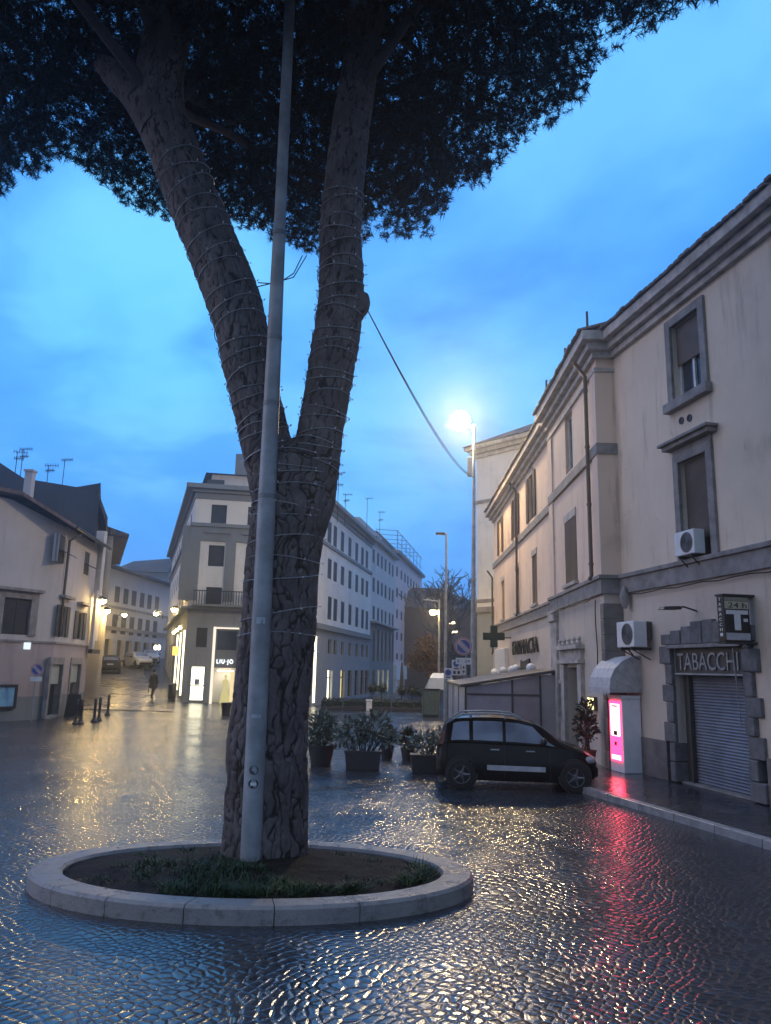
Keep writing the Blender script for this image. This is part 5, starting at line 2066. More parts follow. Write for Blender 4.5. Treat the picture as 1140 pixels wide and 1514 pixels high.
def smooth_path(pr, n):
    """Catmull-Rom through (point, radius)"""
    P = [pr[0]] + pr + [pr[-1]]
    out = []
    segs = len(pr) - 1
    for i in range(segs):
        p0, p1, p2, p3 = P[i], P[i + 1], P[i + 2], P[i + 3]
        for k_ in range(n):
            s_ = k_ / n
            f = lambda a, b, c, d: 0.5 * ((2 * b) + (c - a) * s_ + (2 * a - 5 * b + 4 * c - d) * s_ * s_ + (3 * b - a - 3 * c + d) * s_ ** 3)
            out.append((Vector([f(p0[0][j], p1[0][j], p2[0][j], p3[0][j]) for j in range(3)]), f(p0[1], p1[1], p2[1], p3[1])))
    out.append(pr[-1])
    return out


trunk_p = smooth_path(path_from([(391, 1312, 158), (391, 1280, 139), (394, 1180, 126), (397, 1090, 120), (404, 1010, 117), (411, 940, 116), (417, 850, 112), (425, 780, 113), (432, 730, 118), (435, 690, 112), (437, 672, 80), (438, 652, 36)], TY), 40)
left_p = smooth_path(path_from([(420, 800, 60), (412, 740, 84), (402, 690, 84), (388, 630, 80), (369, 550, 82), (347, 450, 88), (308, 350, 86), (270, 255, 84), (236, 160, 82), (244, 70, 74), (268, -40, 66), (290, -170, 52)], TY, [0, 0, 0, 0, 0, 0.05, 0.1, 0.15, 0.15, 0.1, 0, -0.2]), 22)
right_p = smooth_path(path_from([(446, 810, 60), (452, 750, 88), (462, 700, 84), (474, 640, 74), (489, 550, 75), (503, 450, 75), (504, 350, 69), (511, 250, 63), (524, 150, 60), (541, 50, 56), (556, -60, 50), (575, -180, 40)], TY, [0, 0, 0, 0, 0.05, 0.1, 0.15, 0.2, 0.3, 0.5, 0.7, 0.9]), 22)

left_p = [(p, r * 0.93) for p, r in left_p]
right_p = [(p, r * 0.94) for p, r in right_p]
tv, tf, tplate = [], [], []


def bark_tube(pr, seg, amp, scl=1.0, zs=0.30):
    k0_ = len(tv)
    ref = None
    n_ = len(pr)
    for i, (p, r) in enumerate(pr):
        tdir = (pr[min(i + 1, n_ - 1)][0] - pr[max(i - 1, 0)][0]).normalized()
        if ref is None:
            ref = Vector((1, 0, 0))
        a_ = (ref - tdir * ref.dot(tdir)).normalized()
        ref = a_
        b_ = tdir.cross(a_)
        for j in range(seg):
            th_ = 2 * pi * j / seg
            d = a_ * cos(th_) + b_ * sin(th_)
            q = p + d * r
            wq = Vector((q.x + 0.10 * noise.noise(q * 3.1), q.y + 0.10 * noise.noise(q * 3.1 + Vector((5, 2, 1))), q.z * zs + 0.05 * noise.noise(q * 2.3 + Vector((9, 4, 7)))))
            ds, _ = noise.voronoi(wq * 8.5 * scl + 0.22 * noise.noise_vector(q * 11))
            e = ds[1] - ds[0]
            plate = min(1.0, e / 0.19)
            plate = plate * plate * (3 - 2 * plate)
            d2, _ = noise.voronoi(wq * 19 * scl + 0.3 * noise.noise_vector(q * 17))
            e2 = min(1.0, (d2[1] - d2[0]) / 0.16)
            plate = plate * (0.62 + 0.38 * e2)
            fine = noise.noise(q * 22) * 0.25 + noise.noise(Vector((q.x * 9, q.y * 9, q.z * 3))) * 0.5
            big = noise.noise(q * 1.4) * 0.9
            q = q + d * (amp * (plate - 0.75) + amp * 0.32 * fine + amp * 0.9 * big)
            tv.append(tuple(q))
            tplate.append(max(0.0, min(1.0, plate + 0.15 * fine)))
    for i in range(n_ - 1):
        for j in range(seg):
            q = (j + 1) % seg
            tf.append((k0_ + i * seg + j, k0_ + i * seg + q, k0_ + (i + 1) * seg + q, k0_ + (i + 1) * seg + j))


bark_tube(trunk_p, 260, 0.030, 0.95, 0.20)
bark_tube(left_p, 120, 0.022, 1.1, 0.30)
bark_tube(right_p, 120, 0.022, 1.1, 0.30)
# old branch stub on the left limb, and the knob on the right limb
st_p = smooth_path(path_from([(240, 190, 70), (205, 140, 58), (172, 112, 42), (150, 92, 26)], TY + 0.1), 10)
bark_tube(st_p, 40, 0.02, 1.2)
kn = path_from([(520, 470, 30), (530, 450, 36), (532, 435, 26)], TY + 0.05)
bark_tube(smooth_path(kn, 8), 30, 0.015, 1.2)
me = bpy.data.meshes.new('trunk')
me.from_pydata(tv, [], tf)
at_ = me.attributes.new('plate', 'FLOAT', 'POINT')
at_.data.foreach_set('value', tplate)
me.materials.append(M['bark'])
me.polygons.foreach_set('use_smooth', [True] * len(me.polygons))
o = bpy.data.objects.new('trunk', me)
COL.objects.link(o)
o.parent = PT
o.matrix_parent_inverse = PT.matrix_basis.inverted()

# crown outline in plan, read at the height of its underside
ZU = 11.6
edge_px = [(-60, 250), (0, 285), (45, 262), (95, 240), (130, 262), (190, 298), (250, 318), (300, 325), (350, 340), (385, 362), (450, 372), (500, 360), (545, 356), (600, 348), (640, 335), (668, 300), (672, 276), (705, 272), (740, 235), (765, 212), (800, 190), (835, 165), (868, 128), (885, 85), (930, 70), (960, 48), (1000, 20), (1060, 0)]
plan = []
for x, y in edge_px:
    q = gnd(x, y, ZU)
    plan.append((q.x, q.y))
plan += [(4.2, 7.6), (3.9, 5.6), (2.6, 4.0), (0.4, 3.2), (-2.4, 3.0), (-5.2, 3.8), (-7.4, 6.0), (-8.4, 9.0)]


def inside(x, y, poly):
    c = False
    n_ = len(poly)
    j = n_ - 1
    for i in range(n_):
        xi, yi = poly[i]
        xj, yj = poly[j]
        if (yi > y) != (yj > y) and x < (xj - xi) * (y - yi) / (yj - yi) + xi:
            c = not c
        j = i
    return c


def edge_dist(x, y, poly):
    best = 9e9
    n_ = len(poly)
    for i in range(n_):
        ax, ay = poly[i]
        bx, by = poly[(i + 1) % n_]
        vx, vy = bx - ax, by - ay
        L2 = vx * vx + vy * vy + 1e-9
        s_ = max(0, min(1, ((x - ax) * vx + (y - ay) * vy) / L2))
        best = min(best, hypot(x - ax - vx * s_, y - ay - vy * s_))
    return best


rng = random.Random(11)
tuft = []
tries = 0
while len(tuft) < 52000 and tries < 460000:
    tries += 1
    x, y = rng.uniform(-9, 5), rng.uniform(2.8, 16)
    if not inside(x, y, plan):
        continue
    ed = edge_dist(x, y, plan)
    dome = min(1.0, ed / 2.6)
    zlo = ZU - 0.05 + 0.35 * noise.noise((x * 0.9, y * 0.9, 2)) + 0.3 * dome
    if ed > 1.3:
        zlo -= 0.9 * min(1.0, (ed - 1.3) / 1.2) * (0.5 + noise.noise((x * 0.7, y * 0.7, 5)))
    zhi = ZU + 0.55 + 2.2 * sqrt(dome) + 0.5 * noise.noise((x * 0.5, y * 0.5, 9))
    z = zlo + (zhi - zlo) * rng.random() ** 1.3
    # foliage stands in clusters with holes between
    cn = noise.noise((x * 0.85, y * 0.85, z * 0.85)) + 0.55 * noise.noise((x * 2.1, y * 2.1, z * 2.1 + 7))
    if cn < (-0.40 if ed < 1.0 else -0.62):
        continue
    tuft.append((x, y, z, ed))
tuft = np.array(tuft)
nt, nn = len(tuft), 32
rs = np.random.RandomState(4)
cent = tuft[:, None, :3] + np.zeros((nt, nn, 3))
dirs = rs.normal(size=(nt, nn, 3))
dirs /= np.linalg.norm(dirs, axis=2, keepdims=True)
axis = rs.normal(size=(nt, 1, 3)) * 0.8
axis[:, :, 2] += 0.35
axis /= np.linalg.norm(axis, axis=2, keepdims=True)
dirs = dirs + axis * 0.85
dirs /= np.linalg.norm(dirs, axis=2, keepdims=True)
ln = rs.uniform(0.075, 0.155, size=(nt, nn, 1)) * rs.uniform(0.6, 1.45, size=(nt, 1, 1))
side = np.cross(dirs, rs.normal(size=(nt, nn, 3)))
side /= np.linalg.norm(side, axis=2, keepdims=True) + 1e-9
wd = rs.uniform(0.0045, 0.0085, size=(nt, nn, 1))
start = cent + axis * rs.uniform(-0.10, 0.05, size=(nt, nn, 1))
V = np.stack([start - side * wd, start + side * wd, start + dirs * ln], axis=2).reshape(-1, 3)
nf = nt * nn
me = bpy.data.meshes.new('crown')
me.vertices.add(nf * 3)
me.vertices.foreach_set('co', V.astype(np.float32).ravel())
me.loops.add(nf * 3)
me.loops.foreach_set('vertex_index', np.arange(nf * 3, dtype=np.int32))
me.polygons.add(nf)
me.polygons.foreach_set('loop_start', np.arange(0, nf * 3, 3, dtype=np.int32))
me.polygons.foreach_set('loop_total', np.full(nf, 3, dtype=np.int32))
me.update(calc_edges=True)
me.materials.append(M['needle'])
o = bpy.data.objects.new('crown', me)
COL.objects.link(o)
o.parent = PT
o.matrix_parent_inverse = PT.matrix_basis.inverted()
# boughs running out into the crown
rng = random.Random(5)
tl, tr = left_p[-1][0], right_p[-1][0]
for i in range(30):
    while True:
        x, y = rng.uniform(-8.5, 4.2), rng.uniform(3, 15.5)
        if inside(x, y, plan) and edge_dist(x, y, plan) > 0.4:
            break
    src = left_p if x < -2.2 else right_p
    s0, r0_ = src[rng.randint(int(len(src) * 0.70), len(src) - 1)]
    e_ = Vector((x, y, ZU + 0.5 + rng.uniform(0, 0.5)))
    mid = s0 * 0.5 + e_ * 0.5 + Vector((rng.uniform(-.4, .4), rng.uniform(-.4, .4), rng.uniform(0.0, 0.5)))
    q3 = s0 * 0.2 + e_ * 0.8 + Vector((rng.uniform(-.3, .3), rng.uniform(-.3, .3), 0.25))
    m = MB()
    m.tube([s0, s0 * 0.75 + mid * 0.25 + Vector((0, 0, 0.1)), mid, q3, e_], [0.10, 0.085, 0.065, 0.045, 0.015], 8)
    for _ in range(6):
        f_ = rng.uniform(0.4, 1.0)
        b0_ = s0 * (1 - f_) + e_ * f_
        if f_ > 0.5:
            b0_ = mid + (e_ - mid) * ((f_ - 0.5) * 2)
        else:
            b0_ = s0 + (mid - s0) * (f_ * 2)
        e2 = b0_ + Vector((rng.uniform(-1, 1), rng.uniform(-1, 1), rng.uniform(0.0, 0.7)))
        m.tube([b0_, (b0_ + e2) / 2 + Vector((0, 0, 0.1)), e2], [0.03, 0.02, 0.008], 5)
    m.build('branch', M['twig'], PT)

# ------------------------------------------------------------------ fairy lights wound round trunk and limbs
def wrap(pr, i0_, i1_, turns, label, bulbs):
    w_ = MB()
    bl = MB()
    N = int(turns * 28)
    rr = random.Random(int(turns * 10))
    pts = []
    for k_ in range(N + 1):
        f_ = i0_ + (i1_ - i0_) * k_ / N
        a_ = int(f_)
        fr_ = f_ - a_
        a2 = min(a_ + 1, len(pr) - 1)
        c = pr[a_][0] * (1 - fr_) + pr[a2][0] * fr_
        r = pr[a_][1] * (1 - fr_) + pr[a2][1] * fr_
        th_ = 2 * pi * turns * k_ / N
        tdir = (pr[a2][0] - pr[max(0, a2 - 2)][0]).normalized()
        ax_ = (Vector((1, 0, 0)) - tdir * tdir.x).normalized()
        bx_ = tdir.cross(ax_)
        wob = 0.05 * sin(th_ * 0.37 + 1) + 0.03 * sin(th_ * 1.7)
        p = c + (ax_ * cos(th_) + bx_ * sin(th_)) * (r * 0.97 + 0.024) + tdir * wob
        pts.append(p)
        if k_ % bulbs == 0:
            d = (p - c).normalized()
            q = p + d * 0.02
            bl.tube([q, q + d * 0.022 + Vector((0, 0, rr.uniform(-.02, .02)))], [0.010, 0.006], 5)
    w_.tube(pts, 0.0065, 5, False)
    t_ = thing('string_lights', pts[0], label, 'fairy lights')
    w_.build('wire', M['wire'], t_)
    mb_ = plain('clear_bulb', (0.70, 0.72, 0.75), 0.1)
    ks = sorted(range(0, len(bl.v), 10), key=lambda k_: bl.v[k_][1])
    rest = MB()
    for i, k_ in enumerate(ks):
        b_ = MB() if i < 95 else rest
        o_ = len(b_.v)
        b_.v += bl.v[k_:k_ + 10]
        b_.f += [tuple(q_ - k_ + o_ for q_ in f_) for f_ in bl.f if k_ <= f_[0] < k_ + 10]
        if i < 95:
            b_.build('bulb', mb_, t_)
    if rest.v:
        tag(rest.build('bulb', mb_, t_), kind='stuff')
    return t_


wrap(trunk_p, 40 * 4 + 26, 40 * 9 + 16, 11, 'unlit fairy lights wound around the lower trunk of the pine', 4)
wrap(left_p, 22 * 2, 22 * 7 + 4, 21, 'unlit fairy lights wound around the left limb of the pine', 4)
wrap(right_p, 22 * 2, 22 * 6 + 14, 23, 'unlit fairy lights wound around the right limb of the pine', 4)

# ------------------------------------------------------------------ tall post standing in the planter
PY = 9.36
pb_ = atY(370, 1300, PY)
t = thing('lamp_post', (pb_.x, PY, soil_z(pb_.x, PY)), 'tall grey steel post in front of the pine trunk', 'post')
ptop = atY(434, -90, PY + 0.02)
seq = []
for y, wd_ in ((1312, 31), (1250, 31), (1000, 29.5), (900, 28.5), (660, 25), (345, 18.5), (343, 17), (0, 15), (-260, 12)):
    f_ = (1312 - y) / (1312 + 90)
    x = 368.5 + (434 - 368.5) * f_ * 0.985
    c = atY(x, y, PY)
    seq.append((c, wd_ / FPX * (c - CAMP).dot(FW) / 2))
m = MB()
m.tube([s_[0] for s_ in seq], [s_[1] for s_ in seq], 24)
m.build('shaft', M['polem'], t, smooth=True)
ax = (seq[4][0] - seq[2][0]).normalized()
for y, ex in ((346, 0.008), (500, 0.004), (598, 0.004), (735, 0.004)):
    f_ = (1312 - y) / (1312 + 90)
    x = 368.5 + (434 - 368.5) * f_ * 0.985
    c = atY(x, y, PY)
    r = np.interp(-y, [-1312, -660, -345, 0], [31, 25, 18.5, 15]) / FPX * (c - CAMP).dot(FW) / 2
    m = MB()
    m.lathe([(r + ex, -0.03), (r + ex, 0.03)], c, 24, ax)
    m.build('collar', plain('collar_grey', (0.16, 0.18, 0.20), 0.5), t, smooth=True)


def sticker(y, wpx, hpx, shape, mm, nm):
    f_ = (1312 - y) / (1312 + 90)
    x = 368.5 + (434 - 368.5) * f_ * 0.985
    c = atY(x, y, PY)
    depth = (c - CAMP).dot(FW)
    r = np.interp(-y, [-1312, -1000, -660, -345], [31, 29.5, 25, 18.5]) / FPX * depth / 2
    w_, h_ = wpx / FPX * depth / 2, hpx / FPX * depth / 2
    m = MB()
    n_ = 20
    k_ = len(m.v)
    th0 = -pi / 2 + 0.08
    for (px_, py_) in ([(cos(2 * pi * i / n_) * w_, sin(2 * pi * i / n_) * h_) for i in range(n_)] if shape == 'o' else [(-w_ + 2 * w_ * i / 8, -h_) for i in range(9)] + [(w_ - 2 * w_ * i / 8, h_) for i in range(9)]):
        th_ = th0 + px_ / r
        m.v.append(tuple(c + Vector((cos(th_), sin(th_), 0)) * (r + 0.003 + (0.002 if nm == 'sticker_mark' else 0)) + ax * py_))
    m.f.append(tuple(range(k_, len(m.v))))
    return m.build(nm, mm, t)


sticker(1157, 15, 13, 'o', M['black'], 'sticker')
sticker(1157, 8, 4.5, 'r', M['white'], 'sticker_mark')
sticker(1137, 14, 13, 'o', M['frame_dk'], 'sticker')
sticker(1136, 6, 3, 'r', M['galv'], 'sticker_mark')
sticker(918, 13, 9, 'r', plain('paper', (0.42, 0.46, 0.52), 0.6), 'sticker')
sticker(1058, 14, 5, 'r', plain('paper2', (0.36, 0.40, 0.46), 0.6), 'sticker')

# cables from the left limb past the post
m = MB()
c0_, c1_, c2_ = atY(381, 418, TY - 0.3), atY(410, 420, PY + .2), atY(447, 378, TY + 0.3)
for o_ in (0, 0.06):
    m.tube([c0_ + Vector((0, 0, -o_)), c1_ + Vector((0, 0, o_ * .5)), (c1_ + c2_) / 2 + Vector((0.05, 0, -0.06 - o_)), c2_ + Vector((o_, 0, 0))], 0.008, 5)
tag(m.build('slack_cable', M['cable']), 'slack thin cable hanging between the two pine limbs', 'cable')

# ------------------------------------------------------------------ flood-light mast and overhead cable
MY = 36.5
mb_, mt_ = atY(700, 1050, MY), atY(701, 628, MY)
t = thing('floodlight_mast', (mb_.x, MY, 0), 'tall mast with a blazing white floodlight over the square', 'street lamp')
m = MB()
m.tube([(mb_.x, MY, 0), (mb_.x + 0.0, MY, 4.0), (mt_.x, MY, mt_.z)], [0.13, 0.12, 0.065], 14)
m.tube([(mb_.x, MY, 0), (mb_.x, MY, 0.5)], 0.2, 14)
m.build('mast', M['galv'], t, smooth=True)
lh = atY(681, 622, MY)
m = MB()
m.tube([Vector((mt_.x, MY, mt_.z - 0.25)), lh + Vector((0.2, 0.12, 0.02))], 0.045, 8)
m.lathe([(0.10, -0.12), (0.10, 0.12)], Vector((mt_.x, MY, mt_.z - 0.2)), 12)
m.build('arm', M['galv'], t)
fd = (CAMP + Vector((-1.0, 2.0, -1.2)) - lh).normalized()
m = MB()
m.lathe([(0.1, -0.60), (0.26, -0.50), (0.36, -0.38), (0.36, -0.32)], lh, 22, fd)
m.build('reflector', M['galv'], t, smooth=True)
m = MB()
m.ball(lh, 0.46, 24)
m.build('lens', M['flood'], t, smooth=True)
m = MB()
q = atY(694.5, 690, MY)
m.box(q.x - 0.14, q.x + 0.1, MY - 0.18, MY - 0.07, q.z - 0.55, q.z + 0.45)
m.build('control_box', M['galv'], t, bevel=0.02)

m = MB()
ca, cb = right_p[int(22 * 5.0)][0] + Vector((0.36, 0, 0.0)), Vector((mb_.x, MY, atY(697, 705, MY).z))
ca = atY(540, 452, TY + 0.05)
for o_ in (0.0, 0.10):
    pts = []
    for i in range(17):
        f_ = i / 16
        p = ca * (1 - f_) + cb * f_
        pts.append(p - Vector((0, 0, (0.55 + o_) * 4 * f_ * (1 - f_) * 0.8)))
    m.tube(pts, [0.008 + 0.008 * i / 16 for i in range(17)], 5)
tag(m.build('overhead_cable', M['cable']), 'thin overhead cable from the right pine limb to the mast', 'cable')

# ------------------------------------------------------------------ lamps of the right-hand street
def ped(x, y, Y):
    q = atY(x, y, Y)
    return Vector((q.x, Y, q.z))


t = thing('street_lamp', (ped(658, 1050, 38).x, 38, 0), 'unlit tall street lamp with a flat arm against the bare tree', 'street lamp')
a_, b_ = ped(660, 789, 38), ped(646, 789, 38)
m = MB()
m.tube([(a_.x - 0.02, 38, 0), (a_.x, 38, a_.z)], [0.085, 0.055], 10)
m.tube([a_, b_ + Vector((0.15, 0, 0))], 0.035, 8)
m.build('pole', M['galv'], t)
m = MB()
m.box(b_.x - 0.05, b_.x + 0.4, 37.86, 38.14, b_.z - 0.05, b_.z + 0.06)
m.build('lamp_head', M['iron'], t, bevel=0.02)
t = thing('street_lamp', (ped(649, 1040, 46).x, 46, 0), 'lit street lamp with yellow glow beside the brown bush', 'street lamp')
a_ = ped(649.5, 905, 46)
m = MB()
m.tube([(a_.x, 46, 0), (a_.x, 46, a_.z + 0.75)], [0.08, 0.05], 10)
h_ = ped(641, 905, 46)
m.tube([a_ + Vector((0, 0, 0.15)), h_ + Vector((0, 0, 0.15))], 0.03, 8)
h2 = ped(626, 888, 46)
m.tube([a_ + Vector((0, 0, 0.62)), Vector((h2.x, 46, a_.z + 0.72))], 0.05, 8)
m.build('pole', M['galv'], t)
m = MB()
m.ball(h_, 0.19, 12, (1.2, 1, 0.8))
m.build('bulb', M['lamp_warm'], t, smooth=True)
m = MB()
m.lathe([(0.24, 0.08), (0.2, 0.16), (0.05, 0.24)], h_, 12)
m.build('shade', M['iron'], t)

# ------------------------------------------------------------------ trees of the right-hand street
def bare_tree(base, height, label, seed, spread=0.55, r0_=0.16):
    t_ = thing('bare_tree', base, label, 'tree')
    rr = random.Random(seed)
    tr_, tw = MB(), MB()
    base = Vector(base)

    def grow(p, d, L, r, lv):
        pts = [p]
        q = p.copy()
        for i in range(4):
            d = (d + Vector((rr.gauss(0, .13), rr.gauss(0, .13), 0.04))).normalized()
            q = q + d * L / 4
            pts.append(q.copy())
        (tr_ if lv < 2 else tw).tube(pts, [max(0.028, r * (1 - 0.13 * i)) for i in range(5)], 6 if lv < 2 else 3, False)
        if lv < 5:
            for i in range(3 if lv else 6):
                s_ = pts[rr.choice((2, 3, 4))]
                nd = (d + Vector((rr.gauss(0, spread), rr.gauss(0, spread), rr.gauss(0.12, spread * 0.6)))).normalized()
                grow(s_, nd, L * rr.uniform(0.58, 0.8), r * 0.5, lv + 1)
    grow(base, Vector((0, 0, 1)), height * 0.36, r0_, 0)
    tr_.build('trunk', M['twig'], t_)
    tw.build('crown', M['twig'], t_)
    return t_


q = atY(668, 1000, 62)
bare_tree((q.x, 62, 0), 12.0, 'leafless tree rising beyond the unlit street lamp', 3)


def leafy_tree(base, label, h_, rad, mm, seed, n=1500):
    t_ = thing('street_tree', base, label, 'tree')
    rr = random.Random(seed)
    base = Vector(base)
    m = MB()
    m.tube([base, base + Vector((0.1, 0, h_ * 0.4)), base + Vector((0, 0.1, h_ * 0.75))], [0.16, 0.12, 0.05], 8)
    for _ in range(8):
        a = rr.uniform(0, 2 * pi)
        m.tube([base + Vector((0.1, 0, h_ * 0.4)), base + Vector((cos(a) * rad * .6, sin(a) * rad * .6, h_ * rr.uniform(.55, .9)))], [0.06, 0.02], 5)
    m.build('trunk', M['twig'], t_)
    m = MB()
    for _ in range(12):
        c = base + Vector((rr.uniform(-.6, .6) * rad, rr.uniform(-.6, .6) * rad, h_ * rr.uniform(.45, .92)))
        s_ = rr.uniform(0.35, 0.55) * rad
        leaf_cloud(m, c, (s_, s_, s_ * 0.9), n // 12, 0.26, rr)
    m.build('crown', M[mm], t_)


q = atY(636, 1000, 52)
leafy_tree((q.x, 52, 0), 'brown leafed tree lit by the yellow street lamp', 4.6, 1.5, 'leafb', 8, 2600)
q = atY(668, 1000, 70)
leafy_tree((q.x, 70, 0), 'dark round tree below the bare tree in the far street', 5.0, 2.6, 'leafd', 9, 2600)

# ------------------------------------------------------------------ road signs
def disc(m, c, r, n, t_=0.015):
    m.lathe([(r, -t_), (r, t_)], c, 30, n)


def no_parking(post_base, c, r, label, panel_w, panel_h, panel_drop, txt, pole_r=0.03, face=None):
    t_ = thing('road_sign', post_base, label, 'road sign')
    n = face or (Vector((0, -1, 0)))
    m = MB()
    m.tube([post_base, Vector((post_base[0], post_base[1], c.z + r * 0.8))], pole_r, 10)
    m.build('post', M['galv'], t_)
    front = c + n * 0.07
    m = MB()
    disc(m, front, r, n)
    d_ = m.build('disc', M['red'], t_)
    m = MB()
    disc(m, front + n * 0.012, r * 0.76, n, 0.008)
    m.build('blue_field', M['blue'], d_)
    rt = Vector((-n.y, n.x, 0))
    m = MB()
    pts = [front + n * 0.02 + (rt * cos(a) + Vector((0, 0, 1)) * sin(a)) * r * 0.80 for a in np.linspace(0, 2 * pi, 33)]
    m.tube(pts, r * 0.05, 5, False)
    pts = [front + n * 0.02 + (rt * cos(a) + Vector((0, 0, 1)) * sin(a)) * r * 0.97 for a in np.linspace(0, 2 * pi, 33)]
    m.tube(pts, r * 0.03, 5, False)
    m.build('white_ring', plain('sign_white', (0.55, 0.50, 0.54), 0.4), d_)
    m = MB()
    dd = (rt * -1 + Vector((0, 0, 1))).normalized()
    e = (rt + Vector((0, 0, 1))).normalized()
    L = r * 0.76
    P = [front + n * 0.022 + dd * (s1 * L) + e * (s2 * r * 0.11) for s1, s2 in ((-1, -1), (1, -1), (1, 1), (-1, 1))]
    m.extrude(P, n * 0.008)
    for s_ in (-1, 1):
        P = [front + n * 0.021 + dd * (s1 * L * 0.93) + e * (r * (0.2 * s_ + 0.05 * s2)) for s1, s2 in ((-1, -1), (1, -1), (1, 1), (-1, 1))]
        m.extrude(P, n * 0.008)
    m.build('slash', plain('slash_pale', (0.50, 0.40, 0.45), 0.4), d_)
    if panel_w:
        pc = front + Vector((0, 0, -r - panel_drop))
        m = MB()
        m.extrude([pc - rt * panel_w / 2 + Vector((0, 0, -panel_h / 2)), pc + rt * panel_w / 2 + Vector((0, 0, -panel_h / 2)), pc + rt * panel_w / 2 + Vector((0, 0, panel_h / 2)), pc - rt * panel_w / 2 + Vector((0, 0, panel_h / 2))], -n * 0.015)
        pn = m.build('plate', M['white'], t_)
        if txt:
            text_mesh('lettering', txt, None, 0, 0, panel_h * 0.42, 0, M['black'], pn, 0.004, panel_w * 0.82, rt, None, pc - rt * panel_w * 0.41 + Vector((0, 0, -panel_h * 0.2)) + n * 0.001)
    return t_


SY = 32.2
c = ped(685, 956, SY)
mpx = pxm(SY)
no_parking((c.x + 0.12, SY, 0), c, 13.2 * mpx, 'round no parking sign with a white plate beside the mast', 23 * mpx, 9.5 * mpx, 8 * mpx, '0 - 24')
# cluster of small white plates on the second post
t = thing('road_sign', (ped(661, 1050, 34).x, 34, 0), 'post with a cluster of small white parking plates', 'road sign')
m = MB()
m.tube([(ped(660.5, 1050, 34).x, 34, 0), (ped(660.5, 1050, 34).x, 34, ped(660, 988, 34).z)], 0.04, 10)
m.tube([(ped(686, 1050, 34).x, 34, 0), (ped(686, 1050, 34).x, 34, ped(686, 980, 34).z)], 0.04, 10)
m.build('post', M['galv'], t)
for xa, xb, ya, yb, kind in ((657, 668, 988, 1004, 'p'), (668, 681, 976, 990, 'p'), (668, 682, 990, 998.5, 'r'), (682, 689, 982, 998, 'a')):
    p0_, p1_ = ped(xa, yb, 33.9), ped(xb, ya, 33.9)
    m = MB()
    m.box(p0_.x, p1_.x, 33.88, 33.91, p0_.z, p1_.z)
    pn = m.build('plate', M['white'], t)
    cx_, cz_ = (p0_.x + p1_.x) / 2, (p0_.z + p1_.z) / 2
    if kind == 'p':
        m = MB()
        disc(m, Vector((cx_, 33.875, cz_ + 0.05)), 0.13, Vector((0, -1, 0)), 0.006)
        m.build('symbol', M['blue'], pn)
        m = MB()
        m.box(cx_ - 0.1, cx_ + 0.1, 33.865, 33.878, cz_ - 0.17, cz_ - 0.13)
        m.build('line', M['black'], pn)
    elif kind == 'r':
        m = MB()
        m.box(cx_ - 0.14, cx_ - 0.04, 33.865, 33.878, cz_ - 0.06, cz_ + 0.06)
        m.box(cx_ + 0.04, cx_ + 0.14, 33.865, 33.878, cz_ - 0.06, cz_ + 0.06)
        m.build('symbol', M['black'], pn)
    else:
        m = MB()
        m.extrude([Vector((cx_ - 0.05, 33.878, cz_ + 0.05)), Vector((cx_ + 0.05, 33.878, cz_ + 0.05)), Vector((cx_, 33.878, cz_ + 0.18))], Vector((0, -0.01, 0)))
        m.build('symbol', M['black'], pn)
        m = MB()
        m.extrude([Vector((cx_ - 0.05, 33.878, cz_ - 0.05)), Vector((cx_ + 0.05, 33.878, cz_ - 0.05)), Vector((cx_, 33.878, cz_ - 0.18))], Vector((0, -0.01, 0)))
        m.build('symbol', M['black'], pn)
SY2 = gc.y - 1.6
c = ped(55, 990, SY2)
mp2 = pxm(SY2)
no_parking((c.x - 0.02, SY2, 0), c, 9.0 * mp2, 'round no parking sign on a thin post before the buff house', 16 * mp2, 6.5 * mp2, 4.5 * mp2, None, 0.025, Vector((0.38, -0.92, 0)).normalized())

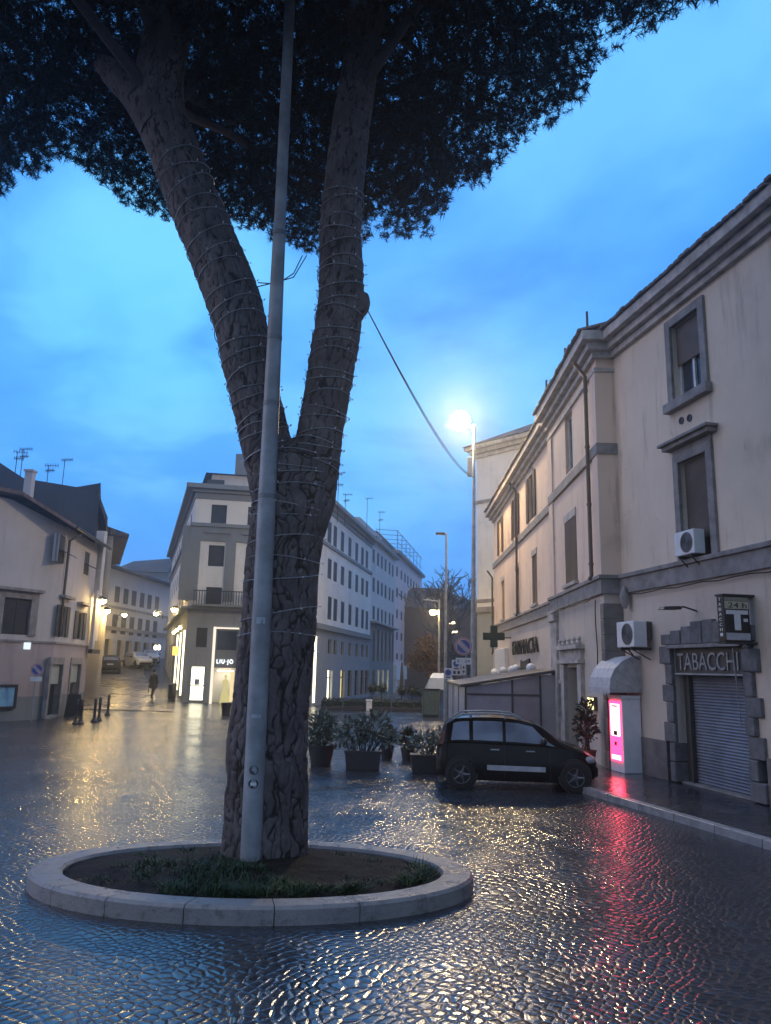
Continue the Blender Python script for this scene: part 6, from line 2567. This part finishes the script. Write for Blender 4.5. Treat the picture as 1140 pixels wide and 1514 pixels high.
# ------------------------------------------------------------------ cars
def car(loc, rz, label, paint, L=3.65, W=1.62, H=1.55, rails=True, strip=False, plate=False):
    t_ = thing('parked_car', (0, 0, 0), label, 'car')
    # side silhouette stations: x from the tail (0) to the nose (1)
    X = np.array([0.0, 0.015, 0.05, 0.12, 0.22, 0.36, 0.50, 0.60, 0.66, 0.71, 0.76, 0.84, 0.91, 0.96, 0.985, 1.0])
    zl_ = np.array([0.36, 0.30, 0.24, 0.20, 0.19, 0.18, 0.18, 0.18, 0.18, 0.18, 0.19, 0.20, 0.21, 0.24, 0.30, 0.38])
    zb_ = np.array([0.78, 0.86, 0.90, 0.92, 0.92, 0.91, 0.90, 0.89, 0.89, 0.88, 0.87, 0.83, 0.78, 0.72, 0.66, 0.56])
    zr_ = np.array([0.82, 1.02, 1.32, 1.45, 1.48, 1.49, 1.46, 1.38, 1.28, 1.16, 1.03, 0.93, 0.86, 0.77, 0.69, 0.58])
    hw = np.array([0.66, 0.72, 0.77, 0.79, 0.80, 0.81, 0.81, 0.81, 0.81, 0.81, 0.80, 0.79, 0.76, 0.70, 0.62, 0.50])
    hr_ = np.array([0.60, 0.62, 0.60, 0.58, 0.58, 0.58, 0.58, 0.59, 0.60, 0.62, 0.66, 0.66, 0.62, 0.56, 0.50, 0.42])
    sc, sw, sh_ = L, W / 1.62, H / 1.55

    def side(x, v):
        """point on the +y flank; v 0..1 sill->belt, 1..2 belt->roof edge"""
        f = lambda A: float(np.interp(x, X, A))
        if v <= 1:
            y = f(hw) * (0.93 + 0.07 * sin(pi * min(1, v * 0.9 + 0.15)))
            z = f(zl_) + (f(zb_) - f(zl_)) * v
        else:
            k_ = v - 1
            y = f(hw) * 0.985 + (f(hr_) - f(hw) * 0.985) * (k_ ** 1.2)
            z = f(zb_) + (f(zr_) - 0.035 - f(zb_)) * k_
        return Vector(((x - 0.5) * sc, y * sw, z * sh_))
    xs_ = np.linspace(0, 1, 61)
    vs = [0, 0.12, 0.3, 0.5, 0.7, 0.88, 1.0, 1.08, 1.25, 1.5, 1.75, 1.93, 2.0]
    m_ = MB()
    cols_ = []
    for x in xs_:
        f = lambda A: float(np.interp(x, X, A))
        ring = [side(x, v) for v in vs]
        zt2 = f(zr_) * sh_
        ring += [Vector(((x - 0.5) * sc, f(hr_) * sw * q_, zt2 - 0.03 * sh_ * q_ ** 2)) for q_ in (0.85, 0.6, 0.3)]
        full = [Vector((p.x, -p.y, p.z)) for p in ring] + [Vector(((x - 0.5) * sc, 0, zt2))] + list(reversed(ring))
        cols_.append(full)
    nr = len(cols_[0])
    for full in cols_:
        m_.v += [tuple(p) for p in full]
    for i in range(len(xs_) - 1):
        for j in range(nr - 1):
            m_.f.append((i * nr + j, (i + 1) * nr + j, (i + 1) * nr + j + 1, i * nr + j + 1))
        m_.f.append((i * nr + nr - 1, (i + 1) * nr + nr - 1, (i + 1) * nr, i * nr))
    m_.f.append(tuple(range(nr)))
    m_.f.append(tuple(reversed(range((len(xs_) - 1) * nr, len(xs_) * nr))))
    m_.build('body', paint, t_, smooth=True)
    wx = (0.15, 0.85)
    wr = 0.30 * sh_
    for sy in (-1, 1):
        # side windows
        for xa, xb, xa2, xb2 in ((0.085, 0.20, 0.10, 0.20), (0.225, 0.41, 0.225, 0.41), (0.43, 0.735, 0.43, 0.60)):
            g_ = MB()
            N1, N2 = 8, 5
            k_ = 0
            for a_i in range(N1 + 1):
                for b_i in range(N2 + 1):
                    v = 1.14 + (1.86 - 1.14) * b_i / N2
                    l_ = xa + (xa2 - xa) * b_i / N2
                    r_ = xb + (xb2 - xb) * b_i / N2
                    p = side(l_ + (r_ - l_) * a_i / N1, v)
                    g_.v.append((p.x, sy * (p.y + 0.006), p.z))
            for a_i in range(N1):
                for b_i in range(N2):
                    q_ = a_i * (N2 + 1) + b_i
                    g_.f.append((q_, q_ + N2 + 1, q_ + N2 + 2, q_ + 1))
            g_.build('side_window', M['carglass'], t_, smooth=True)
        # wheels: dark arch, tyre and rim
        for wxx in wx:
            c_ = Vector(((wxx - 0.5) * sc, sy * (0.73 * sw), wr))
            n_ = Vector((0, sy, 0))
            g_ = MB()
            g_.lathe([(wr * 1.16, -0.12), (wr * 1.16, 0.062 * sw)], c_ + Vector((0, 0, 0.02)), 28, n_)
            g_.build('wheel_arch', M['plastic'], t_, smooth=True)
            g_ = MB()
            g_.lathe([(wr * 0.6, -0.09), (wr * 0.95, -0.09), (wr, -0.05), (wr, 0.075), (wr * 0.95, 0.10), (wr * 0.66, 0.105)], c_, 28, n_)
            wh = g_.build('wheel', M['rubber'], t_, smooth=True)
            g_ = MB()
            g_.lathe([(wr * 0.64, 0.095), (wr * 0.62, 0.112), (wr * 0.55, 0.10), (wr * 0.2, 0.106), (wr * 0.15, 0.115), (0.005, 0.115)], c_, 24, n_)
            rt_ = Vector((1, 0, 0))
            for s_i in range(5):
                a = 2 * pi * s_i / 5
                d = rt_ * cos(a) + Vector((0, 0, 1)) * sin(a)
                g_.tube([c_ + n_ * 0.112 + d * 0.03, c_ + n_ * 0.112 + d * wr * 0.58], 0.022, 6)
            g_.build('rim', M['alloy'], wh, smooth=True)
        if strip:
            g_ = MB()
            for k_ in range(12):
                xa, xb = 0.31 + 0.36 * k_ / 12, 0.31 + 0.36 * (k_ + 1) / 12
                va, vb = 0.30, 0.44
                P = [side(xa, va), side(xb, va), side(xb, vb), side(xa, vb)]
                o1 = [Vector((p.x, sy * (p.y + 0.004), p.z)) for p in P]
                o2 = [Vector((p.x, sy * (p.y + 0.026), p.z)) for p in P]
                g_.hexa(o1 + o2)
            g_.build('side_strip', plain('strip_grey', (0.50, 0.50, 0.52), 0.35), t_)
        if rails:
            g_ = MB()
            pts = []
            for k_ in range(9):
                x = 0.10 + 0.44 * k_ / 8
                p = side(x, 2.0)
                pts.append(Vector((p.x, sy * (p.y - 0.02), p.z + (0.075 if 0 < k_ < 8 else 0.02))))
            g_.tube(pts, 0.018, 8)
            for k_ in (2, 6):
                g_.tube([pts[k_] - Vector((0, 0, 0.1)), pts[k_]], 0.03, 8)
            g_.build('roof_rail', M['galv'], t_, smooth=True)
        p = side(0.66, 1.12)
        g_ = MB()
        g_.ball((p.x, sy * (p.y + 0.11), p.z + 0.07), 0.10, 12, (0.7, 1.1, 0.75))
        g_.tube([(p.x, sy * p.y, p.z), (p.x, sy * (p.y + 0.1), p.z + 0.04)], 0.025, 6)
        g_.build('wing_mirror', M['plastic'], t_, smooth=True)
        # lamps
        g_ = MB()
        P = []
        for k_ in range(6):
            q0_ = side(0.012 + 0.006 * k_, 1.0 + 0.16 * k_)
            P.append((q0_.x, q0_.y, q0_.z))
        for k_ in range(5):
            a1 = Vector((P[k_][0] - 0.022, sy * (P[k_][1] + 0.008), P[k_][2]))
            a2 = Vector((P[k_ + 1][0] - 0.022, sy * (P[k_ + 1][1] + 0.008), P[k_ + 1][2]))
            i_ = Vector((0.0, -sy * 0.13, 0))
            o_ = Vector((0.13, 0, 0))
            g_.quad(a1, a2, a2 + i_, a1 + i_)
            g_.quad(a1, a1 + o_, a2 + o_, a2)
        g_.build('tail_light', M['tail'], t_)
        g_ = MB()
        p = side(0.945, 0.92)
        g_.ball((p.x, sy * (p.y - 0.05), p.z - 0.05), 0.15, 14, (0.95, 0.75, 0.6))
        g_.build('headlight', M['headl'], t_, smooth=True)
        g_ = MB()
        for xh in (0.40, 0.62):
            p = side(xh - 0.04, 0.86)
            g_.tube([(p.x - 0.09, sy * (p.y + 0.02), p.z), (p.x + 0.09, sy * (p.y + 0.02), p.z)], 0.014, 6)
        g_.build('door_handle', M['galv'], t_)
        g_ = MB()
        for xh in (0.215, 0.42, 0.70):
            pts = [side(xh, v) for v in (0.08, 0.3, 0.6, 0.95)]
            g_.tube([(p.x, sy * (p.y + 0.001), p.z) for p in pts], 0.006, 4)
        g_.build('door_seam', M['plastic'], t_)
    # windscreen and rear window
    for xa, xb, off in ((0.615, 0.745, 0.008), (0.018, 0.045, -0.008)):
        g_ = MB()
        N1, N2 = 6, 10
        for a_i in range(N1 + 1):
            x = xa + (xb - xa) * a_i / N1
            f = lambda A: float(np.interp(x, X, A))
            for b_i in range(N2 + 1):
                y = (-1 + 2 * b_i / N2) * f(hr_) * 0.90
                g_.v.append(((x - 0.5) * sc + off, y * sw, f(zr_) * sh_ - 0.03 * (y / 0.6) ** 2 + 0.008))
        for a_i in range(N1):
            for b_i in range(N2):
                q_ = a_i * (N2 + 1) + b_i
                g_.f.append((q_, q_ + N2 + 1, q_ + N2 + 2, q_ + 1))
        g_.build('windscreen' if xa > 0.5 else 'rear_window', M['carglass'], t_, smooth=True)
    g_ = MB()
    g_.box(-sc / 2 - 0.03, -sc / 2 + 0.10, -0.70 * sw, 0.70 * sw, 0.32 * sh_, 0.62 * sh_)
    g_.build('rear_bumper', M['plastic'], t_, bevel=0.05)
    g_ = MB()
    g_.box(sc / 2 - 0.12, sc / 2 + 0.02, -0.55 * sw, 0.55 * sw, 0.28 * sh_, 0.5 * sh_)
    g_.build('front_bumper', M['plastic'], t_, bevel=0.05)
    g_ = MB()
    g_.box(-sc / 2 - 0.045, -sc / 2 - 0.032, -0.26, 0.26, 0.64 * sh_, 0.75 * sh_)
    g_.build('number_plate', M['white'], t_)
    t_.location = loc
    t_.rotation_euler = rz
    return t_


w1, w2 = gnd(694, 1166), gnd(848, 1172)
cc = gnd(768, 1169) + Vector((0.03, 0.72, 0))
car((cc.x, cc.y, 0), (0, 0, radians(-5)), 'black compact hatchback with roof rails and a pale side strip', M['carblack'], 3.30, 1.60, 1.53, True, True)


def on_street(x, Y):
    q = atY(x, 990, Y)
    return Vector((q.x, Y, rise(q.x, Y) + 0.03))


dirS = atan2(0.95, -0.31)
q = on_street(163, 71)
car(tuple(q), (radians(-2.5) * 0, 0, dirS), 'dark car seen from behind climbing the street on the left', M['cardark'], 4.2, 1.78, 1.62, False)
q = on_street(203, 77)
car(tuple(q), (0, 0, dirS + pi + 0.35), 'white car with its front towards us at the top of the street', M['carwhite'], 4.1, 1.75, 1.6, False)
q = on_street(220, 82)
car(tuple(q), (0, 0, dirS + pi + 0.1), 'smaller white car behind the other at the street bend', M['carwhite'], 3.8, 1.66, 1.5, False)

# ------------------------------------------------------------------ planters on the square
PG = 'planters set across the square'
q = gnd(474, 1131)
shrub('planter', (q.x, q.y, 0), 'round dark planter with dense bush right behind the pine trunk', 'planter', [(0, 0, 0.9, 0.44, 0.4, 0.45, 700), (-0.05, 0, 0.65, 0.35, 0.3, 0.3, 200)], ('round', 0.34, 0.5), PG, 6, 'leaf', 'pot', 0.13, 1)
q = gnd(536, 1139)
shrub('planter', (q.x, q.y + 0.2, 0), 'rectangular dark planter with tall loose oleander in the middle', 'planter', [(-0.2, 0, 0.85, 0.48, 0.3, 0.38, 260), (0.25, 0, 1.0, 0.5, 0.3, 0.48, 270), (-0.6, 0.1, 0.75, 0.3, 0.2, 0.24, 80), (0.68, 0.05, 0.72, 0.28, 0.2, 0.27, 90)], ('rect', 0.43, 0.22, 0.44), PG, 9, 'leaf', 'pot', 0.16, 2)
q = gnd(636, 1144)
shrub('planter', (q.x, q.y + 0.2, 0), 'rectangular dark planter with low shrub next to the black car', 'planter', [(-0.15, 0, 0.66, 0.44, 0.28, 0.28, 240), (0.25, 0.0, 0.74, 0.34, 0.25, 0.33, 170)], ('rect', 0.45, 0.22, 0.42), PG, 8, 'leaf', 'pot', 0.14, 3)
for x, y, lb, sd in ((572, 1118, 'round dark pot plant between the two rectangular planters', 4), (604, 1122, 'round dark pot plant touching the low shrub planter', 6)):
    q = gnd(x, y + 6)
    shrub('planter', (q.x, q.y + 0.5, 0), lb, 'planter', [(0, 0, 0.6, 0.28, 0.28, 0.26, 420)], ('round', 0.2, 0.34), PG, 4, 'leafd', 'pot', 0.11, sd)
# hedge boxes in front of the corner block
HG = 'clipped hedge boxes along the far pavement'
for i, (xa, xb) in enumerate(((477, 508), (509, 543), (552, 580), (581, 624))):
    p0_, p1_ = atY(xa, 990, 46), atY(xb, 990, 46)
    t = thing('hedge_box', ((p0_.x + p1_.x) / 2, 46, 0), ('dark clipped hedge box nearest the pine trunk', 'dark clipped hedge box left of the white block', 'short dark hedge box right of the white block', 'long dark hedge box ending at the green cabinet')[i], 'hedge', HG)
    m = MB()
    rr = random.Random(i)
    n_ = int((p1_.x - p0_.x) * 420)
    for _ in range(n_):
        p = Vector((rr.uniform(p0_.x, p1_.x), 46 + rr.uniform(-.25, .25), rr.uniform(0.12, 0.62 + 0.06 * noise.noise((p0_.x + _ * .01, 0, i)))))
        d = Vector((rr.gauss(0, 1), rr.gauss(0, 1), rr.gauss(.4, 1))).normalized()
        s_ = d.orthogonal().normalized() * 0.03
        m.quad(p, p + d * 0.05 + s_, p + d * 0.12, p + d * 0.05 - s_)
    m.box(p0_.x + .05, p1_.x - .05, 45.85, 46.15, 0.1, 0.5)
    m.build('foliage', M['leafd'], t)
    m = MB()
    m.box(p0_.x, p1_.x, 45.72, 46.28, 0, 0.2)
    m.build('trough', M['pot'], t, bevel=0.02)
q = atY(547, 990, 45.5)
m = MB()
m.box(q.x - 0.16, q.x + 0.16, 45.3, 45.6, 0, 0.55)
m.box(q.x - 0.19, q.x + 0.19, 45.27, 45.63, 0.55, 0.62)
tag(m.build('stone_block', M['white_pl'], bevel=0.02), 'small pale stone block between the hedge boxes', 'bollard')
BG = 'ball topiary trees along the far pavement'
for x, y, lb in ((550.5, 1018, 'large ball topiary farthest left beside the lit shopfront'), (564.6, 1018, 'ball topiary close beside the large one'), (594, 1022, 'ball topiary below the dark closed parasol'), (609.5, 1022, 'ball topiary between the parasol one and the cabinet'), (621.5, 1024, 'small ball topiary next to the green cabinet')):
    q = ped(x, y, 47.2)
    t = thing('topiary_tree', (q.x, 47.2, 0), lb, 'topiary', BG)
    m = MB()
    rr = random.Random(int(x))
    m.ball(q, 0.24, 10)
    leaf_cloud(m, q, (0.38, 0.38, 0.36), 420, 0.10, rr)
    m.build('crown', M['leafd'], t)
    m = MB()
    m.tube([(q.x, 47.2, 0.3), (q.x, 47.2, q.z)], 0.035, 6)
    m.build('trunk', M['twig'], t)
    m = MB()
    m.lathe([(0.2, 0), (0.27, 0.36), (0.29, 0.4), (0.05, 0.4)], (q.x, 47.2, 0), 14)
    m.build('pot', M['pot'], t)
q = ped(594, 1000, 48.2)
t = thing('closed_parasol', (q.x, 48.2, 0), 'folded dark parasol standing behind the ball topiaries', 'parasol')
m = MB()
m.lathe([(0.09, 0.9), (0.13, 1.3), (0.10, 2.0), (0.04, ped(594, 980, 48.2).z)], (q.x, 48.2, 0), 10)
m.build('canopy', M['iron'], t)
m = MB()
m.tube([(q.x, 48.2, 0), (q.x, 48.2, 1.0)], 0.025, 6)
m.build('pole', M['galv'], t)
# green cabinet and pale canopy
q0, q1 = gnd(625, 1060), atY(650, 1020, gnd(625, 1060).y)
Yc = q0.y
t = thing('green_cabinet', ((q0.x + q1.x) / 2, Yc, 0), 'grey green utility cabinet under the pale canopy', 'cabinet')
m = MB()
m.box(q0.x, q1.x, Yc, Yc + 0.5, 0.06, q1.z)
m.build('body', M['green'], t, bevel=0.02)
m = MB()
m.box(q0.x - 0.03, q1.x + 0.03, Yc - 0.04, Yc + 0.54, q1.z + 0.002, q1.z + 0.05)
m.box(q0.x + 0.02, q1.x - 0.02, Yc + 0.02, Yc + 0.48, 0.0, 0.058)
m.build('lid', M['iron'], t)
m = MB()
m.box(q0.x + 0.05, (q0.x + q1.x) / 2 - 0.01, Yc - 0.012, Yc - 0.002, 0.12, q1.z - 0.06)
m.box((q0.x + q1.x) / 2 + 0.01, q1.x - 0.05, Yc - 0.012, Yc - 0.002, 0.12, q1.z - 0.06)
m.build('door', plain('cabinet_door', (0.10, 0.13, 0.11), 0.4), t)
Yk = Yc + 1.2
c0_, c1_ = atY(632, 1019, Yk), atY(673, 1003, Yk)
t = thing('canopy_tent', ((c0_.x + c1_.x) / 2, Yk + 1, 0), 'pale blue white canopy on thin posts behind the cabinet', 'canopy')
m = MB()
m.hexa([Vector((c0_.x, Yk, c0_.z)), Vector((c1_.x, Yk, c0_.z)), Vector((c1_.x, Yk + 2.4, c0_.z)), Vector((c0_.x, Yk + 2.4, c0_.z)),
        Vector((c0_.x + .12, Yk + .1, c1_.z)), Vector((c1_.x - .12, Yk + .1, c1_.z)), Vector((c1_.x - .4, Yk + 2.0, c1_.z + .25)), Vector((c0_.x + .4, Yk + 2.0, c1_.z + .25))])
m.build('roof_canvas', M['canvas'], t)
m = MB()
for xx in (c0_.x + .05, c1_.x - .05):
    for yy in (Yk + .05, Yk + 2.3):
        m.tube([(xx, yy, 0), (xx, yy, c0_.z)], 0.025, 6)
m.build('post', M['galv'], t)

# ------------------------------------------------------------------ bollards, barrier, bin and passer-by in the left street
def bollard_mesh(h_=0.95):
    m = MB()
    m.lathe([(0.14, 0), (0.14, 0.06), (0.085, 0.12), (0.06, 0.2), (0.055, h_ * 0.75), (0.075, h_ * 0.78), (0.055, h_ * 0.82), (0.07, h_ * 0.92), (0.04, h_), (0.005, h_ + 0.02)], (0, 0, 0), 14)
    return m


first = None
for x, y, lb in ((139, 1068, 'leftmost iron bollard by the buff house corner'), (146, 1066, 'iron bollard close right of the leftmost one'), (159, 1058, 'iron bollard standing alone further up the street'), (112, 1071, 'iron bollard nearest the dark doorways'), (119, 1071, 'iron bollard just right of the one by the doorways')):
    q = gnd(x, y)
    if first is None:
        t = thing('bollard', (0, 0, 0), lb, 'bollard', 'black iron bollards by the rising street')
        bollard_mesh().build('post', M['iron'], t, smooth=True)
        first = t
        t.location = (q.x, q.y, rise(q.x, q.y))
    else:
        copy_thing(first, (q.x, q.y, rise(q.x, q.y)), None, lb)
# chained posts on the right side of the street
q = on_street(222, 55)
t = thing('rail_barrier', tuple(q), 'thin metal rail barrier beside the pedestrian', 'barrier')
m = MB()
for dx_ in (0, 1.3):
    m.tube([(q.x + dx_ * .3, q.y - dx_, q.z - dx_ * .05), (q.x + dx_ * .3, q.y - dx_, q.z + 0.9 - dx_ * .05)], 0.03, 8)
m.tube([(q.x, q.y, q.z + .88), (q.x + .39, q.y - 1.3, q.z + .82)], 0.025, 6)
m.tube([(q.x, q.y, q.z + .5), (q.x + .39, q.y - 1.3, q.z + .45)], 0.02, 6)
m.build('rail', M['iron'], t)
q = FDl.p(1.9, 0.5, 0)
m = MB()
m.lathe([(0.22, 0), (0.26, 0.1), (0.26, 0.85), (0.28, 0.9), (0.2, 0.98), (0.02, 1.0)], (q.x, q.y, rise(q.x, q.y)), 18)
tag(m.build('litter_bin', M['iron'], smooth=True), 'dark round litter bin at the corner shop side wall', 'bin')
q = gnd(334, 1056)
m = MB()
m.lathe([(0.2, 0), (0.26, 0.5), (0.28, 0.55), (0.24, 0.56), (0.02, 0.5)], (q.x, q.y, 0), 18)
tag(m.build('street_pot', M['pot'], smooth=True), 'dark pot standing at the left edge of the pine trunk', 'pot')
# A-frame menu board by the doorways on the left
q = FG2.p(FG2.ux(92, 0.5), 0.5, 0)
m = MB()
m.hexa([q + Vector((-0.28, -0.3, 0)), q + Vector((0.28, -0.25, 0)), q + Vector((0.28, -0.21, 0)), q + Vector((-0.28, -0.26, 0)), q + Vector((-0.28, -0.04, 0.95)), q + Vector((0.28, 0.0, 0.95)), q + Vector((0.28, 0.03, 0.95)), q + Vector((-0.28, 0.0, 0.95))])
m.hexa([q + Vector((-0.28, 0.26, 0)), q + Vector((0.28, 0.3, 0)), q + Vector((0.28, 0.34, 0)), q + Vector((-0.28, 0.3, 0)), q + Vector((-0.28, 0.0, 0.96)), q + Vector((0.28, 0.03, 0.96)), q + Vector((0.28, 0.06, 0.96)), q + Vector((-0.28, 0.03, 0.96))])
tag(m.build('sandwich_board', M['black']), 'dark folding board standing between the two doorways', 'board')


def person(loc, rz, label):
    t_ = thing('person', (0, 0, 0), label, 'person')
    me_ = bpy.data.meshes.new('body')
    V_ = [(0, 0, 0.95), (0, 0, 1.15), (0, 0, 1.38), (0, 0.01, 1.48), (0, 0.02, 1.56), (0, 0.02, 1.68),
          (0.19, 0, 1.40), (0.25, 0.02, 1.14), (0.26, -0.06, 0.92), (0.26, -0.10, 0.80),
          (-0.19, 0, 1.40), (-0.25, 0.02, 1.14), (-0.26, -0.04, 0.92), (-0.26, -0.07, 0.80),
          (0.09, 0, 0.88), (0.10, -0.12, 0.50), (0.10, 0.02, 0.09), (0.10, -0.14, 0.04),
          (-0.09, 0, 0.88), (-0.10, 0.08, 0.50), (-0.10, 0.26, 0.13), (-0.10, 0.14, 0.05)]
    E_ = [(0, 1), (1, 2), (2, 3), (3, 4), (4, 5), (2, 6), (6, 7), (7, 8), (8, 9), (2, 10), (10, 11), (11, 12), (12, 13), (0, 14), (14, 15), (15, 16), (16, 17), (0, 18), (18, 19), (19, 20), (20, 21)]
    R_ = [.15, .15, .16, .06, .09, .10, .08, .055, .042, .04, .08, .055, .042, .04, .10, .068, .045, .04, .10, .068, .045, .04]
    me_.from_pydata(V_, E_, [])
    o_ = bpy.data.objects.new('body', me_)
    COL.objects.link(o_)
    md = o_.modifiers.new('skin', 'SKIN')
    for i, r in enumerate(R_):
        me_.skin_vertices[0].data[i].radius = (r, r * 0.85)
    me_.skin_vertices[0].data[0].use_root = True
    ss = o_.modifiers.new('sub', 'SUBSURF')
    ss.levels = ss.render_levels = 2
    dg = bpy.context.evaluated_depsgraph_get()
    m2 = bpy.data.meshes.new_from_object(o_.evaluated_get(dg))
    bpy.data.objects.remove(o_)
    m2.materials.clear()
    m2.materials.append(M['skin'])
    o_ = bpy.data.objects.new('body', m2)
    COL.objects.link(o_)
    o_.parent = t_
    m_ = MB()
    m_.lathe([(0.26, 0.62), (0.25, 0.8), (0.215, 1.0), (0.20, 1.15), (0.22, 1.36), (0.14, 1.47), (0.08, 1.50)], (0, 0, 0), 18)
    for sx in (-1, 1):
        m_.tube([(sx * 0.17, 0, 1.41), (sx * 0.25, 0.02, 1.14), (sx * 0.26, -0.055, 0.90)], [0.095, 0.075, 0.06], 10)
    m_.build('coat', M['coat'], t_, smooth=True)
    m_ = MB()
    for pts in ([(0.09, 0, 0.88), (0.10, -0.12, 0.50), (0.10, 0.02, 0.10)], [(-0.09, 0, 0.88), (-0.10, 0.08, 0.50), (-0.10, 0.26, 0.14)]):
        m_.tube(pts, [0.115, 0.082, 0.062], 10)
    m_.build('trousers', plain('dark_trousers', (0.018, 0.02, 0.03), 0.8), t_, smooth=True)
    m_ = MB()
    m_.ball((0, 0.035, 1.70), 0.115, 14, (0.95, 1.02, 1.0))
    m_.build('hair', M['black'], t_, smooth=True)
    m_ = MB()
    m_.ball((0.10, -0.07, 0.05), 0.1, 10, (0.5, 1.3, 0.5))
    m_.ball((-0.10, 0.2, 0.08), 0.1, 10, (0.5, 1.3, 0.5))
    m_.build('shoe', M['black'], t_, smooth=True)
    t_.location = loc
    t_.rotation_euler = (0, 0, rz)
    return t_


q = on_street(229, 49.5)
person(tuple(q), radians(160), 'person in a dark coat walking up the rising street')

# ------------------------------------------------------------------ damp evening air
hz = MB()
hz.box(-420, 420, -70, 620, -1.5, 32)
ho = hz.build('haze', bpy.data.materials.new('haze_air'))
ho['kind'] = 'stuff'
hm = ho.data.materials[0]
hm.use_nodes = True
ht = NT(hm.node_tree)
pv = ht.add('ShaderNodeVolumePrincipled', None, Color=(0.80, 0.88, 1.0), Density=0.0024, Anisotropy=0.80)
ht.t.links.new(pv.outputs[0], ht.add('ShaderNodeOutputMaterial').inputs['Volume'])
